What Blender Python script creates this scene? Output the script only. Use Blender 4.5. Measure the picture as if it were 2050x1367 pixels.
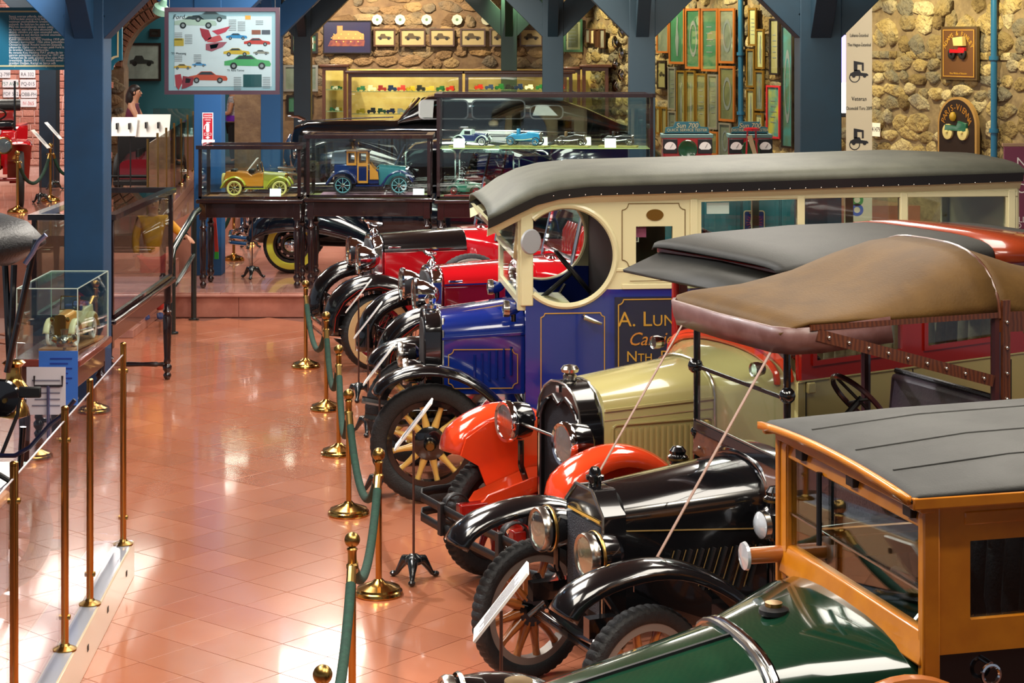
import bpy, bmesh, math, random
from mathutils import Vector, Matrix, Quaternion
R = random.Random(7)
for o in list(bpy.data.objects): bpy.data.objects.remove(o)
SC = bpy.context.scene; COL = SC.collection
PI = math.pi
# ---------------------------------------------------------------- camera
F, HZ, H = 3890.0, 70.0, 3.65        # focal length in pixels of a 2050 wide frame, horizon row, eye height
cam = bpy.data.cameras.new('camera'); camo = bpy.data.objects.new('camera', cam); COL.objects.link(camo)
camo.location = (0, 0, H); camo.rotation_euler = (PI/2, 0, 0)
cam.sensor_width = 36; cam.lens = 36*F/2050; cam.shift_y = -(683.5-HZ)/2050; cam.clip_end = 300
SC.camera = camo
# ---------------------------------------------------------------- world, exposure
W = bpy.data.worlds.new('hall_air'); SC.world = W; W.use_nodes = True
W.node_tree.nodes['Background'].inputs[0].default_value = (.80, .86, 1, 1); W.node_tree.nodes['Background'].inputs[1].default_value = .22
SC.view_settings.view_transform = 'Standard'; SC.view_settings.look = 'None'
SC.view_settings.exposure = 0.5; SC.view_settings.gamma = 1; SC.view_settings.use_curve_mapping = False
try:
    SC.cycles.transparent_max_bounces = 24; SC.cycles.max_bounces = 8; SC.cycles.sample_clamp_indirect = 4
except Exception: pass
# ---------------------------------------------------------------- lamps on the ceiling, some spots added as fill
def area(n, loc, tgt, sx, sy, w, col=(1, .95, .87)):
    l = bpy.data.lights.new(n, 'AREA'); l.shape = 'RECTANGLE'; l.size = sx; l.size_y = sy; l.energy = w; l.color = col
    o = bpy.data.objects.new(n, l); COL.objects.link(o); o.location = loc
    o.rotation_euler = (Vector(tgt)-Vector(loc)).to_track_quat('-Z', 'Y').to_euler(); return o
def spot(n, loc, tgt, w, ang=60, col=(1, .9, .75), r=.06, blend=.6):
    l = bpy.data.lights.new(n, 'SPOT'); l.energy = w; l.spot_size = math.radians(ang); l.spot_blend = blend; l.color = col; l.shadow_soft_size = r
    o = bpy.data.objects.new(n, l); COL.objects.link(o); o.location = loc
    o.rotation_euler = (Vector(tgt)-Vector(loc)).to_track_quat('-Z', 'Y').to_euler(); return o
for x, y, w in [(-2.0, 8.5, 110), (.6, 7.0, 110), (3.0, 9, 110), (-2.0, 13, 110), (2.6, 13.5, 110), (-2.0, 17.8, 110), (2.2, 18.2, 130), (-2.6, 22, 110), (2.6, 24.5, 150), (-2.9, 26.6, 120), (.6, 27, 130), (-7.2, 29, 150), (-.6, 31, 150), (-5, 38, 130), (-9.5, 34, 150), (-6.6, 42.8, 60)]:
    area('ceiling_lamp', (x, y, 4.92), (x, y+.01, 0), 1.7, 2.6, w*1.05, (1, .93, .82))
for i, (p, t, w, c) in enumerate([
    ((-2.5, 10.5, 4.85), (1.2, 9.4, .8), 420, (.92, .95, 1)), ((-2.5, 13.2, 4.85), (.8, 12.6, .8), 420, (.92, .95, 1)),
    ((-2.5, 16, 4.85), (.6, 16, .9), 420, (.9, .94, 1)), ((-2.8, 20, 4.85), (0, 20.5, .9), 420, (.9, .94, 1)),
    ((-3.2, 23.6, 4.85), (-2.6, 28, 1), 420, (.85, .9, 1)), ((0, 23.6, 4.85), (.2, 28, 1.2), 420, (.95, .95, 1)),
    ((3.5, 7, 4.85), (1.8, 8.2, 1.2), 300, (1, .9, .75)), ((5.0, 18.5, 4.85), (4.2, 22, 2.8), 300, (1, .92, .8)), ((-2.2, 19.5, 4.85), (-2.9, 22, 3.3), 160, (.95, .97, 1)), ((-4.6, 16.2, 4.85), (-4.5, 18.2, 3.6), 260, (.9, .95, 1)), ((-8.5, 35.5, 4.85), (-9.2, 38, 3), 420, (1, .9, .95)), ((-1.5, 29.5, 4.85), (-1.2, 33.5, 2.4), 420, (1, .95, .85)), ((-2.4, 23.2, 4.85), (-2.4, 25.9, 1.7), 260, (.92, .96, 1)), ((.3, 23.4, 4.85), (.2, 25.9, 2.0), 260, (.96, .98, 1)), ((-7.4, 32.5, 4.85), (-7.6, 36.5, 2.2), 300, (1, .95, .9)),  # some added to brighten the banner, black saloon and glass cases
    ((-1.2, 14, 4.85), (-3.4, 16.5, 1.3), 260, (.9, .9, 1)), ((-1.2, 19, 4.85), (-4, 19.5, 1.5), 260, (.9, .85, 1))]):
    spot('hall_and_fill_spot', p, t, w, 70, c)
for x in (-4, -2, 0):
    spot('wall_washer', (x, 40.3, 4.9), (x, 42, 3.4), 330, 100, (1, .84, .56))
for t in (.1, .28, .46, .64, .84, 1.02):
    bx, by = 1.62+6.02*t, 42-13*t
    spot('wall_washer', (bx-1.5, by-.75, 4.92), (bx, by, 3.1), 330, 100, (1, .86, .50))
# ---------------------------------------------------------------- pixel to place
def G(px, py, z=0):
    Y = F*(H-z)/(py-HZ); return Vector(((px-1025)*Y/F, Y, z))
def D(px, py, Y): return Vector(((px-1025)*Y/F, Y, H-(py-HZ)*Y/F))
# ---------------------------------------------------------------- materials
def lin(h):
    c = [int(h[i:i+2], 16)/255 for i in (0, 2, 4)]
    return tuple(x/12.92 if x < .04045 else ((x+.055)/1.055)**2.4 for x in c)+(1,)
MAT = {}
def mat(n, hexc='808080', r=.5, m=0, coat=0, hex2=None, vs=6, bump=0, bs=40, emit=None, es=0, alpha=None, spec=None, ty='noise', det=4, obj=True):
    if n in MAT: return MAT[n]
    M = bpy.data.materials.new(n); M.use_nodes = True; nt = M.node_tree; b = nt.nodes['Principled BSDF']; L = nt.links
    I = b.inputs; I['Base Color'].default_value = lin(hexc); I['Roughness'].default_value = r; I['Metallic'].default_value = m
    I['Coat Weight'].default_value = coat; I['Coat Roughness'].default_value = .04
    if spec is not None: I['Specular IOR Level'].default_value = spec
    if hex2 or bump:
        tc = nt.nodes.new('ShaderNodeTexCoord'); src = tc.outputs['Object']
        if hex2:
            if ty == 'noise':
                t = nt.nodes.new('ShaderNodeTexNoise'); t.inputs['Scale'].default_value = vs; t.inputs['Detail'].default_value = det; t.inputs['Roughness'].default_value = .6
            elif ty == 'wave':
                t = nt.nodes.new('ShaderNodeTexWave'); t.inputs['Scale'].default_value = vs; t.inputs['Distortion'].default_value = 6; t.inputs['Detail'].default_value = 3; t.inputs['Detail Scale'].default_value = .6
            else:
                t = nt.nodes.new('ShaderNodeTexVoronoi'); t.inputs['Scale'].default_value = vs
            L.new(src, t.inputs['Vector'])
            cr = nt.nodes.new('ShaderNodeValToRGB'); cr.color_ramp.elements[0].color = lin(hexc); cr.color_ramp.elements[1].color = lin(hex2)
            cr.color_ramp.elements[0].position = .35; cr.color_ramp.elements[1].position = .65
            L.new(t.outputs[0], cr.inputs[0]); L.new(cr.outputs[0], I['Base Color'])
        if bump:
            t2 = nt.nodes.new('ShaderNodeTexNoise'); t2.inputs['Scale'].default_value = bs; t2.inputs['Detail'].default_value = 5; L.new(src, t2.inputs['Vector'])
            bp = nt.nodes.new('ShaderNodeBump'); bp.inputs['Strength'].default_value = bump; bp.inputs['Distance'].default_value = .02
            L.new(t2.outputs[0], bp.inputs['Height']); L.new(bp.outputs[0], I['Normal'])
    if emit: I['Emission Color'].default_value = lin(emit); I['Emission Strength'].default_value = es
    MAT[n] = M; return M
def glass(n, tint='ffffff', ior=1.5, gloss='ffffff', rough=0.0, boost=1.0):
    M = bpy.data.materials.new(n); M.use_nodes = True; nt = M.node_tree; nt.nodes.clear(); L = nt.links
    out = nt.nodes.new('ShaderNodeOutputMaterial'); mx = nt.nodes.new('ShaderNodeMixShader')
    tr = nt.nodes.new('ShaderNodeBsdfTransparent'); tr.inputs[0].default_value = lin(tint)
    gl = nt.nodes.new('ShaderNodeBsdfGlossy'); gl.inputs[0].default_value = lin(gloss); gl.inputs[1].default_value = rough
    fr = nt.nodes.new('ShaderNodeFresnel'); fr.inputs[0].default_value = ior
    ge = nt.nodes.new('ShaderNodeNewGeometry'); im = nt.nodes.new('ShaderNodeMix'); im.data_type = 'FLOAT'   # same reflectance from both sides of a thin sheet
    im.inputs[2].default_value = ior; im.inputs[3].default_value = 1/ior; L.new(ge.outputs['Backfacing'], im.inputs[0]); L.new(im.outputs[0], fr.inputs[0])
    L.new(fr.outputs[0], mx.inputs[0])
    L.new(tr.outputs[0], mx.inputs[1]); L.new(gl.outputs[0], mx.inputs[2]); L.new(mx.outputs[0], out.inputs[0]); MAT[n] = M; return M
GL = glass('clear_glass', 'f4faf8'); ACR = glass('acrylic', 'f6f4fa', 1.55)
LENS = mat('lamp_lens', 'd8dce0', .12, .35, 1)
CHROME = mat('chrome', 'd8dadf', .08, 1); NICK = mat('nickel', 'b8b4ac', .22, 1)
BRASS = mat('polished_brass', 'c89a52', .17, 1); BRASSD = mat('aged_brass', 'a08048', .3, 1)
BLK = mat('black_enamel', '0b0b0d', .16, 0, 1); BLKM = mat('black_satin', '141416', .45); RUB = mat('tyre_rubber', '17181a', .62, 0, 0, '1f2022', 30, .25, 90)
IRON = mat('dark_cast_iron', '10181a', .25, 0, .6)
WHT = mat('white_card', 'f2f0ea', .5); INK = mat('black_ink', '15151a', .6); GOLD = mat('gold_leaf_paint', 'd6a545', .35, .35)
WOODD = mat('dark_mahogany', '200d0c', .24, 0, .6, '140808', 14, 0, 40, ty='wave')
LEATHB = mat('black_leather', '1c1c1f', .38, 0, 0, '101012', 20, .25, 60)
# ---------------------------------------------------------------- mesh builder
class MB:
    def __init__(s): s.v = []; s.f = []
    def add(s, v, f):
        k = len(s.v); s.v += [tuple(p) for p in v]; s.f += [tuple(i+k for i in q) for q in f]; return s
    def box(s, x0, x1, y0, y1, z0, z1):
        return s.add([(x0, y0, z0), (x1, y0, z0), (x1, y1, z0), (x0, y1, z0), (x0, y0, z1), (x1, y0, z1), (x1, y1, z1), (x0, y1, z1)],
                     [(0, 3, 2, 1), (4, 5, 6, 7), (0, 1, 5, 4), (1, 2, 6, 5), (2, 3, 7, 6), (3, 0, 4, 7)])
    def bar(s, a, b, w, h, up=(0, 0, 1)):
        a, b = Vector(a), Vector(b); d = (b-a).normalized(); u = Vector(up)
        x = d.cross(u)
        if x.length < 1e-4: x = d.cross(Vector((1, 0, 0)))
        x.normalize(); y = x.cross(d).normalized(); r = []
        for p in (a, b):
            for i, j in ((-1, -1), (1, -1), (1, 1), (-1, 1)): r.append(p+x*(i*w/2)+y*(j*h/2))
        return s.add(r, [(0, 3, 2, 1), (4, 5, 6, 7), (0, 1, 5, 4), (1, 2, 6, 5), (2, 3, 7, 6), (3, 0, 4, 7)])
    def ringloft(s, rings, closed=True, cap=True, loop=False):
        n = len(rings[0]); k = len(s.v); m = len(rings)
        for r in rings: s.v += [tuple(p) for p in r]
        for i in range(m if loop else m-1):
            i2 = (i+1) % m
            for j in range(n if closed else n-1):
                j2 = (j+1) % n; s.f.append((k+i*n+j, k+i*n+j2, k+i2*n+j2, k+i2*n+j))
        if cap and closed and not loop:
            s.f.append(tuple(k+j for j in range(n))[::-1]); s.f.append(tuple(k+(m-1)*n+j for j in range(n)))
        return s
    def tube(s, pts, r, n=8, loop=False, cap=True):
        P = [Vector(p) for p in pts]; m = len(P); rs = r if isinstance(r, (list, tuple)) else [r]*m
        def tan(i):
            if loop: return (P[(i+1) % m]-P[i-1]).normalized()
            return (P[min(i+1, m-1)]-P[max(i-1, 0)]).normalized()
        t = tan(0); u = t.orthogonal().normalized(); rings = []
        for i in range(m):
            t2 = tan(i); u = (t.rotation_difference(t2) @ u); u = (u-t2*u.dot(t2)).normalized(); w = t2.cross(u); t = t2
            rings.append([P[i]+(u*math.cos(a)+w*math.sin(a))*rs[i] for a in [2*PI*j/n for j in range(n)]])
        return s.ringloft(rings, True, cap, loop)
    def cyl(s, a, b, r0, r1=None, n=16): return s.tube([a, b], [r0, r0 if r1 is None else r1], n)
    def lathe(s, prof, o=(0, 0, 0), ax=(0, 0, 1), n=20, loop=False):
        o = Vector(o); ax = Vector(ax).normalized(); u = ax.orthogonal().normalized(); w = ax.cross(u)
        rings = [[o+ax*z+(u*math.cos(a)+w*math.sin(a))*max(r, 1e-4) for a in [2*PI*j/n for j in range(n)]] for r, z in prof]
        return s.ringloft(rings, True, True, loop)
    def sph(s, c, r, n=12, sc=(1, 1, 1)):
        k = len(s.v); m = n//2
        s.lathe([(r*math.sin(PI*i/m), -r*math.cos(PI*i/m)) for i in range(m+1)], (0, 0, 0), (0, 0, 1), n)
        for i in range(k, len(s.v)):
            p = s.v[i]; s.v[i] = (c[0]+p[0]*sc[0], c[1]+p[1]*sc[1], c[2]+p[2]*sc[2])
        return s
    def prism(s, poly, off):
        n = len(poly); off = Vector(off); a = [Vector(p) for p in poly]
        return s.add(a+[p+off for p in a], [tuple(range(n))[::-1], tuple(range(n, 2*n))]+[(i, (i+1) % n, (i+1) % n+n, i+n) for i in range(n)])
    def grid(s, rows):
        return s.ringloft(rows, False, False)
    def mesh(s, name, smooth=35, xf=None):
        me = bpy.data.meshes.new(name); v = s.v
        if xf is not None: v = [tuple(xf @ Vector(p)) for p in v]
        me.from_pydata(v, [], s.f); bm = bmesh.new(); bm.from_mesh(me)
        bmesh.ops.recalc_face_normals(bm, faces=bm.faces); bm.to_mesh(me); bm.free()
        if smooth:
            me.shade_smooth(); me.set_sharp_from_angle(angle=math.radians(smooth))
        return me
    def build(s, name, m, parent=None, smooth=35, bevel=0, solid=0, seg=2, sub=0):
        o = link(name, s.mesh(name, smooth), m, parent)
        if sub: md = o.modifiers.new('subsurf', 'SUBSURF'); md.levels = md.render_levels = sub
        if solid: md = o.modifiers.new('solid', 'SOLIDIFY'); md.thickness = solid; md.offset = 0
        if bevel: md = o.modifiers.new('bevel', 'BEVEL'); md.width = bevel; md.segments = seg; md.limit_method = 'ANGLE'
        return o
def link(name, me, m=None, parent=None, loc=None, rot=None):
    o = bpy.data.objects.new(name, me); COL.objects.link(o)
    if m is not None and len(me.materials) == 0: me.materials.append(m)
    elif m is not None and me.materials[0] != m:
        o.material_slots[0].link = 'OBJECT'; o.material_slots[0].material = m
    if parent: o.parent = parent
    if loc: o.location = loc
    if rot: o.rotation_euler = rot
    return o
def tag(o, label, cat, group=None, kind=None):
    if label: o['label'] = label
    if cat: o['category'] = cat
    if group: o['group'] = group
    if kind: o['kind'] = kind
    return o
def thing(name, label, cat, loc=(0, 0, 0), rz=0, group=None):
    o = bpy.data.objects.new(name, None); COL.objects.link(o); o.location = loc; o.rotation_euler = (0, 0, rz); o.empty_display_size = .1
    return tag(o, label, cat, group)
def struct(o): o['kind'] = 'structure'; return o
def copytree(o, parent=None):
    c = o.copy(); COL.objects.link(c); c.parent = parent
    for ch in o.children: copytree(ch, c)
    return c
def B(name, m, parent, x0, x1, y0, y1, z0, z1, bevel=0):
    return MB().box(x0, x1, y0, y1, z0, z1).build(name, m, parent, bevel=bevel)
# flat plate with holes: outlines in (u,v), placed by a matrix; thickness along the local normal
def plate(name, outs, th, m, parent, o, u, v, bevel=0):
    cu = bpy.data.curves.new(name, 'CURVE'); cu.dimensions = '2D'; cu.fill_mode = 'BOTH'; cu.extrude = th/2
    for pts in outs:
        sp = cu.splines.new('POLY'); sp.points.add(len(pts)-1)
        for i, p in enumerate(pts): sp.points[i].co = (p[0], p[1], 0, 1)
        sp.use_cyclic_u = True
    return curve_part(name, cu, m, parent, o, u, v, bevel)
def curve_part(name, cu, m, parent, o, u, v, bevel=0):
    t = bpy.data.objects.new('tmp', cu); me = bpy.data.meshes.new_from_object(t); bpy.data.objects.remove(t); bpy.data.curves.remove(cu)
    u = Vector(u).normalized(); v = Vector(v); v = (v-u*u.dot(v)).normalized(); n = u.cross(v)
    X = Matrix(((u.x, v.x, n.x, o[0]), (u.y, v.y, n.y, o[1]), (u.z, v.z, n.z, o[2]), (0, 0, 0, 1)))
    me.transform(X); me.materials.clear(); me.name = name
    ob = link(name, me, m, parent)
    if bevel: md = ob.modifiers.new('bevel', 'BEVEL'); md.width = bevel; md.segments = 2; md.limit_method = 'ANGLE'
    return ob
def text(body, size, m, parent, o, u, v, name='lettering', align='CENTER', th=.0015, w=1.0, shear=0, sc=False, sp=1.0, lines=1.0):
    cu = bpy.data.curves.new(name, 'FONT'); cu.body = body; cu.size = size; cu.align_x = align; cu.align_y = 'CENTER'; cu.extrude = th; cu.shear = shear
    cu.space_character = sp; cu.space_line = lines; cu.resolution_u = 3
    if sc:
        cu.small_caps_scale = .75
        for c in cu.body_format: c.use_small_caps = True
    ob = curve_part(name, cu, m, parent, o, u, v)
    ob['kind'] = 'stuff'
    if w != 1.0:
        uu = Vector(u).normalized(); oo = Vector(o)
        for q in ob.data.vertices:
            d = q.co-oo; k = d.dot(uu); q.co = q.co+uu*(k*(w-1))
    return ob
def rect(x0, x1, y0, y1): return [(x0, y0), (x1, y0), (x1, y1), (x0, y1)]
def circ(cx, cy, r, n=32, ry=None): return [(cx+r*math.cos(2*PI*i/n), cy+(ry or r)*math.sin(2*PI*i/n)) for i in range(n)]
def rrect(x0, x1, y0, y1, r, n=5):
    o = []
    for cx, cy, a in ((x1-r, y1-r, 0), (x0+r, y1-r, 90), (x0+r, y0+r, 180), (x1-r, y0+r, 270)):
        for i in range(n+1):
            t = math.radians(a+90*i/n); o.append((cx+r*math.cos(t), cy+r*math.sin(t)))
    return o
def lerp(a, b, t): return a+(b-a)*t
# ================================================================ ROOM
def rndmat(n, cols, r, vs, amt, bump, bs, coat=0, spec=.5):
    M = bpy.data.materials.new(n); M.use_nodes = True; nt = M.node_tree; b = nt.nodes['Principled BSDF']; L = nt.links
    oi = nt.nodes.new('ShaderNodeObjectInfo'); tc = nt.nodes.new('ShaderNodeTexCoord'); ge = nt.nodes.new('ShaderNodeNewGeometry')
    nz = nt.nodes.new('ShaderNodeTexNoise'); nz.inputs['Scale'].default_value = vs; nz.inputs['Detail'].default_value = 5; L.new(ge.outputs['Position'], nz.inputs['Vector'])
    ri = nt.nodes.new('ShaderNodeMath'); ri.operation = 'ADD'; L.new(oi.outputs['Random'], ri.inputs[0]); L.new(ge.outputs['Random Per Island'], ri.inputs[1])
    fr = nt.nodes.new('ShaderNodeMath'); fr.operation = 'FRACT'; L.new(ri.outputs[0], fr.inputs[0])
    mx = nt.nodes.new('ShaderNodeMix'); mx.data_type = 'FLOAT'; mx.inputs[0].default_value = amt; L.new(fr.outputs[0], mx.inputs[2]); L.new(nz.outputs[0], mx.inputs[3])
    cr = nt.nodes.new('ShaderNodeValToRGB'); L.new(mx.outputs[0], cr.inputs[0]); e = cr.color_ramp.elements
    while len(e) < len(cols): e.new(.5)
    for i, c in enumerate(cols): e[i].position = .15+.7*i/(len(cols)-1); e[i].color = lin(c)
    L.new(cr.outputs[0], b.inputs['Base Color']); b.inputs['Roughness'].default_value = r; b.inputs['Coat Weight'].default_value = coat; b.inputs['Specular IOR Level'].default_value = spec
    b.inputs['Coat Roughness'].default_value = .06
    if bump:
        n2 = nt.nodes.new('ShaderNodeTexNoise'); n2.inputs['Scale'].default_value = bs; n2.inputs['Detail'].default_value = 6; L.new(ge.outputs['Position'], n2.inputs['Vector'])
        bp = nt.nodes.new('ShaderNodeBump'); bp.inputs['Strength'].default_value = bump; bp.inputs['Distance'].default_value = .05
        L.new(n2.outputs[0], bp.inputs['Height']); L.new(bp.outputs[0], b.inputs['Normal'])
    MAT[n] = M; return M
TILE = rndmat('terracotta_floor_tile', ['ad6a4e', 'b87354', 'b46c4e', 'c27c5c'], .18, 2.2, .35, .015, 60, .55)
GROUT = mat('grout', '7a4a3a', .7)
MARB = mat('pink_marble', 'c08a78', .14, 0, .5, 'a46e60', 3.0, det=6); MARBF = mat('marble_riser', 'b0705c', .25, 0, .3, '965a4a', 3.5, det=6)
UPF = mat('upper_floor_tile', 'a8705c', .14, 0, .5, '94604e', 2.0)
# --- ground floor of diagonal square tiles
ts = .384; e1 = Vector((math.sin(math.radians(39.8)), math.cos(math.radians(39.8)), 0)); e2 = Vector((-e1.y, e1.x, 0)); t0 = Vector((-1.918, 11.604, 0))
floor = struct(B('floor', GROUT, None, -12, 12, -3, 25.14, -.3, -.0135))
tm = MB(); h = ts/2-.0022; c = .0006
tm.ringloft([[(-h, -h, -.0134), (h, -h, -.0134), (h, h, -.0134), (-h, h, -.0134)], [(-h, -h, -c), (h, -h, -c), (h, h, -c), (-h, h, -c)], [(-h+c, -h+c, 0), (h-c, -h+c, 0), (h-c, h-c, 0), (-h+c, h-c, 0)]])
tme = tm.mesh('tile', 0); tme.materials.append(TILE); rot = math.atan2(e1.y, e1.x)
cand = []; rest = MB()
for i in range(-60, 60):
    for j in range(-60, 60):
        p = t0+e1*(ts*(i+.5))+e2*(ts*(j+.5))
        if not (7.6 < p.y < 24.9 and -6.2 < p.x < 5.2): continue
        px = 1025+F*p.x/p.y; py = HZ+F*H/p.y
        vis = (180 < px < 1010+ (py-1000)*.25 and py < 1400 and not (py < 640)) and px > 250-(py-700)*.05
        cand.append((0 if vis else 1, -py, p))
cand.sort(key=lambda t: (t[0], t[1]))
for k, (a, b_, p) in enumerate(cand):
    if k < 300: link('tile', tme, None, floor, p, (0, 0, rot))
    else:
        n = len(rest.v); hh = h
        q = [p+e1*sx*hh+e2*sy*hh for sx, sy in ((-1, -1), (1, -1), (1, 1), (-1, 1))]
        rest.add([(w.x, w.y, -.0134) for w in q]+[(w.x, w.y, 0) for w in q], [(4, 5, 6, 7), (0, 1, 5, 4), (1, 2, 6, 5), (2, 3, 7, 6), (3, 0, 4, 7)])
o = rest.build('tile_field', TILE, floor, smooth=0); o['kind'] = 'stuff'
# --- front platform with riser slabs and nosing
YP, ZP, ZU = 25.14, .32, .9
plat = struct(B('floor_platform', MARBF, None, -4.55, 9, YP+.03, 31.3, -.3, ZP-.045))
x = -4.55
while x < 3:
    w = R.uniform(.9, 1.25); B('riser_slab', MARBF if R.random() < .6 else MARB, plat, x+.003, x+w-.003, YP+.004, YP+.04, 0, ZP-.06, .003); x += w
B('nosing', MARB, plat, -4.57, 9, YP-.035, YP+.1, ZP-.062, ZP-.02, .015)
yy = YP-.02
for r_ in range(8):
    x = -4.55-(r_ % 2)*.3
    while x < 3.6:
        x2 = min(x+.78, 3.6); B('paving_slab', MARB, plat, max(x, -4.55)+.002, x2-.002, yy+.002, yy+.766, ZP-.044, ZP, .002); x = x2
    yy += .77
up = struct(B('floor_upper', UPF, None, -14, -4.98, 26.6, 45, -.3, ZU)); 
up2 = struct(B('floor_back', UPF, None, -4.98, 9, 31.3, 45, -.3, ZU))
# marble kerb under the glass balustrade
k0, k1 = Vector((-5.05, 26.9, 0)), Vector((-6.1, 37.5, 0))
kb = MB(); d = (k1-k0).normalized(); nrm = Vector((d.y, -d.x, 0))
kb.prism([k0-nrm*.18+Vector((0, 0, ZU)), k0+nrm*.12+Vector((0, 0, ZU)), k1+nrm*.12+Vector((0, 0, ZU)), k1-nrm*.18+Vector((0, 0, ZU))], (0, 0, .14)); struct(kb.build('trim_1', MARB, None, bevel=.01))
# stair wedge beside the handrail
st = struct(MB().box(-4.98, -4.56, 25.1, 26.6, 0, .6).build('trim_2', MARBF, None))
for i in range(3): B('step', MARB, st, -5.6, -4.56, 23.4+i*.55, 25.2, .1*i, .1*(i+1), .006)
# --- ceiling
struct(B('ceiling', mat('ceiling_boards', '8a6a4e', .6, 0, 0, '6e523c', 5, ty='wave'), None, -14, 16, -4, 46, 5.0, 5.1))
# --- stone walls
STONEY = rndmat('ochre_rubble_stone', ['5c4c34', '8a7850', '6e6a5e', 'a08c5c', 'b9ab84', '7a7468'], .85, 3.2, .4, 1.6, 13, 0, .2)
STONEB = rndmat('brown_rubble_stone', ['5d4836', '8a6f52', '6a6054', 'a08763', '967650'], .85, 3.2, .4, 1.5, 13, 0, .2)
MORT = mat('lime_mortar', '6a5a44', .9, 0, 0, '8a7858', 5, 1.0, 9); MORTB = mat('brown_mortar', '66503e', .9, 0, 0, '7e664c', 4, 1.0, 9)
BRK = rndmat('pink_brick', ['b0705c', 'c08672', 'a86a58', 'd09a86'], .8, 3, .4, .5, 40, 0, .3)
def stone_mesh(k, n=8):
    r = random.Random(k); ang = sorted((2*PI*(i+r.uniform(-.3, .3))/n) for i in range(n)); m = MB()
    rad = [r.uniform(.88, 1.22) for _ in ang]
    rings = []
    for s_, z in ((1, -.2), (.99, .45), (.86, .85), (.45, 1.0)):
        rings.append([(math.cos(a)*q*s_*(1 if s_ == 1 else r.uniform(.9, 1.06)), math.sin(a)*q*s_*(1 if s_ == 1 else r.uniform(.9, 1.06)), z*r.uniform(.75, 1.1)) for a, q in zip(ang, rad)])
    m.ringloft(rings); return m
SM = [stone_mesh(i) for i in range(10)]
def brick_mesh():
    m = MB(); m.ringloft([[(-1, -1, -.2), (1, -1, -.2), (1, 1, -.2), (-1, 1, -.2)], [(-1, -1, .6), (1, -.96, .6), (1, 1, .6), (-.97, 1, .6)], [(-.85, -.8, 1), (.87, -.8, 1), (.85, .82, 1), (-.87, .8, 1)]]); return m
BM_ = brick_mesh()
def rubble(wall, o, u, n, u0, u1, v0, v1, m, size, seed, bands=(), cap=300, keep=None):
    """stones set in rows on the wall plane o + u*s + z*v, facing n"""
    r = random.Random(seed); o, u, n = Vector(o), Vector(u).normalized(), Vector(n).normalized(); zz = Vector((0, 0, 1)); lst = []
    v = v0
    while v < v1:
        hh = size*r.uniform(.5, .95); band = any(b0 <= v < b1 for b0, b1 in bands)
        if band: hh = .125
        s = u0-r.uniform(0, size)
        while s < u1:
            w = r.uniform(.2, .3) if band else size*r.uniform(.6, 1.7)
            q = (s+w/2, v+hh/2+(0 if band else r.uniform(-.25, .25)*hh)); P = o+u*q[0]+zz*q[1]
            if u0 <= q[0] <= u1 and (keep is None or keep(P)) and (band or r.random() < .93):
                lst.append((P, w*.5*(.97 if band else r.uniform(.95, 1.15)), hh*.5*(.95 if band else r.uniform(.98, 1.25)), .035 if band else r.uniform(.03, .08), 0 if band else r.uniform(-.25, .25), band))
            s += w+(.012 if band else .01)
        v += hh+.012
    order = sorted(range(len(lst)), key=lambda i: -(lst[i][1]*lst[i][2])/(lst[i][0].y**2)); rest_ = MB()
    ms = [x_.mesh('stone', 60) for x_ in SM]; bme = BM_.mesh('brick', 0)
    for q in ms+[bme]: q.materials.append(m)
    for k, i in enumerate(order):
        P, a, b_, dpt, rz, band = lst[i]; X = Matrix((u, zz, n)).transposed().to_4x4(); T = Matrix.Translation(P) @ X @ Matrix.Rotation(rz, 4, 'Z') @ Matrix.Diagonal((a, b_, dpt, 1))
        if k < cap:
            ob = link('brick' if band else 'stone', bme if band else r.choice(ms), None, wall); ob.matrix_local = T
        else:
            sm = BM_ if band else r.choice(SM); rest_.add([T @ Vector(p) for p in sm.v], sm.f)
    if rest_.v: ob = rest_.build('stone_field', m, wall, smooth=60); ob['kind'] = 'stuff'
def wallslab(name, a, b, z0, z1, n, m, th=.3):
    a, b, n = Vector(a), Vector(b), Vector(n).normalized()
    return struct(MB().prism([a+Vector((0, 0, z0)), b+Vector((0, 0, z0)), b+Vector((0, 0, z1)), a+Vector((0, 0, z1))], -n*th).build(name, m, None))
# back wall
YB = 42.0; C1 = Vector((1.62, YB, 0)); C2 = Vector((9.03, 26.0, 0)); WU = (C2-C1).normalized(); WN = Vector((WU.y, -WU.x, 0)); WN = WN if WN.y < 0 else -WN
wb = wallslab('wall_back', (-5.3, YB, 0), C1, 0, 5, (0, -1, 0), MORTB)
rubble(wb, (-5.3, YB, 0), (1, 0, 0), (0, -1, 0), 0, 6.9, 2.3, 4.55, STONEB, .32, 3, cap=300)
wr = wallslab('wall_right', C1, C2, 0, 5, WN, MORT)
rubble(wr, C1, WU, WN, 0, (C2-C1).length, 1.35, 4.5, STONEY, .34, 5, bands=((3.1, 3.36),), cap=300)
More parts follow.
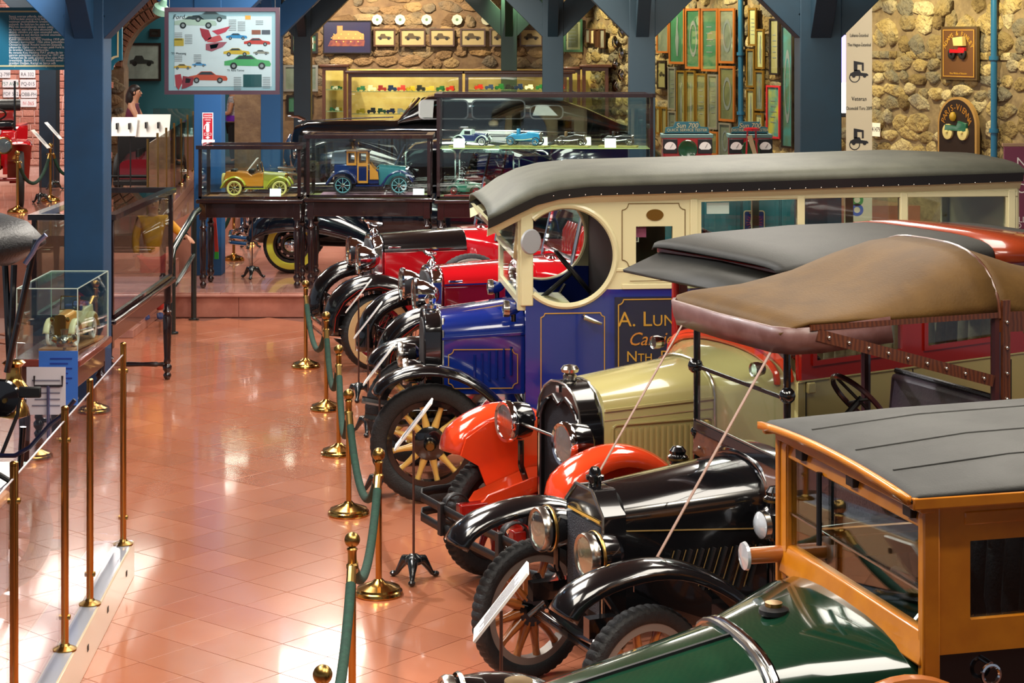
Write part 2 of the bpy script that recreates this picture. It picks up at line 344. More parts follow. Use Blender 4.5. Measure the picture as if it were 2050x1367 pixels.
# brick wall of number plates, far left, and the arch beside it
wl = wallslab('wall_left', (-13, 38, 0), (-7.9, 38, 0), 0, 5, (0, -1, 0), mat('pink_mortar', 'c89a8a', .9, 0, 0, 'd8b0a2', 8, .4, 20))
rubble(wl, (-13, 38, 0), (1, 0, 0), (0, -1, 0), 2.6, 5.1, 1.1, 4.4, BRK, .3, 9, bands=((0, 9),), cap=300)
TEAL = mat('teal_paint', '1d5a66', .5); 
wt = struct(B('wall_teal', TEAL, None, -9.4, -5.3, 44, 44.3, 0, 5))
AC = (-6.86, 2.95); AR = 1.17
op = [(-8.0, .5), (-5.72, .5), (-5.72, 2.95)]+[(AC[0]+AR*math.cos(a), AC[1]+AR*math.sin(a)) for a in [math.radians(4+172*k/24) for k in range(25)]]+[(-8.0, 2.95)]
wc = plate('wall_arch', [rect(-9.2, -5.0, 0, 5), op], .5, MORTB, None, (0, 40.3, 0), (1, 0, 0), (0, 0, 1)); struct(wc)
rubble(wc, (-9.2, 40.05, 0), (1, 0, 0), (0, -1, 0), .1, 1.15, 1.0, 4.6, STONEB, .26, 11, cap=100)
BRK2 = rndmat('brown_arch_brick', ['7a5140', '8c604a', '6c4638', '9a6e54'], .85, 3, .4, .6, 40, 0, .3)
vm = BM_.mesh('brick', 0); vm.materials.append(BRK2)
for q_, rr in enumerate((AR+.11, AR+.34, AR+.57)):
    n_ = 34+q_*6
    for k in range(n_):
        a = math.radians(2+176*(k+.5)/n_); rad = Vector((math.cos(a), 0, math.sin(a))); tan = Vector((-math.sin(a), 0, math.cos(a)))
        ob = link('brick', vm, None, wc); ob.matrix_local = Matrix.Translation(Vector((AC[0], 40.04, AC[1]))+rad*rr) @ Matrix((rad, tan, (0, -1, 0))).transposed().to_4x4() @ Matrix.Diagonal((.105, rr*PI*.98/n_/2*.86, .05, 1))
# --- blue timber posts with braces; differing light is put into the paint tones
BLUE = mat('blue_painted_timber', '073a5c', .6, 0, 0, '063452', 3); BLUE_SHADE = mat('blue_timber_shade', '0e2230', .45, 0, .05, '0b1c28', 3)  # same blue paint twice, the darker one with shade in its colour
def post(px0, px1, Y, z0, m, zb=3.72, w=None, br=(1, 1, 1, 1), bl=1.3):
    x0, x1 = (px0-1025)*Y/F, (px1-1025)*Y/F; wd = x1-x0; xc = (x0+x1)/2; yc = Y+wd/2
    t = struct(B('timber_post', m, None, x0, x1, Y, Y+wd, z0, 5.0, .008))
    for k, (dx, dy) in enumerate(((1, 0), (-1, 0), (0, -1), (0, 1))):
        if br[k]:
            th = wd*(1.15 if k < 2 else .75); a = Vector((xc+dx*wd*.45, yc+dy*wd*.45, 3.60+th*.707)); a = a-Vector((dx, dy, 1))*th*.52; b_ = a+Vector((dx*bl, dy*bl, bl))*1.3
            MB().bar(a, b_, wd*(.9 if k < 2 else .5), th, up=(0, 0, 1)).build('brace', m, t, bevel=.006)
    return t
post(128, 207, 17.0, 0, BLUE, 3.70)
post(78, 112, 35.0, ZU, BLUE_SHADE, 3.8)
post(388, 443, 26.9, ZP, mat('blue_timber_lit', '084878', .6, 0, 0), 3.75, br=(1, 1, 0, 1))  # same blue, stronger light put into the colour
post(522, 562, 33.0, ZU, MAT['blue_timber_lit'], 3.8)
post(588, 622, 37.0, ZU, BLUE_SHADE, 3.75)
post(1086, 1128, 33.5, ZU, mat('blue_timber_dim', '06242f', .6, 0, 0), 3.8)  # same blue, weaker light put into the colour
post(1003, 1035, 40.5, ZU, mat('blue_timber_greenish_light', '1f4034', .45, 0, .1), 3.8)  # same blue, the light back there tints the colour greenish
post(1260, 1312, 28.0, ZP, MAT['blue_timber_dim'], 3.78)
post(1602, 1685, 18.9, 0, mat('blue_timber_dim_near', '052a3a', .6, 0, 0, '042432', 3), 3.70)  # same blue, dimmer light of this side put into the colour
# blue heating pipes on the right wall
def wallp(px, py, off=.0):
    k = (px-1025)/F; o = C1+WN*off; t = (k*o.y-o.x)/(WU.x-k*WU.y); P = o+WU*t; return Vector((P.x, P.y, H-(py-HZ)*P.y/F))
PIPE = mat('blue_pipe_paint', '1d5d86', .35, 0, .3)
for px in (1483, 1990):
    a = wallp(px, 0, .12); p = tag(MB().cyl((a.x, a.y, .3), (a.x, a.y, 4.98), .05, n=14).build('wall_pipe', PIPE, None), 'vertical blue painted pipe on the stone wall '+('among the framed prints' if px < 1600 else 'to the right of the arched car plaque'), 'pipe')
    for z in (2.2, 3.3): MB().lathe([(.05, -.03), (.075, -.03), (.075, .03), (.05, .03)], (a.x, a.y, z), n=14).build('pipe_collar', PIPE, p)
# ================================================================ VEHICLE PARTS
REFL = mat('silvered_reflector', 'e6e8ec', .13, 1)
def car(name, label, P, a, z=0, group=None, cat='vintage car'):
    return thing(name, label, cat, (P[0], P[1], z), PI+math.radians(a), group)
_tc = {}
def tyre_mesh(Rr, w, wall=None, tread=0, rr=.72):
    key = (Rr, w, tread, rr)
    if key in _tc: return _tc[key]
    n = 150 if tread else 56; ri = Rr*rr; prof = []
    c = (Rr+ri)/2; h = (Rr-ri)/2
    for k in range(16):
        t = 2*PI*k/16; prof.append((c+h*math.copysign(abs(math.cos(t))**.75, math.cos(t)), w/2*math.copysign(abs(math.sin(t))**.75, math.sin(t)), abs(t-PI) > PI*.74))
    m = MB(); rings = []
    for i in range(n):
        a = 2*PI*i/n; d = -tread if (i % 3) == 0 else 0
        rings.append([((r+(d if tr else 0))*math.cos(a), y, (r+(d if tr else 0))*math.sin(a)) for r, y, tr in prof])
    m.ringloft(rings, True, False, True); _tc[key] = m.mesh('tyre', 28); return _tc[key]
def wheel(car_, x, y, Rr, w, kind='wood', ns=12, spoke=None, rim=None, hub=None, steer=0, tread=.006, wall=None, rr=.72, spin=.1, hubr=.09, tyre=None):
    sg = 1 if y > 0 else -1
    o = link('wheel', tyre_mesh(Rr, w, None, tread, rr), tyre or RUB, car_, (x, y, Rr), (0, 0, steer)); ri = Rr*rr
    MB().lathe([(ri*1.03, -w*.34), (ri*1.03, w*.34), (ri*.9, w*.34), (ri*.9, -w*.34)], (0, 0, 0), (0, 1, 0), 40, loop=True).build('rim', rim or BLK, o)
    if wall:
        q = sg*w*.44
        MB().lathe([(ri*1.03, q*1.0), (ri*1.08, q*1.2), (ri+(Rr-ri)*.62, q*1.2), (ri+(Rr-ri)*.66, q*1.05)], (0, 0, 0), (0, 1, 0), 48, loop=True).build('whitewall', wall, o)
    if kind == 'wood':
        m = MB(); a, b_ = hubr*.8, ri*.93
        m.ringloft([[(x_*wd, y_*wd*1.1, z_) for x_, y_ in [(math.cos(2*PI*j/8), math.sin(2*PI*j/8)) for j in range(8)]] for z_, wd in ((a, .030), (a+.05, .030), ((a+b_)/2, .023), (b_-.04, .020), (b_, .024))])
        me = m.mesh('spoke', 50)
        for k in range(ns): link('spoke', me, spoke, o, None, (0, spin+2*PI*k/ns, 0))
    elif kind == 'wire':
        m = MB()
        for k in range(36):
            t = 2*PI*k/36; u = t+(.28 if k % 2 else -.28); m.cyl((hubr*math.cos(u), sg*(.045 if k % 4 < 2 else -.04), hubr*math.sin(u)), (ri*.93*math.cos(t), 0, ri*.93*math.sin(t)), .004, n=5)
        m.build('wire_spokes', spoke, o)
    elif kind == 'disc':
        MB().lathe([(ri*.92, sg*.02), (ri*.7, sg*.035), (ri*.62, sg*.01), (ri*.4, sg*.03), (0, sg*.035)], (0, 0, 0), (0, 1, 0), 40).build('wheel_disc', spoke, o)
        sm = MB().box(-.012, .012, -.004, .004, -.02, .02).mesh('slot', 0)
        for k in range(10):
            a = 2*PI*k/10; link('slot', sm, CHROME, o, (ri*.66*math.cos(a), sg*.035, ri*.66*math.sin(a)), (0, -a, 0))
    MB().lathe([(hubr*1.05, sg*-.03), (hubr*1.05, sg*.032), (hubr*.75, sg*.045), (hubr*.42, sg*.05), (hubr*.4, sg*.085), (hubr*.3, sg*.1), (0, sg*.102)] if kind != 'disc' else [(ri*.45, sg*.035), (ri*.44, sg*.06), (ri*.35, sg*.085), (ri*.15, sg*.1), (0, sg*.102)], (0, 0, 0), (0, 1, 0), 24).build('hub_cap', hub or BLK, o)
    return o
def fender(car_, path, y0, y1, m, name='fender', crown=.035, lip=.03, th=.006, sub=3):
    """curved mudguard: path of (x,z), from y0 to y1, with turned-down edges"""
    P = []
    for i in range(len(path)-1):        # Catmull-Rom
        p0, p1, p2, p3 = path[max(i-1, 0)], path[i], path[i+1], path[min(i+2, len(path)-1)]
        for k in range(sub):
            t = k/sub; P.append(tuple(.5*((2*p1[j])+(-p0[j]+p2[j])*t+(2*p0[j]-5*p1[j]+4*p2[j]-p3[j])*t*t+(-p0[j]+3*p1[j]-3*p2[j]+p3[j])*t**3) for j in (0, 1)))
    P.append(path[-1]); rows = []
    for i, (x, z) in enumerate(P):
        a, b_ = P[max(i-1, 0)], P[min(i+1, len(P)-1)]; tx, tz = b_[0]-a[0], b_[1]-a[1]; L = math.hypot(tx, tz) or 1; nx, nz = -tz/L, tx/L
        if nz < 0 and abs(nz) > .3: nx, nz = -nx, -nz
        if abs(nz) <= .3 and (nx*(x-P[len(P)//2][0])) < 0: nx, nz = -nx, -nz
        row = []
        for k in range(9):
            t = k/8; h = crown*(1-(2*t-1)**2)-(lip if k in (0, 8) else 0)
            row.append((x+nx*h, lerp(y0, y1, t), z+nz*h))
        rows.append(row)
    return MB().grid(rows).build(name, m, car_, smooth=50, solid=th)
def arch(x, hw, zb, zs, zt, n=10, p=.8):
    r = [(x, -hw, zb)]
    for k in range(n+1):
        a = PI-PI*k/n; r.append((x, hw*math.copysign(abs(math.cos(a))**p, math.cos(a)), zs+(zt-zs)*abs(math.sin(a))**p))
    r.append((x, hw, zb)); return r
def headlamp(car_, p, r, L, body, rim=CHROME, d=(1, 0, 0), name='headlamp', bowl=False):
    d = Vector(d).normalized(); p = Vector(p)
    pr = [(0, -L), (r*.55, -L*.97), (r*.85, -L*.8), (r*.93, -L*.5), (r*.95, -.02), (r*.9, 0), (r*.9, -r*.2), (r*.5, -r*.6), (0, -r*.62)] if not bowl else [(0, -L), (r*.35, -L*.93), (r*.65, -L*.7), (r*.88, -L*.35), (r*.96, -.02), (r*.9, 0), (r*.88, -r*.2), (r*.5, -r*.56), (0, -r*.58)]
    o = MB().lathe(pr, p, d, 28).build(name, body, car_)
    MB().lathe([(r*.88, -.02), (r*1.04, -.025), (r*1.07, 0), (r*1.0, .02), (r*.86, .015)], p, d, 32, loop=True).build('lamp_rim', rim, o)
    MB().lathe([(r*.90, .004), (r*.75, -r*.18), (r*.45, -r*.42), (r*.12, -r*.5), (0, -r*.5)], p+d*.006, d, 28).build('lamp_reflector', REFL, o); MB().sph(p-d*r*.25, r*.13, 10).build('lamp_bulb', LENS, o); MB().lathe([(r*.90, .012), (r*.6, .024), (r*.3, .03), (0, .032)], p, d, 28).build('lamp_glass', GL, o)
    return o
def steering(car_, c, axis, r, m, col, L=.6):
    axis = Vector(axis).normalized(); u = axis.orthogonal().normalized(); w = axis.cross(u); c = Vector(c)
    o = MB().tube([c+(u*math.cos(t)+w*math.sin(t))*r for t in [2*PI*k/32 for k in range(32)]], .016, 8, True).build('steering_wheel', m, car_)
    for k in range(4):
        a = PI/2*k+.6; MB().cyl(c, c+(u*math.cos(a)+w*math.sin(a))*r, .009, n=6).build('spoke', col, o)
    MB().cyl(c+axis*.02, c-axis*L, .02, n=8).build('steering_column', col, o)
def line(car_, pts, y, m, w=.006, closed=True, name='pinstripe', th=.004):
    """painted coach line on a side plane"""
    P = [(p[0], y, p[1]) for p in pts]; mb = MB(); n = len(P)
    for i in range(n if closed else n-1):
        mb.bar(P[i], P[(i+1) % n], th, w, up=(0, 1, 0.0001)) if False else mb.bar(P[i], P[(i+1) % n], w, th, up=(0, 1, 0))
    return mb.build(name, m, car_, smooth=0)
def notch(x0, x1, z0, z1, r=.04):
    """panel outline with scooped corners"""
    o = []
    for cx, cz, a0, a1 in ((x1, z1, 180+90, 180), (x0, z1, 360, 270), (x0, z0, 90, 0), (x1, z0, 180, 90)):
        for k in range(5):
            t = math.radians(lerp(a0, a1, k/4)); o.append((cx+r*math.cos(t), cz+r*math.sin(t)))
    return o
def seat(car_, x0, x1, y0, y1, z0, h, m, roll=10, name='seat'):
    """buttoned bench: squab of vertical rolls plus cushion"""
    o = MB().box(x0, x1, y0, y1, z0-.25, z0).build(name, m, car_, bevel=.03); w = (y1-y0)/roll
    rm = MB().tube([(0, 0, 0), (.02, 0, h*.3), (.0, 0, h*.8), (-.04, 0, h)], [w*.5, w*.56, w*.56, w*.4], 8).mesh('roll', 60)
    for k in range(roll): link('seat_roll', rm, m, o, (x0+.05, y0+w*(k+.5), z0))
    return o
# ================================================================ BLUE AND CREAM DELIVERY VAN
VBLUE = mat('royal_blue_coach_paint', '122a7c', .12, 0, 1); VNAVY = mat('navy_coach_paint', '1a1f3e', .2, 0, .8); CREAM = mat('cream_coach_paint', 'd8cfa2', .35, 0, .4)
CANVAS = mat('grey_canvas_roof', '4c4d42', .6, 0, 0, '5c5d50', 3, .1, 60); SPOKEY = mat('yellow_lined_spoke', 'd6ab55', .35, 0, .5)
def van():
    c = car('delivery_van', 'royal blue and cream vintage delivery van lettered as a carrier, with round door opening', (-.714, 15.85), 6, cat='van')
    for x, y, st in ((0, .68, -.03), (0, -.68, -.03), (-3.55, .7, 0), (-3.55, -.7, 0)):
        wh = wheel(c, x, y, .466, .125, 'wood', 12, SPOKEY, BLK, BLK, st, .004, rr=.70, spin=.2, hubr=.125)
        MB().lathe([(.034, .04), (.034, .15), (.028, .16), (0, .16)] if y > 0 else [(.034, -.04), (.034, -.15), (0, -.16)], (0, 0, 0), (0, 1, 0), 16).build('brass_hub', BRASSD, wh)
    for s in (1, -1):
        fender(c, [(.42, .86), (.36, .95), (.2, 1.025), (0, 1.045), (-.22, 1.0), (-.42, .88), (-.58, .72), (-.72, .60), (-.9, .56)], s*.56, s*.84, BLK)
        B('running_board', BLK, c, -3.0, -.85, min(s*.6, s*.86), max(s*.6, s*.86), .5, .54, .01)
        B('fender_bracket', BLK, c, -.02, .02, min(s*.4, s*.6), max(s*.4, s*.6), .94, .97)
        fender(c, [(-3.0, .66), (-3.2, .9), (-3.55, 1.02), (-3.9, .92), (-4.1, .7)], s*.62, s*.86, BLK)
    B('chassis', BLK, c, -4.6, .15, -.36, .36, .5, .66, .01); MB().cyl((0, -.62, .47), (0, .62, .47), .035).build('front_axle', BLK, c)
    for s in (1, -1): MB().tube([(.5, s*.36, .62), (.2, s*.36, .56), (-.5, s*.36, .62)], .03, 6).build('leaf_spring', BLK, c)
    # radiator
    r = MB().ringloft([arch(-.12, .35, .7, 1.26, 1.42), arch(.02, .35, .7, 1.26, 1.42)]).build('radiator', BLK, c, bevel=.012)
    MB().ringloft([arch(.0, .30, .76, 1.2, 1.34), arch(.025, .30, .76, 1.2, 1.34)]).build('radiator_core', mat('radiator_core', '1e1f22', .6, .3, 0, '2c2d30', 90, .5, 160), r)
    MB().lathe([(.05, 0), (.05, .03), (.035, .035), (.045, .06), (.05, .085), (.03, .11), (0, .115)], (-.05, 0, 1.42), n=16).build('radiator_cap', CHROME, r)
    MB().tube([(-.13, .352, .7), (-.13, .352, 1.27), (-.13, .3, 1.38)], .012, 6).build('radiator_edge', NICK, r)
    # bonnet
    b = MB().ringloft([arch(-.12, .36, .78, 1.22, 1.41, p=.62), arch(-.78, .40, .78, 1.26, 1.50, p=.62)]).build('bonnet', VBLUE, c, bevel=.006)
    lm = MB().ringloft([[(x, y, z) for x, y in ((-.012, 0), (0, .016), (.012, 0))] for z in (0, .02, .2, .23)]).mesh('louvre', 50)
    for k in range(6):
        x = -.38-.058*k; yy = .362+.04*(-.12-x)/.66
        link('louvre', lm, VBLUE, b, (x, yy, .87+.012*k))
    def side_line(pts, z): return line(c, pts, 0, GOLD, .006)
    for o_, pts in ((0, notch(-.72, -.17, .83, 1.14)), (1, None)):
        if pts:
            l = line(c, pts, .368, GOLD, .007)
            for q in l.data.vertices: q.co.y += .06*max(0, -.12-q.co.x)
    tl = MB()
    A = [(-.18, .335, 1.315), (-.18, .2, 1.4), (-.72, .22, 1.485), (-.72, .37, 1.375)]
    for i in range(4): tl.bar(A[i], A[(i+1) % 4], .008, .006)
    tl.build('pinstripe', GOLD, c); MB().bar((-.12, .362, 1.225), (-.78, .402, 1.265), .012, .02).build('bonnet_hinge', VBLUE, c)
    MB().ringloft([arch(-.78, .41, .7, 1.28, 1.5), arch(-.84, .7, .7, 1.3, 1.52), arch(-.86, .77, .7, 1.3, 1.52)]).build('scuttle', VBLUE, c)
    # body sides
    X0, X1, ZW = -.74, -4.70, 1.66
    ci = circ(-1.06, 1.925, .385, 48)
    for s in (1, -1):
        y = s*.78; th = .045
        low = [(X0, .68), (X1, .68), (X1, ZW), (-1.46, ZW)]+[(-1.06+.385*math.cos(t), 1.925+.385*math.sin(t)) for t in [math.radians(lerp(223, 317, k/20)) for k in range(21)]]+[(X0, 1.6)]
        plate('body_side', [low], th, VBLUE, c, (0, y, 0), (1, 0, 0), (0, 0, 1))
        uo = [(-1.34, ZW), (X1, ZW), (X1, 2.475), (-1.3, 2.41), (-1.0, 2.39), (X0-.04, 2.30), (X0-.04, 2.12), (-.82, 2.12)]
        arcp = [(-1.06+.385*math.cos(t), 1.925+.385*math.sin(t)) for t in [math.radians(lerp(127, 223, k/24)) for k in range(25)]]
        up_ = [(-1.46, ZW), (X1, ZW), (X1, 2.475), (-1.3, 2.41), (-1.0, 2.39), (X0, 2.28), (X0, 2.2)]+[(-1.06+.385*math.cos(t), 1.925+.385*math.sin(t)) for t in [math.radians(lerp(50, 223, k/36)) for k in range(37)]]
        holes = [rect(-1.90, -1.61, 1.86, 2.15)]+[[(a, 1.76), (b_, 1.76), (b_, 2.335+.02*(-b_-2)), (a, 2.335+.02*(-a-2))] for a, b_ in ((-2.90, -2.13), (-3.73, -2.96), (-4.60, -3.80))]
        plate('body_panel', [up_]+holes, th, CREAM, c, (0, y, 0), (1, 0, 0), (0, 0, 1))
        # ring round the door opening
        MB().tube([(-1.06+.392*math.cos(t), y+s*.014, 1.925+.392*math.sin(t)) for t in [math.radians(lerp(48, 312, k/50)) for k in range(51)]], .026, 8).build('opening_rim', CREAM, c)
        B('door_pillar', CREAM, c, -.80, -.70, min(y-s*.06, y+s*.03), max(y-s*.06, y+s*.03), 1.54, 2.30, .008)
        for x in (-2.07, -2.93, -3.765, -4.65): B('window_pillar', CREAM, c, x-.03, x+.03, min(y, y+s*.035), max(y, y+s*.035), ZW, 2.36+.02*(-x-2), .006)
        B('belt_rail', CREAM, c, -4.7, -1.5, min(y, y+s*.032), max(y, y+s*.032), 1.66, 1.70, .004); B('belt_rail', CREAM, c, -4.7, -1.44, min(y, y+s*.03), max(y, y+s*.03), 1.80, 1.825, .004)
        B('top_rail', CREAM, c, -4.7, -1.2, min(y, y+s*.03), max(y, y+s*.03), 2.36, 2.40, .004)
        for a, b_ in ((-1.90, -1.61), (-2.90, -2.13), (-3.73, -2.96), (-4.60, -3.80)): B('window_pane', GL, c, a, b_, min(y-s*.004, y+s*.004), max(y-s*.004, y+s*.004), 1.76 if a < -2 else 1.86, 2.36 if a < -2 else 2.15)
    ys = .806
    B('van_panel', VNAVY, c, -4.6, -1.44, .802, .808, .72, 1.6)
    line(c, notch(-4.5, -1.47, .8, 1.58), ys+.004, GOLD, .008); line(c, notch(-1.36, -.86, .8, 1.48, .03)[:10]+notch(-1.36, -.86, .8, 1.48, .03)[10:], .806, GOLD, .007)
    for k, z in enumerate((1.725, 1.79)): line(c, [(-1.56, z), (-2.0, z+.002)], .815, BRASSD, .004, False)
    line(c, notch(-2.0, -1.5, 1.84, 2.33, .05), .806, BRASSD, .005)
    ob_ = MB().lathe([(.001, 0), (.068, 0), (.068, .006), (.001, .006)], (0, 0, 0), (0, 1, 0), 28).build('oval_badge', mat('bronze', '8a6428', .35, .7), c); ob_.location = (-1.76, .803, 2.24); ob_.scale = (1, 1, .66)
    U, V = (-1, 0, 0), (0, 0, 1)
    text('A. Lund', .165, GOLD, c, (-1.74, .811, 1.42), U, V, sc=True, w=1.0); text('Carrier', .145, mat('orange_gold', 'cf8a3c', .4, .2), c, (-1.75, .811, 1.265), U, V, shear=.35, w=.95)
    text('Nth. Duffield', .118, GOLD, c, (-1.87, .811, 1.13), U, V, sc=True, w=1.0); text('St', .14, GOLD, c, (-1.62, .811, 1.0), U, V, sc=True)
    MB().tube([(-1.2, .81, 1.45), (-1.2, .85, 1.45), (-1.27, .86, 1.42), (-1.33, .855, 1.40)], [.022, .02, .018, .012], 8).build('door_handle', NICK, c)
    B('rear_door', CREAM, c, -4.72, -4.66, -.78, .78, 1.66, 2.45); B('rear_panel', VBLUE, c, -4.72, -4.66, -.78, .78, .68, 1.66)
    # windscreen, two framed panes
    for s in (1, -1): B('door_pillar_front', CREAM, c, -.76, -.68, s*.74-.04, s*.74+.04, 1.5, 2.3, .006)
    for z0, z1, t in ((1.55, 1.92, 0), (1.90, 2.27, .10)):
        f = plate('windscreen_frame', [rect(-.70, .70, 0, z1-z0), rect(-.65, .65, .05, z1-z0-.05)], .035, CREAM, c, (-.70+t*.3, 0, z0), (0, 1, 0), (-t, 0, 1))
        plate('windscreen_pane', [rect(-.65, .65, .05, z1-z0-.05)], .006, GL, f, (-.70+t*.3, 0, z0), (0, 1, 0), (-t, 0, 1))
    # roof
    prof = [(-.44, 2.185), (-.52, 2.22), (-.66, 2.29), (-.82, 2.365), (-1.0, 2.41), (-1.25, 2.435), (-2.0, 2.45), (-3.0, 2.475), (-4.0, 2.50), (-4.72, 2.52)]
    def rs(x, z, hw, ct, n=14): return [(x, hw*math.copysign(abs(math.cos(PI-PI*k/n))**.7, math.cos(PI-PI*k/n)), z+ct*abs(math.sin(PI*k/n))**.6) for k in range(n+1)]
    top = MB(); rows = []
    for i, (x, z) in enumerate(prof):
        k = 1 if 0 < i < len(prof)-1 else .6
        rows.append(rs(x, z+.03, .87, .13*k if i > 1 else .09))
    rows.append(rs(-4.8, 2.49, .82, .07)); top.grid(rows).build('roof', CANVAS, c, smooth=60, solid=.02)
    for s in (1, -1):
        g = MB()
        for (xa, za), (xb, zb) in zip(prof[:-1], prof[1:]): g.prism([(xa, s*.862, za-.035), (xb, s*.862, zb-.035), (xb, s*.872, zb+.035), (xa, s*.872, za+.035)], (0, s*.012, 0))
        g.build('gutter', BLKM, c, smooth=0)
        g = MB()
        for (xa, za), (xb, zb) in zip(prof[:-1], prof[1:]): g.prism([(xa, s*.80, za-.10), (xb, s*.80, zb-.10), (xb, s*.85, zb-.03), (xa, s*.85, za-.03)], (0, -s*.03, 0))
        g.build('cornice', CREAM, c, smooth=0)
    MB().prism([(-.45, -.86, 2.2), (-.45, .86, 2.2), (-.52, .8, 2.09), (-.52, -.8, 2.09)], (-.03, 0, 0)).build('front_cornice', CREAM, c)
    # cab interior
    B('cab_floor', BLKM, c, -1.7, -.8, -.74, .74, .68, .72); B('dashboard', BLKM, c, -.95, -.86, -.74, .74, 1.3, 1.52); B('partition', mat('dark_brown_lining', '241814', .6), c, -1.5, -1.46, -.75, .6, .7, 2.4)
    seat(c, -2.3, -1.85, -.7, .7, 1.3, .75, LEATHB, 9); B('cargo_floor', BLKM, c, -4.65, -1.5, -.76, .76, .68, .74)
    steering(c, (-1.18, .28, 1.74), (-.72, 0, .6), .21, BLKM, BLKM, .5)
    MB().cyl((-.95, .1, 1.3), (-1.14, .12, 1.62), .012).build('hand_lever', NICK, c)
    B('shelf_board', mat('pale_board', 'a8a878', .5), c, -1.1, -.80, .1, .7, 1.53, 1.55)
    m_ = MB().lathe([(.09, -.012), (.10, 0), (.09, .012), (0, .014)], (-.77, .90, 2.05), (-.5, .85, 0), 24).build('mirror', mat('pale_mirror_back', 'b0b4b8', .4, .3), c); MB().cyl((-.75, .80, 2.12), (-.77, .90, 2.06), .008).build('mirror_arm', NICK, m_)
    for s in (1, -1): headlamp(c, (-.60, s*.66, 1.50), .062, .12, VBLUE, NICK, name='side_lamp', bowl=True); MB().cyl((-.66, s*.66, 1.40), (-.66, s*.66, 1.46), .02).build('lamp_bracket', BLK, c)
    headlamp(c, (.18, .42, .98), .10, .16, BLK, NICK); headlamp(c, (.18, -.42, .98), .10, .16, BLK, NICK)
    B('paper_notice', WHT, c, -2.36, -2.18, .765, .768, 2.24, 2.33); B('curtain', mat('pink_curtain', 'b85a80', .8), c, -1.70, -1.615, .74, .75, 2.06, 2.14)
    sm = MB().sph((0, 0, 0), .008, 6).mesh('stud', 60)
    for k in range(30):
        x = -.95-.125*k; link('roof_stud', sm, NICK, c, (x, .875, 2.40+.022*(-x-.9)+.0))
    return c
van()
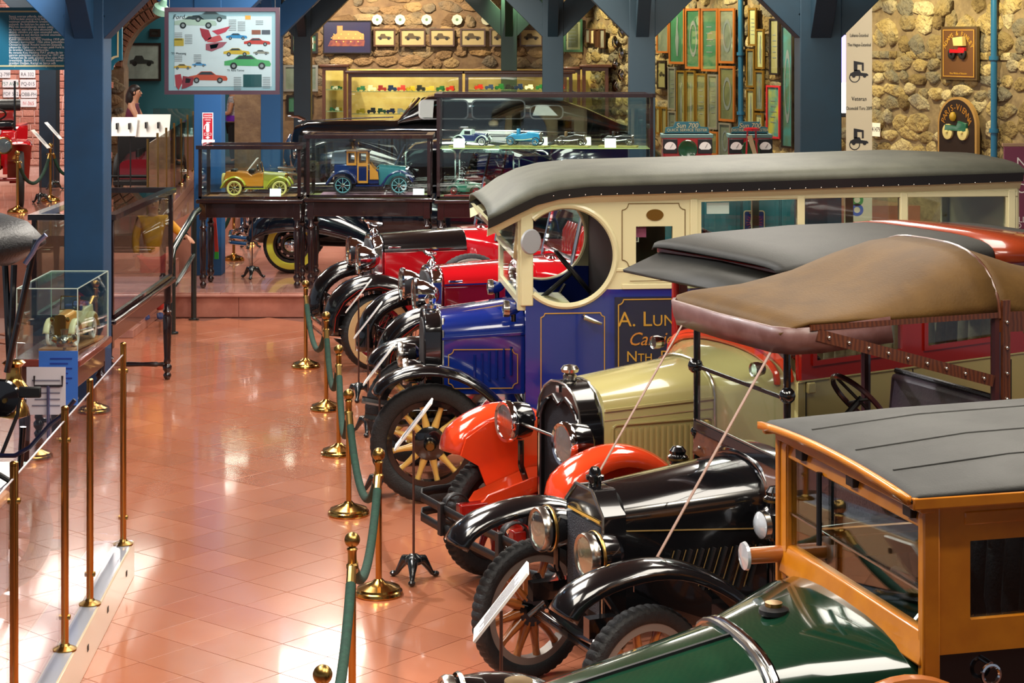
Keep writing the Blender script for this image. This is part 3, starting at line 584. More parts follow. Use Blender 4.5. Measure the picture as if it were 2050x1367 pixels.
# ================================================================ CREAM AND ORANGE-RED LIMOUSINE
ORED = mat('orange_red_enamel', 'd8401c', .14, 0, 1); BCREAM = mat('cream_enamel', 'b4a96e', .22, 0, .8); DRED = mat('dark_red_enamel', '96180f', .22, 0, .8)
CORE = mat('honeycomb_core', '16171b', .5, .3, 0, '2a2b33', 120, .6, 200); BEIGE = mat('beige_leather', 'b8a078', .5, 0, 0, 'a48c64', 12, .15, 50)
ROOFD = mat('dark_roof_cloth', '282824', .6, 0, 0, '302f2b', 4, .1, 80)
def limousine():
    c = car('limousine', 'cream bodied vintage limousine with orange red fenders and dark cloth roof', (.196, 12.49), 27)
    for x, y in ((0, .74), (0, -.74), (-3.05, .74), (-3.05, -.74)):
        wheel(c, x, y, .41, .13, 'wood', 12, DRED, BLK, BLK, .25 if x == 0 else 0, .012, rr=.70)
    for s in (1, -1):
        fender(c, [(.30, .86), (.26, .97), (.10, 1.06), (-.10, 1.095), (-.32, 1.03), (-.50, .88), (-.64, .68), (-.78, .55), (-1.0, .50)], s*.60, s*.92, ORED, crown=.06, lip=.05)
        pts = [(.30, .86), (.26, .97), (.10, 1.06), (-.10, 1.095), (-.32, 1.03), (-.50, .88), (-.64, .68), (-.80, .50), (-.80, .42), (-.3, .41), (-.02, .45), (.09, .58), (.17, .78)]
        MB().prism([(p[0], s*.60, p[1]) for p in pts], (0, -s*.012, 0)).build('fender_skirt', ORED, c, smooth=0)
        MB().prism([(.30, s*.58, .52), (.20, s*.58, .60), (-.2, s*.58, .72), (-.75, s*.58, .72), (-.75, s*.30, .78), (-.2, s*.30, .78), (.22, s*.34, .66), (.32, s*.36, .55)], (0, 0, -.1)).build('valance', ORED, c, bevel=.02)
        fender(c, [(-2.4, .6), (-2.6, .9), (-3.05, 1.08), (-3.45, .9), (-3.6, .6)], s*.60, s*.92, ORED)
        B('running_board', BLK, c, -2.45, -.95, min(s*.6, s*.92), max(s*.6, s*.92), .42, .47, .01)
        B('chassis_rail', DRED, c, -3.6, .42, min(s*.34, s*.42), max(s*.34, s*.42), .50, .60, .01)
    MB().cyl((0, -.7, .41), (0, .7, .41), .035).build('front_axle', DRED, c)
    # bumper of two flat bars with curled ends
    for z in (.44, .57):
        P = [(.18, -.92), (.34, -.93), (.44, -.90), (.50, -.78), (.52, 0), (.50, .78), (.44, .90), (.34, .93), (.18, .92)]
        MB().grid([[(x, y, z-.028), (x, y, z+.028)] for x, y in P]).build('bumper_bar', BLKM, c, solid=.012, smooth=50)
    for s in (1, -1):
        MB().grid([[(x, s*.42-.03, z), (x, s*.42+.03, z)] for x, z in [(.42, .48)]+[(.42+.09*math.sin(t), .57-.09*math.cos(t)) for t in [PI*2*k/14 for k in range(12)]]]).build('bumper_iron', BLKM, c, solid=.01, smooth=60)
        B('bumper_clamp', BLKM, c, .50, .54, s*.42-.025, s*.42+.025, .40, .61, .004)
    # radiator with shaped shell
    def shp(hw, zt, zs, zb, dip): return [(-hw, zb), (-hw, zs), (-hw*.86, zs+.07), (-hw*.62, zt-.045), (-hw*.30, zt-.01), (0, zt-dip), (hw*.30, zt-.01), (hw*.62, zt-.045), (hw*.86, zs+.07), (hw, zs), (hw, zb)]
    out = [(-.30, .50), (-.30, 1.14), (-.27, 1.27), (-.20, 1.36), (-.10, 1.41), (0, 1.42), (.10, 1.41), (.20, 1.36), (.27, 1.27), (.30, 1.14), (.30, .50)]
    inn = shp(.255, 1.325, 1.16, .56, .06)
    r = plate('radiator', [out, inn], .16, BLK, c, (-.20, 0, 0), (0, 1, 0), (0, 0, 1), bevel=.01)
    plate('radiator_core', [inn], .10, CORE, r, (-.20, 0, 0), (0, 1, 0), (0, 0, 1))
    MB().tube([(-.115, p[0], p[1]) for p in inn], .012, 6, True).build('radiator_trim', CHROME, r)
    line_ = MB().tube([(-.118, p[0]*.99, p[1]*.997) for p in out[1:-1]], .008, 6).build('shell_edge', NICK, r)
    MB().tube([(-.285, p[0], p[1]) for p in out], .010, 6).build('shell_bead', NICK, r)
    MB().lathe([(.045, 0), (.045, .03), (.03, .035), (.055, .05), (.06, .07), (.045, .09), (0, .10)], (-.20, 0, 1.42), n=18).build('radiator_cap', NICK, r)
    MB().box(-.112, -.108, -.02, .02, 1.345, 1.39).build('badge', CHROME, r)
    MB().cyl((.0, -.38, 1.10), (.0, .38, 1.10), .011).build('tie_bar', NICK, c)
    for s in (1, -1):
        headlamp(c, (.06, s*.40, 1.10), .132, .19, BLK, CHROME); MB().tube([(-.05, s*.40, .97), (-.05, s*.40, .80), (-.1, s*.40, .66)], .022, 8).build('lamp_post', BLK, c)
    # bonnet, louvres
    b = MB().ringloft([arch(-.28, .31, .66, 1.26, 1.42, 12, .9), arch(-1.06, .38, .66, 1.29, 1.50, 12, .9)]).build('bonnet', BCREAM, c)
    for s in (1, -1):
        MB().bar((-.28, s*.315, 1.265), (-1.06, s*.385, 1.295), .02, .016).build('bonnet_hinge', BCREAM, c)
        MB().bar((-.28, s*.313, 1.20), (-1.06, s*.383, 1.225), .005, .006).build('bonnet_crease', BEIGE, c)
    lm = MB().ringloft([[(x, y, z) for x, y in ((-.012, 0), (-.004, .014), (.008, .014), (.012, 0))] for z in (0, .015, .30, .32)]).mesh('louvre', 40)
    for k in range(17):
        x = -.36-.041*k; link('louvre', lm, BCREAM, b, (x, .314+.07*(-.28-x)/.78, .82))
    l = line(c, rrect(-1.05, -.33, .78, 1.17, .04), .0, BCREAM, .008, th=.02)
    for q in l.data.vertices: q.co.y += .318+.07*(-.28-q.co.x)/.78
    # scuttle sweeping out to the body
    MB().ringloft([arch(-1.06, .385, .62, 1.30, 1.505, 12, .9), arch(-1.18, .47, .55, 1.32, 1.53, 12, .9), arch(-1.34, .64, .5, 1.38, 1.57, 12, .9), arch(-1.46, .745, .5, 1.42, 1.59, 12, .9)]).build('scuttle', BCREAM, c, smooth=60)
    MB().tube([p for p in arch(-1.06, .39, .62, 1.305, 1.51, 12, .9)], .010, 6).build('scuttle_bead', NICK, c)
    MB().tube([p for p in arch(-1.36, .66, 1.40, 1.42, 1.60, 14, .9)], .022, 8).build('scuttle_band', ORED, c); MB().tube([p for p in arch(-1.42, .71, 1.42, 1.44, 1.615, 14, .9)], .03, 8).build('scuttle_band', ORED, c)
    for s in (1, -1): headlamp(c, (-1.22, s*.62, 1.50), .045, .07, BLK, NICK, name='side_lamp')
    # body
    for s in (1, -1):
        y = s*.76
        plate('body_side', [[(-1.44, .5), (-4.1, .5), (-4.1, 1.49), (-1.44, 1.42)]], .04, BCREAM, c, (0, y, 0), (1, 0, 0), (0, 0, 1))
        ho = [[(-2.27, 1.57), (-1.56, 1.545), (-1.56, 2.06), (-2.27, 2.06)], [(-3.13, 1.60), (-2.46, 1.575), (-2.46, 2.06), (-3.13, 2.06)], [(-3.9, 1.63), (-3.3, 1.61), (-3.3, 2.06), (-3.9, 2.06)]]
        plate('window_frame', [[(-1.46, 1.43), (-4.1, 1.50), (-4.1, 2.14), (-1.46, 2.14)]]+ho, .05, DRED, c, (0, y+s*.004, 0), (1, 0, 0), (0, 0, 1), bevel=.006)
        for q in ho[:2]:
            xa, xb = q[0][0], q[1][0]
            plate('window_bead', [[(xa-.02, q[0][1]-.02), (xb+.02, q[1][1]-.02), (xb+.02, 2.07), (xa-.02, 2.07)], [(xa+.012, q[0][1]+.012), (xb-.012, q[1][1]+.012), (xb-.012, 2.05), (xa+.012, 2.05)]], .02, DRED, c, (0, y+s*.034, 0), (1, 0, 0), (0, 0, 1), bevel=.003)
        for q in ho: B('window_pane', GL, c, q[0][0], q[1][0], y-.003, y+.003, q[0][1]-.01, 2.06)
        MB().bar((-1.44, y+s*.028, 1.43), (-4.1, y+s*.028, 1.50), .008, .01).build('coach_line', BCREAM, c)
        for x in (-1.50, -2.36, -3.2): MB().box(x-.003, x+.003, min(y, y+s*.024), max(y, y+s*.024), .5, 1.44).build('door_gap', BLKM, c)
        for z in (1.40,): B('door_hinge', BCREAM, c, -1.56, -1.50, min(y, y+s*.05), max(y, y+s*.05), z-.05, z+.02, .008)
        MB().cyl((-1.48, s*.74, 1.43), (-1.46, s*.74, 2.1), .025).build('screen_pillar', DRED, c)
    B('rear_panel', DRED, c, -4.12, -4.08, -.76, .76, .5, 2.14); B('floor_pan', BLKM, c, -4.1, -1.3, -.74, .74, .5, .56)
    plate('windscreen_pane', [rect(-.70, .70, 1.55, 2.05)], .006, GL, c, (-1.47, 0, 0), (0, 1, 0), (0, 0, 1))
    seat(c, -2.45, -1.98, -.70, .70, 1.12, .72, BEIGE, 11); seat(c, -3.75, -3.3, -.70, .70, 1.12, .74, BEIGE, 11); B('interior_lining', BEIGE, c, -4.06, -1.9, -.74, -.70, .6, 1.54)
    steering(c, (-1.75, .3, 1.55), (-.6, 0, .75), .2, BLKM, BLKM, .4)
    # roof
    def rs(x, hw, z, ct, n=12): return [(x, hw*math.copysign(abs(math.cos(PI-PI*k/n))**.55, math.cos(PI-PI*k/n)), z+ct*abs(math.sin(PI*k/n))**.6) for k in range(n+1)]
    MB().grid([rs(-1.28, .76, 2.13, .035), rs(-1.33, .82, 2.135, .075), rs(-1.6, .84, 2.14, .11), rs(-2.4, .84, 2.145, .135), rs(-3.1, .84, 2.15, .12), rs(-3.9, .82, 2.14, .09), rs(-4.15, .78, 2.12, .03)]).build('roof', ROOFD, c, smooth=60, solid=.012)
    MB().ringloft([[(x, s_*.83, z) for s_, z in ((-1, 2.10), (1, 2.10), (1, 2.14), (-1, 2.14))] for x in (-1.36, -4.15)]).build('roof_rail', DRED, c, bevel=.008)
    MB().grid([[(-1.02, -.72, 2.0), (-1.0, 0, 2.005), (-1.02, .72, 2.0)], [(-1.36, -.78, 2.10), (-1.36, 0, 2.12), (-1.36, .78, 2.10)]]).build('sun_visor', ROOFD, c, solid=.02)
    MB().grid([rs(-3.0, .86, 2.12, .16), rs(-3.3, .87, 2.11, .17), rs(-3.9, .86, 2.08, .14), rs(-4.2, .80, 2.02, .05)]).build('rear_roof', mat('chestnut_enamel', '8a3418', .25, 0, .7), c, smooth=60, solid=.012)
    return c
limousine()
# ================================================================ BLACK PICKUP WITH LEATHER CANOPY
CANOPY = mat('brown_canopy_leather', '5c421e', .62, 0, 0, '4e3719', 4, .12, 70, spec=.2); WBRN = mat('brown_varnished_wood', '5a2e16', .32, 0, .4, '46220f', 12, ty='wave')
WSP = mat('varnished_oak_spoke', 'a5602a', .3, 0, .6, '8a4c1e', 10, ty='wave'); PURP = mat('plum_leather', '4a3a44', .42, 0, .1, '3a2e38', 10, .1, 60)
OLDG = mat('old_gold_line', '8a7040', .45, .3); STRAP = mat('leather_strap', '8a6a58', .6); OXB = mat('oxblood_steel', '3a1c20', .3, 0, .5)
def pickup():
    c = car('pickup_truck', 'black brass era pickup with brown leather canopy and wooden spoked wheels', (.38, 10.39), 23, cat='truck')
    for x, y in ((0, .70), (0, -.70), (-2.6, .70), (-2.6, -.70)):
        w = wheel(c, x, y, .395, .10, 'wood', 12, WSP, mat('grey_rim', '8a8078', .35, .4), BLK, .22 if x == 0 else 0, .007, rr=.76, spin=.15)
        if x == 0: MB().cyl((.2, 0, -.26), (.24, .0, -.22), .006, n=6).build('valve', NICK, w)
    for s in (1, -1):
        fender(c, [(.46, .80), (.40, .88), (.24, .95), (0, .985), (-.22, .95), (-.45, .83), (-.62, .68), (-.80, .54), (-1.0, .47)], s*.58, s*.86, BLK, crown=.04)
        fender(c, [(-2.0, .5), (-2.2, .78), (-2.6, .95), (-3.0, .78), (-3.1, .55)], s*.58, s*.86, BLK); B('running_board', BLK, c, -2.1, -.95, min(s*.58, s*.86), max(s*.58, s*.86), .40, .44, .01)
        MB().tube([(.02, s*.3, .84), (.02, s*.3, .74), (-.05, s*.36, .62)], .018, 8).build('lamp_fork', BLK, c)
        h_ = headlamp(c, (.12, s*.30, .95), .115, .19, BLK, NICK); MB().lathe([(.124, -.06), (.128, -.055), (.128, -.045), (.124, -.04)], (.12, s*.30, .95), (1, 0, 0), 28, loop=True).build('lamp_band', BRASSD, h_)
        MB().prism([(-.05, s*.50, .80), (-.05, s*.50, .95), (-.3, s*.50, .9), (-.5, s*.5, .72), (-.5, s*.5, .6), (-.2, s*.5, .72)], (0, s*.01, 0)).build('fender_skirt', BLK, c, smooth=0)
        MB().bar((-3.2, s*.36, .60), (.15, s*.36, .60), .07, .1).build('chassis_rail', BLK, c)
    MB().cyl((0, -.65, .395), (0, .65, .395), .03).build('front_axle', BLK, c); MB().tube([(.03, -.55, .62), (.03, -.3, .48), (.03, 0, .46), (.03, .3, .48), (.03, .55, .62)], .028, 6).build('leaf_spring', BLK, c)
    for s in (1, -1): MB().tube([(.1, s*.5, .42), (-.05, s*.45, .55), (.08, s*.3, .5)], .013, 6).build('steering_link', NICK, c)
    # radiator
    out = [(-.235, .56), (-.235, 1.12), (-.10, 1.235), (.10, 1.235), (.235, 1.12), (.235, .56)]
    r = plate('radiator', [out], .13, BLK, c, (-.075, 0, 0), (0, 1, 0), (0, 0, 1), bevel=.012)
    plate('radiator_core', [rect(-.20, .20, .60, 1.06)], .012, mat('herringbone_core', '23252a', .45, .4, 0, '3a3d44', 70, .9, 120), r, (-.006, 0, 0), (0, 1, 0), (0, 0, 1))
    MB().bar((-.004, -.20, 1.085), (-.004, .20, 1.085), .006, .012).build('header_line', GOLD, r); MB().tube([(-.005, .235, .56), (-.005, .235, 1.12), (-.005, .10, 1.235), (-.005, -.10, 1.235), (-.005, -.235, 1.12)], .009, 6).build('shell_edge', NICK, r)
    MB().lathe([(.035, 0), (.035, .03), (.05, .035), (.05, .055), (.035, .06), (.03, .085), (.02, .1), (0, .102)], (-.07, 0, 1.235), n=16).build('radiator_cap', BLK, r)
    # bonnet
    b = MB().ringloft([arch(-.14, .235, .62, 1.06, 1.24, 10, .85), arch(-.95, .34, .60, 1.10, 1.33, 10, .85)]).build('bonnet', BLK, c)
    MB().bar((-.14, .24, 1.04), (-.95, .345, 1.0), .005, .006).build('pinstripe', OLDG, c)
    lm = MB().bar((0, 0, 0), (-.07, .012, .22), .014, .02, up=(0, 1, 0)).mesh('louvre', 0); lg = MB().bar((.03, 0, 0), (-.04, .01, .22), .003, .004, up=(0, 1, 0)).mesh('louvre_line', 0)
    for k in range(8):
        x = -.36-.066*k; y = .24+.105*(-.14-x)/.81+.004; q = link('louvre', lm, BLKM, b, (x, y, .70)); link('louvre_line', lg, OLDG, q)
    MB().tube(arch(-.95, .355, .6, 1.11, 1.35, 12, .85), .014, 6).build('bonnet_bead', BLK, c)
    MB().ringloft([arch(-.95, .36, .55, 1.12, 1.34, 10), arch(-1.05, .50, .5, 1.15, 1.36, 10), arch(-1.15, .55, .5, 1.15, 1.36, 10)]).build('scuttle', BLK, c)
    # raked wooden dash panel, screen frame and glass
    dp = MB().prism([(-.93, -.50, 1.24), (-.93, .50, 1.16), (-.95, .50, 1.33), (-.95, -.50, 1.38)], (-.03, 0, 0)).build('dash_panel', WBRN, c); sm = MB().sph((0, 0, 0), .011, 8).mesh('stud', 60)
    for k in range(5): link('stud', sm, NICK, dp, (-.922, -.40+.2*k, 1.29-.016*k))
    for s in (1, -1):
        p = MB().cyl((-.96, s*.50, 1.05), (-.96, s*.50, 2.13), .02, n=10).build('screen_post', BLK, c); MB().sph((-.955, s*.51, 1.74), .045, 12).build('screen_hinge', BLK, p); MB().sph((-.955, s*.51, 1.36), .03, 10).build('screen_hinge', BLK, p)
    MB().bar((-.955, -.5, 1.40), (-.955, .5, 1.355), .035, .05).build('screen_rail', BLK, c); MB().bar((-.95, -.5, 1.432), (-.95, .5, 1.387), .01, .012).build('screen_bead', NICK, c)
    plate('windscreen_pane', [[(-.48, 1.43), (.48, 1.39), (.48, 2.08), (-.48, 2.08)]], .006, GL, c, (-.955, 0, 0), (0, 1, 0), (0, 0, 1))
    MB().bar((-.955, -.5, 1.74), (-.955, .5, 1.72), .012, .02).build('screen_rail', BLK, c)
    for s in (1, -1):     # oil side lamps
        l = MB().lathe([(.06, 0), (.075, .02), (.075, .14), (.06, .16), (.045, .17), (.045, .19), (.06, .195), (.06, .22), (.045, .23), (.05, .25), (.03, .275), (0, .28)], (-.86, s*.545, 1.0), n=20).build('oil_lamp', BLK, c)
        MB().lathe([(.062, 0), (.07, .01), (.07, .03), (.05, .045), (0, .055)], (-.80, s*.545, 1.08), (1, 0, 0), 20).build('lamp_glass', LENS, l); MB().lathe([(.06, .0), (.076, .0), (.076, .03), (.06, .03)], (-.80, s*.545, 1.08), (1, 0, 0), 20, loop=True).build('lamp_rim', NICK, l)
        MB().lathe([(.061, 0), (.064, .0), (.064, .012), (.061, .012)], (-.86, s*.545, 1.20), n=20, loop=True).build('brass_band', BRASSD, l)
    # canopy: flat leading edge rising to an arched bow
    def bow(x, hw, z, ct, n=16, p=.8): return [(x, hw*math.copysign(abs(math.cos(PI-PI*k/n))**p, math.cos(PI-PI*k/n)), z+ct*abs(math.sin(PI*k/n))**1.1) for k in range(n+1)]
    rows = []
    for x, hw, z, ct in ((-.86, .60, 2.075, .015), (-.92, .655, 2.12, .02), (-1.0, .66, 2.135, .03), (-1.3, .66, 2.135, .07), (-1.6, .66, 2.13, .16), (-1.85, .66, 2.13, .26), (-2.05, .66, 2.13, .315), (-2.2, .66, 2.13, .33)): rows.append(bow(x, hw, z, ct, p=.6))
    MB().grid(rows).build('canopy', CANOPY, c, smooth=70, solid=.025)
    MB().grid([bow(-2.2, .665, 2.13, .33, p=.6), bow(-2.27, .655, 2.12, .315, p=.6), bow(-2.6, .64, 2.08, .25, p=.6), bow(-3.2, .62, 2.0, .2, p=.6)]).build('rear_canopy', CANOPY, c, smooth=70, solid=.02)
    MB().tube(bow(-2.2, .67, 2.10, .365, 24, .6), .014, 8).build('bow_piping', WBRN, c)
    V_ = [(-.90, -.64), (-.84, -.55), (-.82, 0), (-.84, .55), (-.90, .64), (-1.05, .66), (-1.5, .665)]
    MB().grid([[(x+.01, y, z+.02), (x, y, z-.05), (x-.02, y*.98, z-.12)] for (x, y), z in zip(V_, (2.1, 2.1, 2.1, 2.1, 2.1, 2.1, 2.13))]).build('canopy_valance', mat('canopy_valance_leather', '5c3a34', .4, 0, .1, '70504c', 8), c, solid=.02, smooth=60)
    for s in (1, -1):
        MB().bar((-1.0, s*.66, 2.118), (-2.2, s*.66, 2.118), .03, .03).build('canopy_rail', WBRN, c)
        b_ = MB().bar((-1.04, s*.665, 2.08), (-2.16, s*.665, 1.76), .02, .062).build('canopy_brace', WBRN, c)
        for k in range(9): t = .06+.88*k/8; link('stud', sm, NICK, b_, (lerp(-1.04, -2.16, t), s*.68, lerp(2.08, 1.76, t)))
        p = MB().tube([(-2.2, s*.64, .9), (-2.2, s*.64, 2.13)], .03, 8).build('canopy_post', OXB, c)
        q = MB().bar((-2.23, s*.685, .95), (-2.23, s*.685, 2.2), .02, .05, up=(1, 0, 0)).build('post_strip', WBRN, p)
        for k in range(8): link('stud', sm, NICK, q, (-2.23, s*.70, 1.1+.14*k))
        MB().bar((-2.2, s*.66, 2.08), (-3.2, s*.66, 2.05), .03, .11).build('rear_rail', WBRN, c)
        for x in (-2.32, -2.36): pass
        MB().bar((-.93, s*.50, 2.08), ((-.20 if s < 0 else -.12), s*.50+(.25 if s < 0 else .1), (1.22 if s < 0 else .97)), .022, .004, up=(1, 0, .3)).build('canopy_strap', STRAP, c)
    # cab
    seat(c, -2.25, -1.85, -.55, .55, 1.0, .25, LEATHB, 8); sb = MB().ringloft([[(x, y, z) for x, z in ((0, 0), (-.08, 0), (-.13, .50), (-.05, .50))] for y in (-.56, -.4, .4, .56)]).build('seat_back', PURP, c, bevel=.03); sb.location = (-2.27, 0, 1.10)
    MB().tube([(-2.36, -.55, 1.61), (-2.36, .55, 1.61)], .018, 8).build('seat_piping', LEATHB, c)
    steering(c, (-1.58, .24, 1.62), (-.75, 0, .66), .19, OXB, BLKM, .6)
    B('cab_floor', BLKM, c, -2.3, -1.1, -.55, .55, .6, .66); B('cargo_bed', BLK, c, -3.4, -2.4, -.62, .62, .62, 1.15, .01); B('body_sill', BLK, c, -2.4, -1.1, .5, .58, .55, 1.05, .01); B('body_sill', BLK, c, -2.4, -1.1, -.58, -.5, .55, 1.05, .01)
    return c
pickup()
# ================================================================ GREEN WOOD-BODIED CAR
GREEN = mat('dark_green_enamel', '0e2e20', .12, 0, 1, '123826', 2); OAK = mat('varnished_ash_frame', 'cf8018', .3, 0, .5, 'bc6e12', 5, ty='noise'); ROOFG = mat('grey_roof_fabric', '2c2c2a', .7, 0, 0, '383836', 3, .1, 120)
TAN = mat('brown_leather_tube', 'a8602a', .3, 0, .5)
def woody():
    c = car('wood_bodied_car', 'dark green vintage car with varnished wooden body frame and grey fabric roof', (1.30, 7.75), 15)
    for x, y in ((1.25, .66), (1.25, -.66), (-1.5, .66), (-1.5, -.66)): wheel(c, x, y, .38, .11, 'wood', 12, WSP, BLK, BLK, 0, .006)
    for s in (1, -1):
        fender(c, [(1.68, .72), (1.6, .84), (1.42, .93), (1.2, .95), (.98, .88), (.8, .72), (.6, .52), (.3, .45)], s*.54, s*.82, BLK)
        fender(c, [(-1.0, .5), (-1.2, .8), (-1.5, .93), (-1.85, .8), (-2.0, .5)], s*.54, s*.82, BLK); B('running_board', BLK, c, -1.1, .4, min(s*.6, s*.84), max(s*.6, s*.84), .38, .43, .01)
        h_ = headlamp(c, (1.52, s*.34, 1.0), .11, .18, BLK, NICK); MB().lathe([(.122, -.06), (.126, -.05), (.122, -.04)], (1.52, s*.34, 1.0), (1, 0, 0), 24, loop=True).build('lamp_band', NICK, h_); MB().cyl((1.42, s*.34, .6), (1.42, s*.34, .9), .02).build('lamp_post', BLK, c)
        MB().bar((-2.2, s*.34, .55), (1.6, s*.34, .55), .07, .1).build('chassis_rail', BLK, c)
    MB().cyl((1.25, -.6, .38), (1.25, .6, .38), .03).build('front_axle', BLK, c)
    MB().ringloft([arch(1.26, .27, .55, .98, 1.12), arch(1.38, .27, .55, .98, 1.12)]).build('radiator', NICK, c, bevel=.01)
    MB().lathe([(.03, 0), (.03, .03), (.055, .035), (.055, .07), (0, .072)], (1.32, 0, 1.12), n=18).build('radiator_cap', BRASSD, c)
    b = MB().ringloft([arch(1.26, .265, .6, .97, 1.115, 10, .8), arch(.46, .40, .6, 1.13, 1.29, 10, .8)]).build('bonnet', GREEN, c)
    MB().bar((1.26, 0, 1.12), (.46, 0, 1.295), .016, .012).build('bonnet_hinge', BLKM, c)
    for s in (1, -1): MB().bar((1.26, s*.262, 1.0), (.46, s*.396, 1.16), .014, .014).build('bonnet_hinge', GREEN, c)
    MB().tube(arch(.45, .41, .6, 1.135, 1.30, 12, .8), .014, 8).build('bonnet_strap', NICK, c); MB().tube(arch(.42, .415, .6, 1.14, 1.305, 12, .8), .014, 8).build('bonnet_strap', CHROME, c)
    MB().ringloft([arch(.46, .40, .55, 1.13, 1.295, 12, .8), arch(.30, .47, .5, 1.18, 1.335, 12, .8), arch(.08, .60, .5, 1.24, 1.385, 12, .8), arch(-.04, .64, .5, 1.26, 1.40, 12, .8)]).build('scuttle', GREEN, c, smooth=60)
    MB().lathe([(.045, 0), (.06, .012), (.06, .03), (.04, .04)], (.25, -.06, 1.335), n=20).build('filler_neck', BLKM, c); MB().lathe([(.035, .04), (.035, .055), (0, .056)], (.25, -.06, 1.335), n=20).build('filler_cap', BRASSD, c)
    # windscreen of ash
    ZB, ZT = 1.40, 1.90; xw = -.06
    MB().prism([(xw+.05, -.64, ZB-.06), (xw+.05, .68, ZB-.06), (xw+.02, .68, ZB+.06), (xw+.02, -.64, ZB+.06)], (-.05, 0, 0)).build('screen_sill', OAK, c, bevel=.01)
    MB().prism([(xw+.02, -.64, ZT-.065), (xw+.02, .68, ZT-.065), (xw, .68, ZT+.01), (xw, -.64, ZT+.01)], (-.04, 0, 0)).build('screen_header', OAK, c, bevel=.006)
    MB().prism([(xw+.05, -.66, ZT+.005), (xw+.05, .70, ZT+.005), (xw+.05, .70, ZT+.045), (xw+.05, -.66, ZT+.045)], (-.06, 0, 0)).build('roof_header', OAK, c, bevel=.006)
    for y in (-.63, .66): MB().tube([(xw, y, 1.2), (xw, y, ZT-.02), (xw-.02, y, ZT+.03)], .04, 4).build('screen_post', OAK, c); MB().box(xw-.02, xw+.025, y-.03, y+.03, 1.2, ZT).build('post_face', OAK, c, bevel=.008)
    plate('windscreen_pane', [rect(-.60, .63, ZB+.05, ZT-.06)], .006, GL, c, (xw, 0, 0), (0, 1, 0), (0, 0, 1)); MB().bar((xw+.01, -.60, 1.60), (xw+.01, .63, 1.60), .006, .008).build('pane_joint', NICK, c)
    for y in (-.45, .05, .55): B('screen_hinge', BLKM, c, xw, xw+.035, y-.035, y+.035, ZT-.04, ZT+.02, .004)
    MB().cyl((xw+.03, -.25, ZT-.05), (xw+.03, -.25, 1.55), .012, n=8).build('wiper', BLKM, c)
    l = MB().cyl((-.08, -.66, 1.41), (.12, -.66, 1.41), .036, n=16).build('side_lamp', TAN, c); MB().lathe([(.05, 0), (.062, .008), (.058, .02), (0, .028)], (.12, -.66, 1.41), (1, 0, 0), 20).build('lamp_glass', LENS, l)
    # wooden doors
    for s in (1, -1):
        y = s*.66
        plate('door_frame', [[(-.05, 1.38), (-2.2, 1.38), (-2.2, 1.94), (-.05, 1.94)], rect(-.78, -.19, 1.47, 1.82), rect(-1.45, -.92, 1.47, 1.82), rect(-2.1, -1.55, 1.47, 1.82)], .05, OAK, c, (0, y, 0), (1, 0, 0), (0, 0, 1), bevel=.008)
        for a, b_ in ((-.78, -.19), (-1.45, -.92), (-2.1, -1.55)):
            plate('window_frame', [rect(a, b_, 1.47, 1.82), rect(a+.025, b_-.025, 1.50, 1.79)], .03, OAK, c, (0, y+s*.01, 0), (1, 0, 0), (0, 0, 1), bevel=.004); B('window_pane', GL, c, a, b_, y-.003, y+.003, 1.48, 1.81)
            B('frieze_panel', OAK, c, a, b_, y-.03, y+.03, 1.85, 1.90, .006)
        plate('body_side', [[(-.05, .48), (-2.2, .48), (-2.2, 1.38), (-.05, 1.38)]], .04, BLK, c, (0, y, 0), (1, 0, 0), (0, 0, 1))
        B('frame_post', OAK, c, -.09, -.02, min(y, y+s*.035), max(y, y+s*.035), 1.1, 1.94, .008)
        k_ = MB().cyl((-.28, y, 1.34), (-.28, y+s*.06, 1.34), .012).build('door_handle', CHROME, c); MB().tube([(-.28+.035*math.cos(t), y+s*.06, 1.305+.035*math.sin(t)) for t in [2*PI*q/20 for q in range(20)]], .008, 6, True).build('handle_ring', CHROME, k_)
    B('floor_pan', BLKM, c, -2.2, .3, -.62, .62, .5, .55); B('rear_panel', BLK, c, -2.24, -2.18, -.66, .66, .48, 1.95)
    seat(c, -1.0, -.6, -.58, .58, 1.05, .6, LEATHB, 8); steering(c, (-.30, .22, 1.42), (-.7, 0, .7), .19, BLKM, NICK, .3)
    # roof
    def rs(x, z, ct, hw=.71, n=14): return [(x, hw*math.copysign(abs(math.cos(PI-PI*k/n))**.8, math.cos(PI-PI*k/n)), z+ct*abs(math.sin(PI*k/n))) for k in range(n+1)]
    MB().grid([rs(.035, 1.95, .03), rs(.0, 1.965, .045), rs(-.5, 1.97, .085), rs(-1.2, 1.975, .095), rs(-2.2, 1.96, .07), rs(-2.3, 1.93, .02)]).build('roof', ROOFG, c, smooth=60, solid=.012)
    for s in (1, -1): MB().bar((.03, s*.70, 1.945), (-2.3, s*.70, 1.945), .035, .045).build('roof_rail', OAK, c, bevel=.006)
    MB().grid([[(.045, y, 1.945+.03*(1-(y/.71)**2)), (.045, y, 1.975+.03*(1-(y/.71)**2))] for y in [-.71+.142*k for k in range(11)]]).build('roof_edge', OAK, c, solid=.02)
    def rzz(y, z, ct): q = (abs(y)/.71)**1.25; return z+ct*math.sqrt(max(0, 1-q*q))+.007
    for y in (-.3, .12, .45): MB().tube([(x, y, rzz(y, z, ct)) for x, z, ct in ((-.02, 1.9655, .047), (-.5, 1.97, .085), (-1.2, 1.975, .095), (-2.1, 1.961, .072))], .004, 6).build('roof_seam', ROOFG, c)
    # spare wheel with tan cover beside the bonnet
    sp = MB().tube([(.10+.33*math.cos(t), .80, 1.0+.33*math.sin(t)) for t in [2*PI*k/40 for k in range(40)]], .032, 10, True).build('spare_wheel_ring', TAN, c)
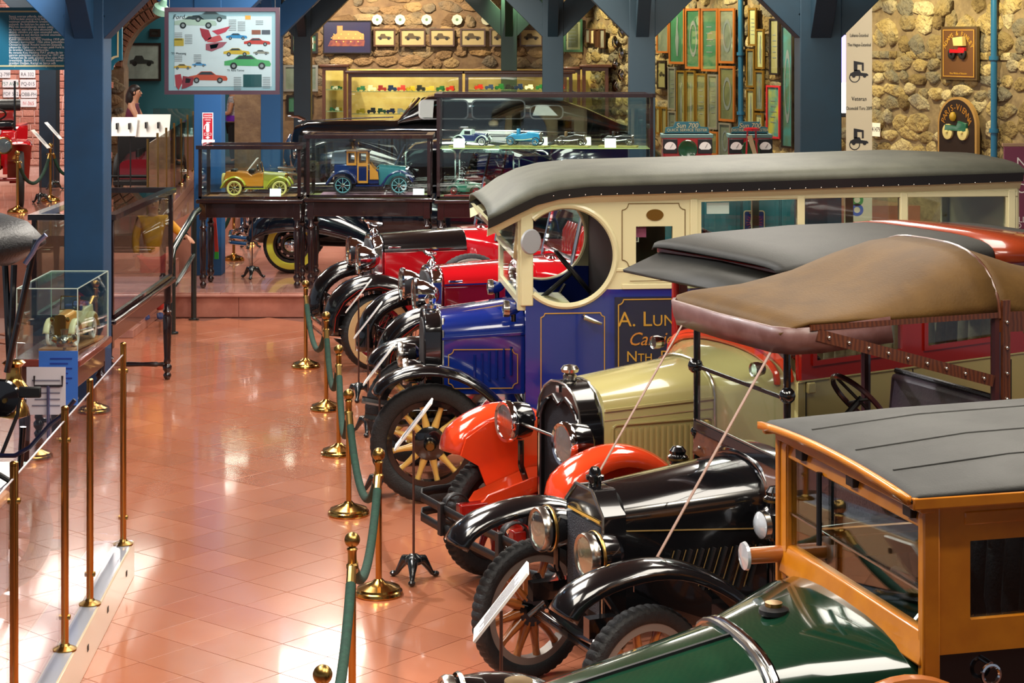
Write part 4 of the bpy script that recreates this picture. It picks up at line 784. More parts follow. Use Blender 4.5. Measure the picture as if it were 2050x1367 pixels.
    MB().lathe([(.30, -.02), (.30, .02), (.1, .03), (0, .03)], (.10, .78, 1.0), (0, 1, 0), 24).build('spare_disc', BLK, sp)
    return c
woody()
# ================================================================ CLASSIC ROADSTERS BEHIND THE VAN
MAROON = mat('maroon_enamel', '7a0e1c', .1, 0, 1); RED = mat('bright_red_enamel', 'b4101a', .1, 0, 1); TANW = mat('tan_whitewall', 'c8a878', .5); YELW = mat('yellow_whitewall', 'd8c83c', .45)
def classic(name, label, P, a, hz, top, side, wall, spk, mascot, spare, R_=.40):
    c = car(name, label, P, a)
    for x, y in ((0, .72), (0, -.72), (-3.2, .72), (-3.2, -.72)): wheel(c, x, y, R_, .15, 'wire', 0, spk, MAROON, CHROME, .28 if x == 0 else 0, .005, wall, rr=.66, hubr=.07)
    for s in (1, -1):
        fender(c, [(.50, .42), (.49, .62), (.40, .80), (.22, .92), (0, .95), (-.25, .88), (-.5, .70), (-.75, .52), (-1.05, .42)], s*.52, s*.90, BLK, crown=.10, lip=.06)
        line(c, [(.49, .45), (.47, .62), (.38, .78), (.22, .90), (0, .93), (-.25, .86)], s*.905, DRED, .006, False)
        fender(c, [(-2.6, .45), (-2.8, .78), (-3.2, .95), (-3.6, .8), (-3.75, .45)], s*.52, s*.90, BLK, crown=.10, lip=.06)
        headlamp(c, (.16, s*.42, hz-.24), .16, .24, CHROME, CHROME, bowl=True); MB().tube([(.05, s*.42, hz-.4), (.02, s*.40, .75), (-.1, s*.36, .6)], .025, 8).build('lamp_post', CHROME, c)
        B('running_board', BLK, c, -2.65, -1.0, min(s*.55, s*.9), max(s*.55, s*.9), .36, .41, .01); MB().bar((-3.8, s*.36, .5), (.45, s*.36, .5), .07, .12).build('chassis_rail', BLK, c)
        MB().tube([(-.02, s*.55, .96), (.0, s*.6, 1.0)], .03, 8).build('fender_lamp', CHROME, c)
    MB().cyl((0, -.65, .4), (0, .65, .4), .03).build('front_axle', BLK, c)
    for z in (.40, .50) if spare else (): MB().tube([(.40, -.85, z), (.58, -.72, z), (.64, 0, z), (.58, .72, z), (.40, .85, z)], .024, 8).build('bumper_bar', CHROME, c)
    hn = MB().lathe([(.085, 0), (.09, .01), (.05, .06), (.03, .12), (.02, .25)], (.42, -.5, .62), (-1, 0, .05), 20).build('horn', BLK, c); MB().lathe([(.07, -.004), (.0, -.006)], (.42, -.5, .62), (-1, 0, .05), 20).build('horn_mouth', CHROME, hn)
    r = MB().ringloft([arch(-.14, .33, .5, hz-.14, hz, 10, .8), arch(.0, .33, .5, hz-.14, hz, 10, .8)]).build('radiator', CHROME, c, bevel=.03)
    MB().ringloft([arch(-.01, .27, .55, hz-.18, hz-.06, 10, .8), arch(.012, .27, .55, hz-.18, hz-.06, 10, .8)]).build('radiator_core', CORE, r)
    MB().lathe([(.04, 0), (.05, .02), (.03, .04), (.02, .06), (0, .062)], (-.07, 0, hz), n=16).build('radiator_cap', CHROME, r)
    m = MB()
    if mascot == 'bird': m.sph((-.07, 0, hz+.11), .035, 10, (1.6, .7, .7)).cyl((-.1, 0, hz+.05), (-.07, 0, hz+.1), .014, n=8).tube([(-.03, 0, hz+.11), (.02, 0, hz+.15), (.06, 0, hz+.15)], [.022, .014, .006], 8).bar((-.1, -.09, hz+.16), (-.1, .09, hz+.16), .01, .05, up=(1, 0, 0))
    else: m.tube([(-.16, 0, hz+.1), (-.08, 0, hz+.11), (0, 0, hz+.13), (.04, 0, hz+.15)], [.02, .03, .024, .012], 8).cyl((-.12, 0, hz+.05), (-.12, 0, hz+.1), .01, n=6).cyl((-.02, 0, hz+.05), (0, 0, hz+.11), .01, n=6).sph((.06, 0, hz+.16), .022, 8)
    o = m.build('mascot', CHROME, r); o['kind'] = 'stuff'
    zc = hz-.16
    b = MB().ringloft([arch(-.14, .34, .55, zc-.02, zc, 2), arch(-1.05, .43, .55, zc, zc+.02, 2)]).build('bonnet_side', side, c, bevel=.01)
    MB().ringloft([arch(-.14, .342, zc-.02, zc-.005, hz-.005, 12, .85), arch(-1.05, .432, zc, zc+.015, hz+.05, 12, .85)]).build('bonnet_top', top, c)
    lm = MB().ringloft([[(x, y, z) for x, y in ((-.012, 0), (0, .014), (.012, 0))] for z in (0, .02, .2, .22)]).mesh('louvre', 50)
    for k in range(17): x = -.30-.042*k; link('louvre', lm, side, b, (x, .352+.09*(-.14-x)/.91, .70))
    for s in (1, -1): MB().bar((-.14, s*.348, zc), (-1.05, s*.438, zc+.02), .014, .014).build('bonnet_hinge', CHROME, c)
    for x in (-.25, -.55): B('hinge_knuckle', CHROME, c, x-.07, x+.07, .33, .36, zc+.02, zc+.045, .006)
    MB().ringloft([arch(-1.05, .44, .5, zc+.02, hz+.055, 12, .85), arch(-1.35, .66, .45, zc+.02, hz+.07, 12, .85), arch(-1.5, .72, .45, zc, hz+.05, 12, .85)]).build('scuttle', top if top != BLK else side, c, smooth=60)
    MB().lathe([(.04, 0), (.05, .02), (.03, .04), (0, .042)], (-1.25, .2, hz+.04), n=14).build('filler_cap', CHROME, c)
    MB().ringloft([arch(-1.5, .72, .45, zc, zc+.01, 2), arch(-3.4, .70, .45, zc-.05, zc-.04, 2), arch(-4.0, .5, .6, zc-.25, zc-.24, 2)]).build('body', side, c, bevel=.05)
    f = plate('windscreen_frame', [rect(-.62, .62, 0, .48), rect(-.585, .585, .035, .445)], .025, CHROME, c, (-1.36, 0, hz+.08), (0, 1, 0), (-.22, 0, 1)); plate('windscreen_pane', [rect(-.59, .59, .03, .45)], .006, GL, f, (-1.36, 0, hz+.08), (0, 1, 0), (-.22, 0, 1))
    for s in (1, -1): MB().tube([(-1.34, s*.63, hz-.05), (-1.36, s*.63, hz+.08), (-1.47, s*.63, hz+.57)], .02, 8).build('screen_post', CHROME, c)
    seat(c, -2.5, -2.1, -.6, .6, .95, .5, DRED, 9); steering(c, (-1.75, .3, hz-.02), (-.75, 0, .66), .2, BLKM, CHROME, .4)
    if spare:
        w = wheel(c, -1.02, .80, R_, .15, 'wire', 0, spk, MAROON, CHROME, 0, .005, mat('grey_whitewall', '9a958c', .5), rr=.66, hubr=.07); w.location.z = R_+.42; w.name = 'spare_wheel'
    return c
classic('maroon_roadster', 'glossy maroon and red classic roadster with chrome bowl headlamps', (-.87, 19.35), 12, 1.36, RED, MAROON, None, MAROON, 'bird', False)
classic('red_and_black_roadster', 'red classic roadster with black bonnet top and cream walled wire wheels', (-1.62, 21.85), 12, 1.42, BLK, RED, TANW, MAROON, 'dog', True, .42)
# ================================================================ STREAMLINED SALOONS ON THE PLATFORMS
BLKB = mat('blue_black_enamel', '0a0e16', .08, 0, 1); DGL = glass('saloon_glass', '8fa0a0', 1.5)
def saloon(name, label, P, a, z, hz, rz_, body, wall, L0=.75, Lw=3.15, ws=-1.3, trim=None):
    c = car(name, label, P, a, z)
    for x, y in ((0, .72), (0, -.72), (-Lw, .72), (-Lw, -.72)): wheel(c, x, y, .40, .17, 'disc', 0, BLK, BLK, CHROME, 0, .004, wall, rr=.62)
    S = [(L0, .12, .55, hz-.25), (L0-.06, .24, .42, hz-.10), (L0-.25, .34, .35, hz-.02), (0, .42, .32, hz), (-.8, .52, .3, hz+.01), (ws, .70, .3, hz+.03), (-2.2, .78, .3, hz-.02), (-3.2, .76, .32, hz-.03), (-4.0, .62, .36, hz-.12), (-4.5, .42, .42, hz-.35), (-4.7, .25, .5, hz-.55)]
    def sec(x, hw, z0, z1, n=20):
        r = []
        for k in range(n):
            t = 2*PI*k/n; cx, sx = math.cos(t), math.sin(t); r.append((x, hw*math.copysign(abs(cx)**.55, cx), (z0+z1)/2+(z1-z0)/2*math.copysign(abs(sx)**.55, sx)))
        return r
    MB().ringloft([sec(*q) for q in S]).build('body', body, c, smooth=70)
    G_ = [(ws+.02, .66, hz-.05, hz+.02), (ws-.20, .65, hz-.05, rz_-.24), (ws-.42, .63, hz-.05, rz_-.06), (ws-.8, .62, hz-.05, rz_-.005), (-2.4, .62, hz-.05, rz_), (-3.1, .60, hz-.05, rz_-.08), (-3.6, .55, hz-.1, rz_-.26), (-4.1, .46, hz-.2, rz_-.52), (-4.4, .34, hz-.3, hz-.12)]
    MB().ringloft([sec(*q) for q in G_]).build('cabin', body, c, smooth=70)
    for s in (1, -1):
        for x0, sc in ((0, 1), (-Lw, 1)):
            rows = []
            for x, hw, zz in ((.62, .05, .55), (.58, .13, .72), (.45, .19, .86), (.2, .21, .98), (-.1, .20, 1.0), (-.45, .16, .9), (-.85, .10, .72), (-1.2, .04, .5)):
                rows.append([(x0+x, s*(.62+hw*math.sin(t)*1.0), zz*(.72+.28*math.cos(t)) if True else 0) for t in [PI*k/8 for k in range(9)]])
            MB().grid([[(p[0], s*(.50 if k == 0 else (.50+q[1])), q[2]) for k, q in enumerate([(0, 0, p[2]), (0, p[1]*1.2, p[2]), (0, p[1]*1.9, p[2]*.93), (0, p[1]*2.2, p[2]*.78), (0, p[1]*2.25, p[2]*.62)])] for p in [(x0+x, hw, zz) for x, hw, zz in ((.64, .10, .50), (.60, .16, .68), (.47, .19, .84), (.22, .205, .96), (-.1, .20, .98), (-.45, .17, .90), (-.85, .13, .72), (-1.2, .10, .50))]]).build('fender', body, c, smooth=70, solid=.012, sub=1)
        headlamp(c, (.62, s*.60, .78), .12, .3, body, CHROME, bowl=True)
        xs = [(ws-.30, ws-.98), (ws-1.06, ws-1.80), (ws-1.9, ws-2.35)]
        for k, (xa, xb) in enumerate(xs):
            ht = (rz_-.13 if k < 2 else rz_-.22)-(hz+.06); o_ = (0, s*.672, hz+.06); v = (0, -s*.10, 1)
            q = plate('side_window', [rrect(xb, xa, .0, ht, .07)], .012, DGL, c, o_, (1, 0, 0), v)
            q = plate('window_trim', [rrect(xb-.02, xa+.02, -.02, ht+.02, .08), rrect(xb, xa, .0, ht, .07)], .02, trim or CHROME, c, o_, (1, 0, 0), v)
        MB().tube([(L0-.2, s*.38, hz-.18), (ws, s*.715, hz-.12), (-2.4, s*.79, hz-.14), (-3.6, s*.72, hz-.18)], .012, 6).build('body_moulding', CHROME, c)
        B('running_board', BLK, c, -2.3, -.85, min(s*.7, s*.95), max(s*.7, s*.95), .30, .35, .01); MB().bar((-.9, s*.952, .335), (-2.3, s*.952, .335), .008, .02).build('sill_trim', CHROME, c)
        B('door_handle', CHROME, c, ws-1.0, ws-.86, min(s*.78, s*.82), max(s*.78, s*.82), hz-.10, hz-.075, .006)
    for s in (1, -1): plate('windscreen_pane', [[(s*.03, 0), (s*.55, 0), (s*.50, .34), (s*.03, .36)]], .01, DGL, c, (ws-.02, 0, hz+.06), (0, 1, 0), (-.62, 0, 1)); MB().tube([(ws+.0, s*.62, hz+.02), (ws-.27, s*.57, rz_-.12)], .02, 6).build('screen_pillar', CHROME, c)
    g = MB().lathe([(.02, 0), (.1, .02), (.14, .15), (.12, .4), (.05, .55)], (L0-.02, 0, .48), n=20).build('grille', CHROME, c)
    for z_ in (.42, .5): MB().tube([(L0-.15, -.85, z_), (L0+.12, -.6, z_), (L0+.18, 0, z_), (L0+.12, .6, z_), (L0-.15, .85, z_)], .03, 8).build('bumper_bar', CHROME, c)
    MB().tube([(L0-.1, 0, hz-.02), (-.1, 0, hz+.03), (ws+.1, 0, hz+.05)], .012, 6).build('bonnet_strip', CHROME, c)
    MB().tube([(L0-.2, 0, hz), (L0-.1, 0, hz+.06), (L0+.05, 0, hz+.07)], [.03, .025, .01], 8).build('mascot', CHROME, c)
    seat(c, -2.3, -1.9, -.55, .55, .85, .6, BEIGE, 8)
    return c
saloon('saloon_car', 'blue black saloon car with yellow walled wheel standing behind the glass display cases', (-3.11, 27.93), 2, ZP, 1.16, 1.84, BLKB, YELW)
S2 = saloon('black_limousine_saloon', 'large black streamlined saloon in front of the lit wall cabinets', (-2.95, 33.4), 1.5, ZU, 1.26, 1.74, BLK, None, L0=.72, Lw=3.6, ws=-.88, trim=BLK); S2.scale = (1.17, 1.05, 1.02)
# ================================================================ RED VETERAN CAR, FAR LEFT
def veteran():
    c = car('red_veteran_car', 'bright red veteran car facing the aisle below the number plates', (-8.42, 30.84), 105, ZU)
    for x, y in ((0, .6), (0, -.6), (-2.0, .62), (-2.0, -.62)): wheel(c, x, y, .45, .11, 'wood', 12, DRED, DRED, BRASS, 0, 0)
    for s in (1, -1):
        fender(c, [(.2, 1.0), (0, 1.05), (-.3, 1.05), (-.55, .9)], s*.40, s*.78, RED, crown=.02); MB().prism([(-.5, s*.40, .4), (-.5, s*.74, .4), (-.35, s*.78, 1.0), (-.35, s*.40, 1.0)], (.02, 0, 0)).build('fender_back', DRED, c)
        MB().grid([[(-1.2, s*.44, .3), (-1.2, s*.66, .3)], [(-1.3, s*.44, .8), (-1.3, s*.72, .8)], [(-1.45, s*.42, 1.16), (-1.45, s*.74, 1.16)], [(-1.9, s*.42, 1.26), (-1.9, s*.74, 1.26)], [(-2.5, s*.42, 1.0), (-2.5, s*.72, 1.0)]]).build('rear_mudguard', RED, c, solid=.02, smooth=60)
        MB().bar((-2.6, s*.36, .6), (.3, s*.36, .6), .07, .1).build('chassis_rail', DRED, c); headlamp(c, (.2, s*.34, 1.0), .13, .18, BRASS, BRASS)
        MB().cyl((-.75, s*.52, .9), (-.75, s*.52, 2.0), .018).build('screen_post', BLK, c)
    MB().cyl((0, -.55, .45), (0, .55, .45), .03).build('front_axle', DRED, c)
    MB().ringloft([arch(-.1, .3, .6, 1.1, 1.2), arch(.02, .3, .6, 1.1, 1.2)]).build('radiator', BRASS, c, bevel=.01); MB().ringloft([arch(-.1, .3, .6, 1.08, 1.2), arch(-.7, .36, .6, 1.1, 1.25)]).build('bonnet', RED, c)
    B('body', RED, c, -2.4, -.7, -.55, .55, .6, 1.2, .04); B('seat', BLK, c, -1.5, -1.0, -.52, .52, 1.2, 1.35, .05); B('seat_back', DRED, c, -1.62, -1.48, -.54, .54, 1.2, 1.5, .04)
    MB().tube([(-1.55, -.56, 1.58), (-1.55, .62, 1.58)], .10, 14).build('folded_hood', LEATHB, c, smooth=60); steering(c, (-.95, .2, 1.45), (-.5, 0, .8), .18, BLKM, BRASS, .4)
veteran()
# ================================================================ CANOPIED VETERAN CAR BEHIND THE ACRYLIC BARRIER
def canopied():
    O = Vector((-3.6, 12.4, 0)); c = thing('canopied_veteran_car', 'black canopied veteran car with brass lamp behind the acrylic barrier', 'vintage car', O, 0)
    q = lambda px, py, Y=12.4: D(px, py, Y)-O
    rings = []
    for t in [k/10 for k in range(11)]:
        x = lerp(-1.2, .60, t); f = (1-max(0, (t-.72)/.28)**2.2)**.5 if t < 1 else .12
        rings.append([(x, .05+.55*f*math.copysign(abs(math.cos(u))**.7, math.cos(u)), 2.34-(.02 if t > .8 else 0)+.165*f*math.copysign(abs(math.sin(u))**.8, math.sin(u))) for u in [2*PI*k/20 for k in range(20)]])
    MB().ringloft(rings).build('canopy', LEATHB, c, smooth=70)
    MB().tube([q(50, 528, 11.9), q(66, 505, 11.9), q(76, 485, 11.9), q(92, 470, 11.9)], .016, 8).build('canopy_rim', mat('blue_steel', '8ca0d0', .2, .9), c)
    for a, b_ in ((q(72, 480, 12.0), q(14, 745, 12.0)), (q(10, 530), q(20, 745)), (q(28, 530), q(22, 690))): MB().cyl(a, b_, .021, n=8).build('canopy_strut', BLK, c)
    p = q(28, 790)
    l = MB().lathe([(.05, -.15), (.10, -.13), (.09, -.08), (.06, -.03), (.08, .02), (.09, .05), (.06, .09), (.05, .11), (.05, .18), (.06, .19), (.075, .205), (.055, .22), (0, .23)], p, n=20).build('carriage_lamp', BRASS, c)
    MB().lathe([(.11, -.02), (.12, 0), (.11, .02), (0, .03)], p+Vector((-.05, -.11, 0)), (0, -1, 0), 22).build('lamp_face', BLK, l); MB().lathe([(.015, 0), (.015, .02), (0, .02)], p+Vector((-.02, -.14, -.01)), (0, -1, 0), 12).build('lamp_knob', BRASSD, l)
    m = q(60, 785, 12.1); B('mirror', BLKM, c, m.x-.07, m.x+.07, m.y-.012, m.y+.012, m.z-.035, m.z+.035, .01)
    MB().tube([q(40, 795, 12.1), q(35, 830, 12.1), q(15, 880, 12.1), q(2, 912, 12.1)], .012, 8).build('mirror_stalk', BLKM, c)
    MB().tube([q(-20, 912, 12.0), q(30, 912, 12.0), q(60, 895, 12.0), q(100, 850, 12.0), q(125, 830, 12.0), q(150, 800, 12.0)], .014, 8).build('brake_hose', mat('navy_rubber', '101430', .3, 0, .4), c); MB().tube([q(-10, 945, 12.0), q(15, 960, 12.0), q(34, 972, 12.0)], .018, 8).build('brake_hose', BLKM, c)
    X = .68
    B('body', mat('burgundy_dark_paint', '1c1014', .2, 0, .8), c, -1.0, X, -2.5, -1.1, .42, .95, .03); MB().tube([(X-.03, -2.5, .97), (X-.03, -1.1, .97)], .035, 10).build('tan_edge', mat('tan_leather_edge', 'c8903c', .4), c)
    B('body_frame', BLK, c, -1.0, .4, -1.1, .6, .42, .8, .02)
    for y in (-2.0, .3): wheel(c, .2, y, .40, .09, 'wood', 12, DRED, BLK, BRASS, 0, 0)
    MB().cyl((.45, 0, .75), (.48, 0, 1.15), .02).build('lamp_bracket', BLK, c)
canopied()
# ================================================================ STANCHIONS AND ROPES
GRNV = mat('green_velvet', '0d3a29', .85, 0, 0, '092c1f', 18, .2, 40); 
def stanchion_proto():
    t = thing('stanchion', '', 'stanchion', (0, 0, 0))
    MB().lathe([(0, 0), (.155, 0), (.16, .012), (.155, .03), (.145, .036), (.14, .05), (.09, .068), (.045, .085), (.03, .10), (.024, .105)], n=32).build('base', BRASS, t)
    MB().cyl((0, 0, .10), (0, 0, .84), .021, n=16).build('pole', BRASS, t); MB().lathe([(.021, .76), (.033, .762), (.033, .78), (.024, .79), (.024, .85), (.03, .865), (.022, .875)], n=20).build('collar', BRASSD, t)
    MB().sph((0, 0, .915), .043, 18).build('ball', BRASSD, t)
    for s in (1, -1): MB().tube([(0, s*.02, .775), (0, s*.05, .79), (0, s*.06, .765)], .008, 6).build('rope_hook', BRASS, t)
    return t
SP = stanchion_proto(); SP['label'] = 'polished brass rope stanchion standing beside the canopied car'
ST = [G(612, 735), G(653, 820), G(678, 910), G(698, 1030), G(758, 1190), Vector((-.866, 10.53, 0)), Vector((-.81, 8.31, 0))]
SL = ['polished brass rope stanchion in front of the platform riser', 'polished brass rope stanchion in front of the red and black roadster', 'polished brass rope stanchion in front of the maroon roadster', 'polished brass rope stanchion before the van, between the van wheel and maroon roadster', "polished brass rope stanchion beside the van's front wheel label stand", 'polished brass rope stanchion before the black pickup, rope hanging to either side', 'polished brass rope stanchion before the green car, only its ball and top in view']
for k, p in enumerate(ST):
    o = SP if k == 0 else copytree(SP); o.location = p; o['label'] = SL[k]; o['group'] = 'brass stanchions along the aisle'
    nx = ST[min(k+1, 6)]-ST[max(k-1, 0)]; o.rotation_euler.z = math.atan2(nx.y, nx.x)-PI/2
def rope(a, b, drop, label, group, z=.775, r=.028):
    d = (b-a).normalized(); a, b = a+d*.06+Vector((0, 0, z)), b-d*.06+Vector((0, 0, z)); P = []
    for k in range(25):
        t = k/24; q = a.lerp(b, t); q.z -= drop*(1-(2*t-1)**2)**.85; P.append(q)
    t_ = thing('velvet_rope', label, 'rope', (a+b)/2*1, 0, group); o = (a+b)/2; P = [p-o for p in P]
    t_.location = o; MB().tube(P[1:-1], r, 10).build('rope_cord', GRNV, t_, smooth=60)
    MB().tube(P[:3], .026, 10).build('rope_end', BRASSD, t_); MB().tube(P[-3:], .026, 10).build('rope_end', BRASSD, t_); return t_
RL = ['nearest the platform riser', 'in front of the red and black roadster', 'in front of the maroon roadster', "beside the van's far wheel", "beside the van's near wheel", 'in front of the limousine bumper', 'in front of the black pickup']
for k in range(6): rope(ST[k], ST[k+1], .36 if k < 4 else .30, 'green velvet barrier rope hanging '+RL[k+0], 'velvet ropes along the aisle')
e = Vector((-.75, 7.0, 0))
L2 = [G(35, 425, ZU), G(101, 402, ZU)]
for k, p in enumerate(L2):
    o = copytree(SP); o.location = p; o.rotation_euler.z = -1.2; o['label'] = 'brass rope stanchion before the red veteran car, '+('in front of its wheel' if k == 0 else 'between the two label stands'); o['group'] = 'brass stanchions at the red veteran car'
rope(L2[0], L2[1], .4, 'dark green rope across the front of the red veteran car', 'ropes at the red veteran car'); e3 = L2[1]+Vector((.40, .5, 0)); o = copytree(SP); o.location = e3; o['label'] = 'brass rope stanchion hidden behind the near blue post'; o['group'] = 'brass stanchions at the red veteran car'
rope(L2[1], e3, .35, 'dark green rope running from the red veteran car behind the blue post', 'ropes at the red veteran car')
p2 = [G(468, 521, ZP), G(501, 487, ZP)]
for k, p in enumerate(p2):
    o = copytree(SP); o.location = p; o['label'] = 'brass rope stanchion on the platform under the left glass case, '+('beside the dark post' if k == 0 else 'behind the label stand foot'); o['group'] = 'brass stanchions on the platform'
e4 = p2[0]+Vector((-.5, .55, 0)); o = copytree(SP); o.location = e4; o['label'] = 'brass rope stanchion behind the blue platform post'; o['group'] = 'brass stanchions on the platform'
rope(p2[0], e4, .36, 'green rope on the platform beside the dark post', 'ropes on the platform')
# ================================================================ LABEL STANDS
def label_stand(P, label, ang=52, z=1.04, rz=0, group='label stands beside the cars', L=.40, w=.20):
    t = thing('label_stand', label, 'label stand', P, rz, group)
    f = MB().lathe([(0, .10), (.05, .105), (.06, .125), (.055, .15), (.03, .17), (.012, .175)], n=18).build('foot', IRON, t)
    for k in range(3):
        a = 2*PI*k/3+.5; c_, s_ = math.cos(a), math.sin(a)
        MB().tube([(c_*.02, s_*.02, .13), (c_*.07, s_*.07, .125), (c_*.11, s_*.11, .07), (c_*.135, s_*.135, .03), (c_*.165, s_*.165, .018)], [.034, .036, .022, .016, .020], 10).build('paw_leg', IRON, t, smooth=70)
        MB().sph((c_*.165, s_*.165, .02), .024, 10, (1.1, 1.1, .8)).build('paw', IRON, t)
    a = math.radians(ang); u = Vector((math.cos(a), 0, math.sin(a))); n = Vector((-math.sin(a), 0, math.cos(a))); c0 = Vector((0, 0, z))
    MB().cyl((0, 0, .17), (0, 0, z-.04), .0085, n=10).build('pole', mat('bronze_rod', '6a5048', .35, .7), t)
    q = plate('plaque', [rect(-L/2, L/2, -w/2, w/2)], .012, WHT, t, c0, u, (0, 1, 0), bevel=.002)
    for i in range(7):
        yy = w*.36-w*.72*i/6; ln = L*(.30 if i % 3 else .38)
        plate('print_line', [rect(-ln if i else -ln*.5, ln*.9, yy-.006, yy+.006)], .001, mat('grey_print', '8a8a92', .6), q, c0+n*.0066, (0, -1, 0) if False else u, (0, 1, 0))
    return t
for p, s in ((G(718, 800), 'white plaque on a thin pole before the red and black roadster, dark print'), (G(737, 868), 'white plaque on a thin pole in front of the maroon roadster wheel'), (G(760, 990), "white plaque on a thin pole beside the van's far front wheel"), (G(828, 1160), "white plaque on a thin pole in front of the van's yellow spoked wheel"), (Vector((-.05, 8.95, 0)), "white plaque on a thin pole in front of the pickup's front wheel")): label_stand(p, s)
label_stand(G(505, 557, ZP), 'label stand on the platform under the left glass case, foot before the yellow wheel', group='label stands on the platform', z=1.3)
label_stand(G(500, 497, ZP), 'label stand on the platform behind the brass stanchion', group='label stands on the platform', z=1.25)
for p, s in ((Vector((-7.70, 31.75, ZU)), 'label stand before the red mudguard of the veteran car'), (G(107, 380, ZU), 'label stand before the dark far post, plaque tilted')): label_stand(p, s, -48, 1.05, group='label stands at the red veteran car')
# ================================================================ ACRYLIC BARRIER ON CREAM PLINTH
br = thing('barrier', 'acrylic sheet barrier with brass posts on a cream plinth', 'barrier', (0, 0, 0))
pa, pb = Vector((-2.55, 13.12, 0)), Vector((-2.28, 8.2, 0)); dd = (pb-pa).normalized(); nn = Vector((dd.y, -dd.x, 0)); nn = nn if nn.x < 0 else -nn
PLI = mat('cream_plinth_laminate', 'd8c2a2', .3, 0, .3); 
MB().prism([pa, pb, pb+nn*.40, pa+nn*.28], (0, 0, .235)).build('plinth', PLI, br, bevel=.004)
MB().prism([pa+nn*.012+Vector((0, 0, .236)), pb+nn*.012+Vector((0, 0, .236)), pb+nn*.38+Vector((0, 0, .236)), pa+nn*.268+dd*.01+Vector((0, 0, .236))], (0, 0, .004)).build('plinth_top', mat('white_plinth_top', 'b4b8c4', .12, 0, .6), br)
for Yq in (12.75, 11.95, 11.2, 10.5): 
    t = (pa.y-Yq)/(pa.y-pb.y); p = pa.lerp(pb, t)-nn*.001; MB().prism([p-dd*.022+Vector((0, 0, .10)), p+dd*.022+Vector((0, 0, .10)), p+dd*.022+Vector((0, 0, .135)), p-dd*.022+Vector((0, 0, .135))], -nn*.002).build('slot', INK, br)
PY = [13.02, 11.65, 10.79, 9.39, 8.35]; pp = []
for Yq in PY:
    t = (pa.y-Yq)/(pa.y-pb.y); p = pa.lerp(pb, t)+nn*.06; pp.append(p)
    b_ = MB().cyl((p.x, p.y, .24), (p.x, p.y, 1.575), .021, n=16).build('brass_post', BRASS, br); MB().lathe([(.0, .235), (.066, .236), (.066, .246), (.05, .254), (.03, .262), (.022, .275)], (p.x, p.y, 0), n=24).build('post_flange', BRASSD, b_)
    MB().lathe([(.021, 1.57), (.021, 1.585), (.012, 1.592), (0, 1.593)], (p.x, p.y, 0), n=16).build('post_cap', BRASS, b_)
    for z in (.42, 1.40): MB().lathe([(.014, -.01), (.016, 0), (.016, .03), (0, .034)], (p.x, p.y, z), nn*-1, 10).build('clip', BRASSD, b_)
for a, b_ in zip(pp[:-1], pp[1:]):
    d = (b_-a).normalized(); a2, b2 = a+d*.03-nn*.0, b_-d*.03
    MB().prism([a2+Vector((0, 0, .30)), b2+Vector((0, 0, .30)), b2+Vector((0, 0, 1.51)), a2+Vector((0, 0, 1.51))], nn*.008).build('acrylic_sheet', ACR, br, smooth=0)
    MB().bar(a2+Vector((0, 0, 1.512)), b2+Vector((0, 0, 1.512)), .009, .004).build('sheet_edge', mat('acrylic_edge', 'e8e4ec', .15, 0, .5), br)
MB().prism([pp[0]+nn*.03+Vector((0, 0, .30)), pp[0]+nn*.8+Vector((0, .3, .30)), pp[0]+nn*.8+Vector((0, .3, 1.55)), pp[0]+nn*.03+Vector((0, 0, 1.55))], (0, .008, 0)).build('return_sheet', ACR, br, smooth=0)
# information board on a stand behind the barrier
ib = thing('information_board', 'blue and white printed information sheets on a music stand behind the barrier', 'notice', (-3.38, 13.9, 0), 0)
U = (1, 0, 0); q = D(98, 785, 13.9)-ib.location
B('white_sheet', WHT, ib, q.x-.16, q.x+.12, -.004, .0, q.z-.16, q.z+.18).rotation_euler = (0, 0, 0)
B('blue_sheet', mat('blue_print_sheet', '3f7fd8', .4), ib, q.x-.08, q.x+.20, .03, .034, q.z-.10, q.z+.29)
for i in range(6): B('print_line', mat('blue_ink', '1c3f9a', .5), ib, q.x+.0, q.x+.16-.03*(i % 2), .027, .029, q.z+.23-.035*i, q.z+.24-.035*i)
for i in range(5): B('print_line', MAT['grey_print'], ib, q.x-.12+.02*(i % 2), q.x+.08, -.007, -.005, q.z+.08-.045*i, q.z+.09-.045*i)
MB().cyl((q.x+.0, -.02, 0), (q.x+.0, -.02, q.z+.05), .012, n=8).build('stand_pole', MAT['blue_steel'], ib); MB().tube([(q.x-.1, -.02, q.z+.12), (q.x-.1, -.02, q.z+.05), (q.x+.1, -.02, q.z+.05), (q.x+.1, -.02, q.z+.12)], .008, 6).build('stand_clip', BLKM, ib)
MB().lathe([(.14, 0), (.14, .015), (.03, .03)], (q.x, -.02, 0), n=20).build('stand_foot', BLKM, ib)
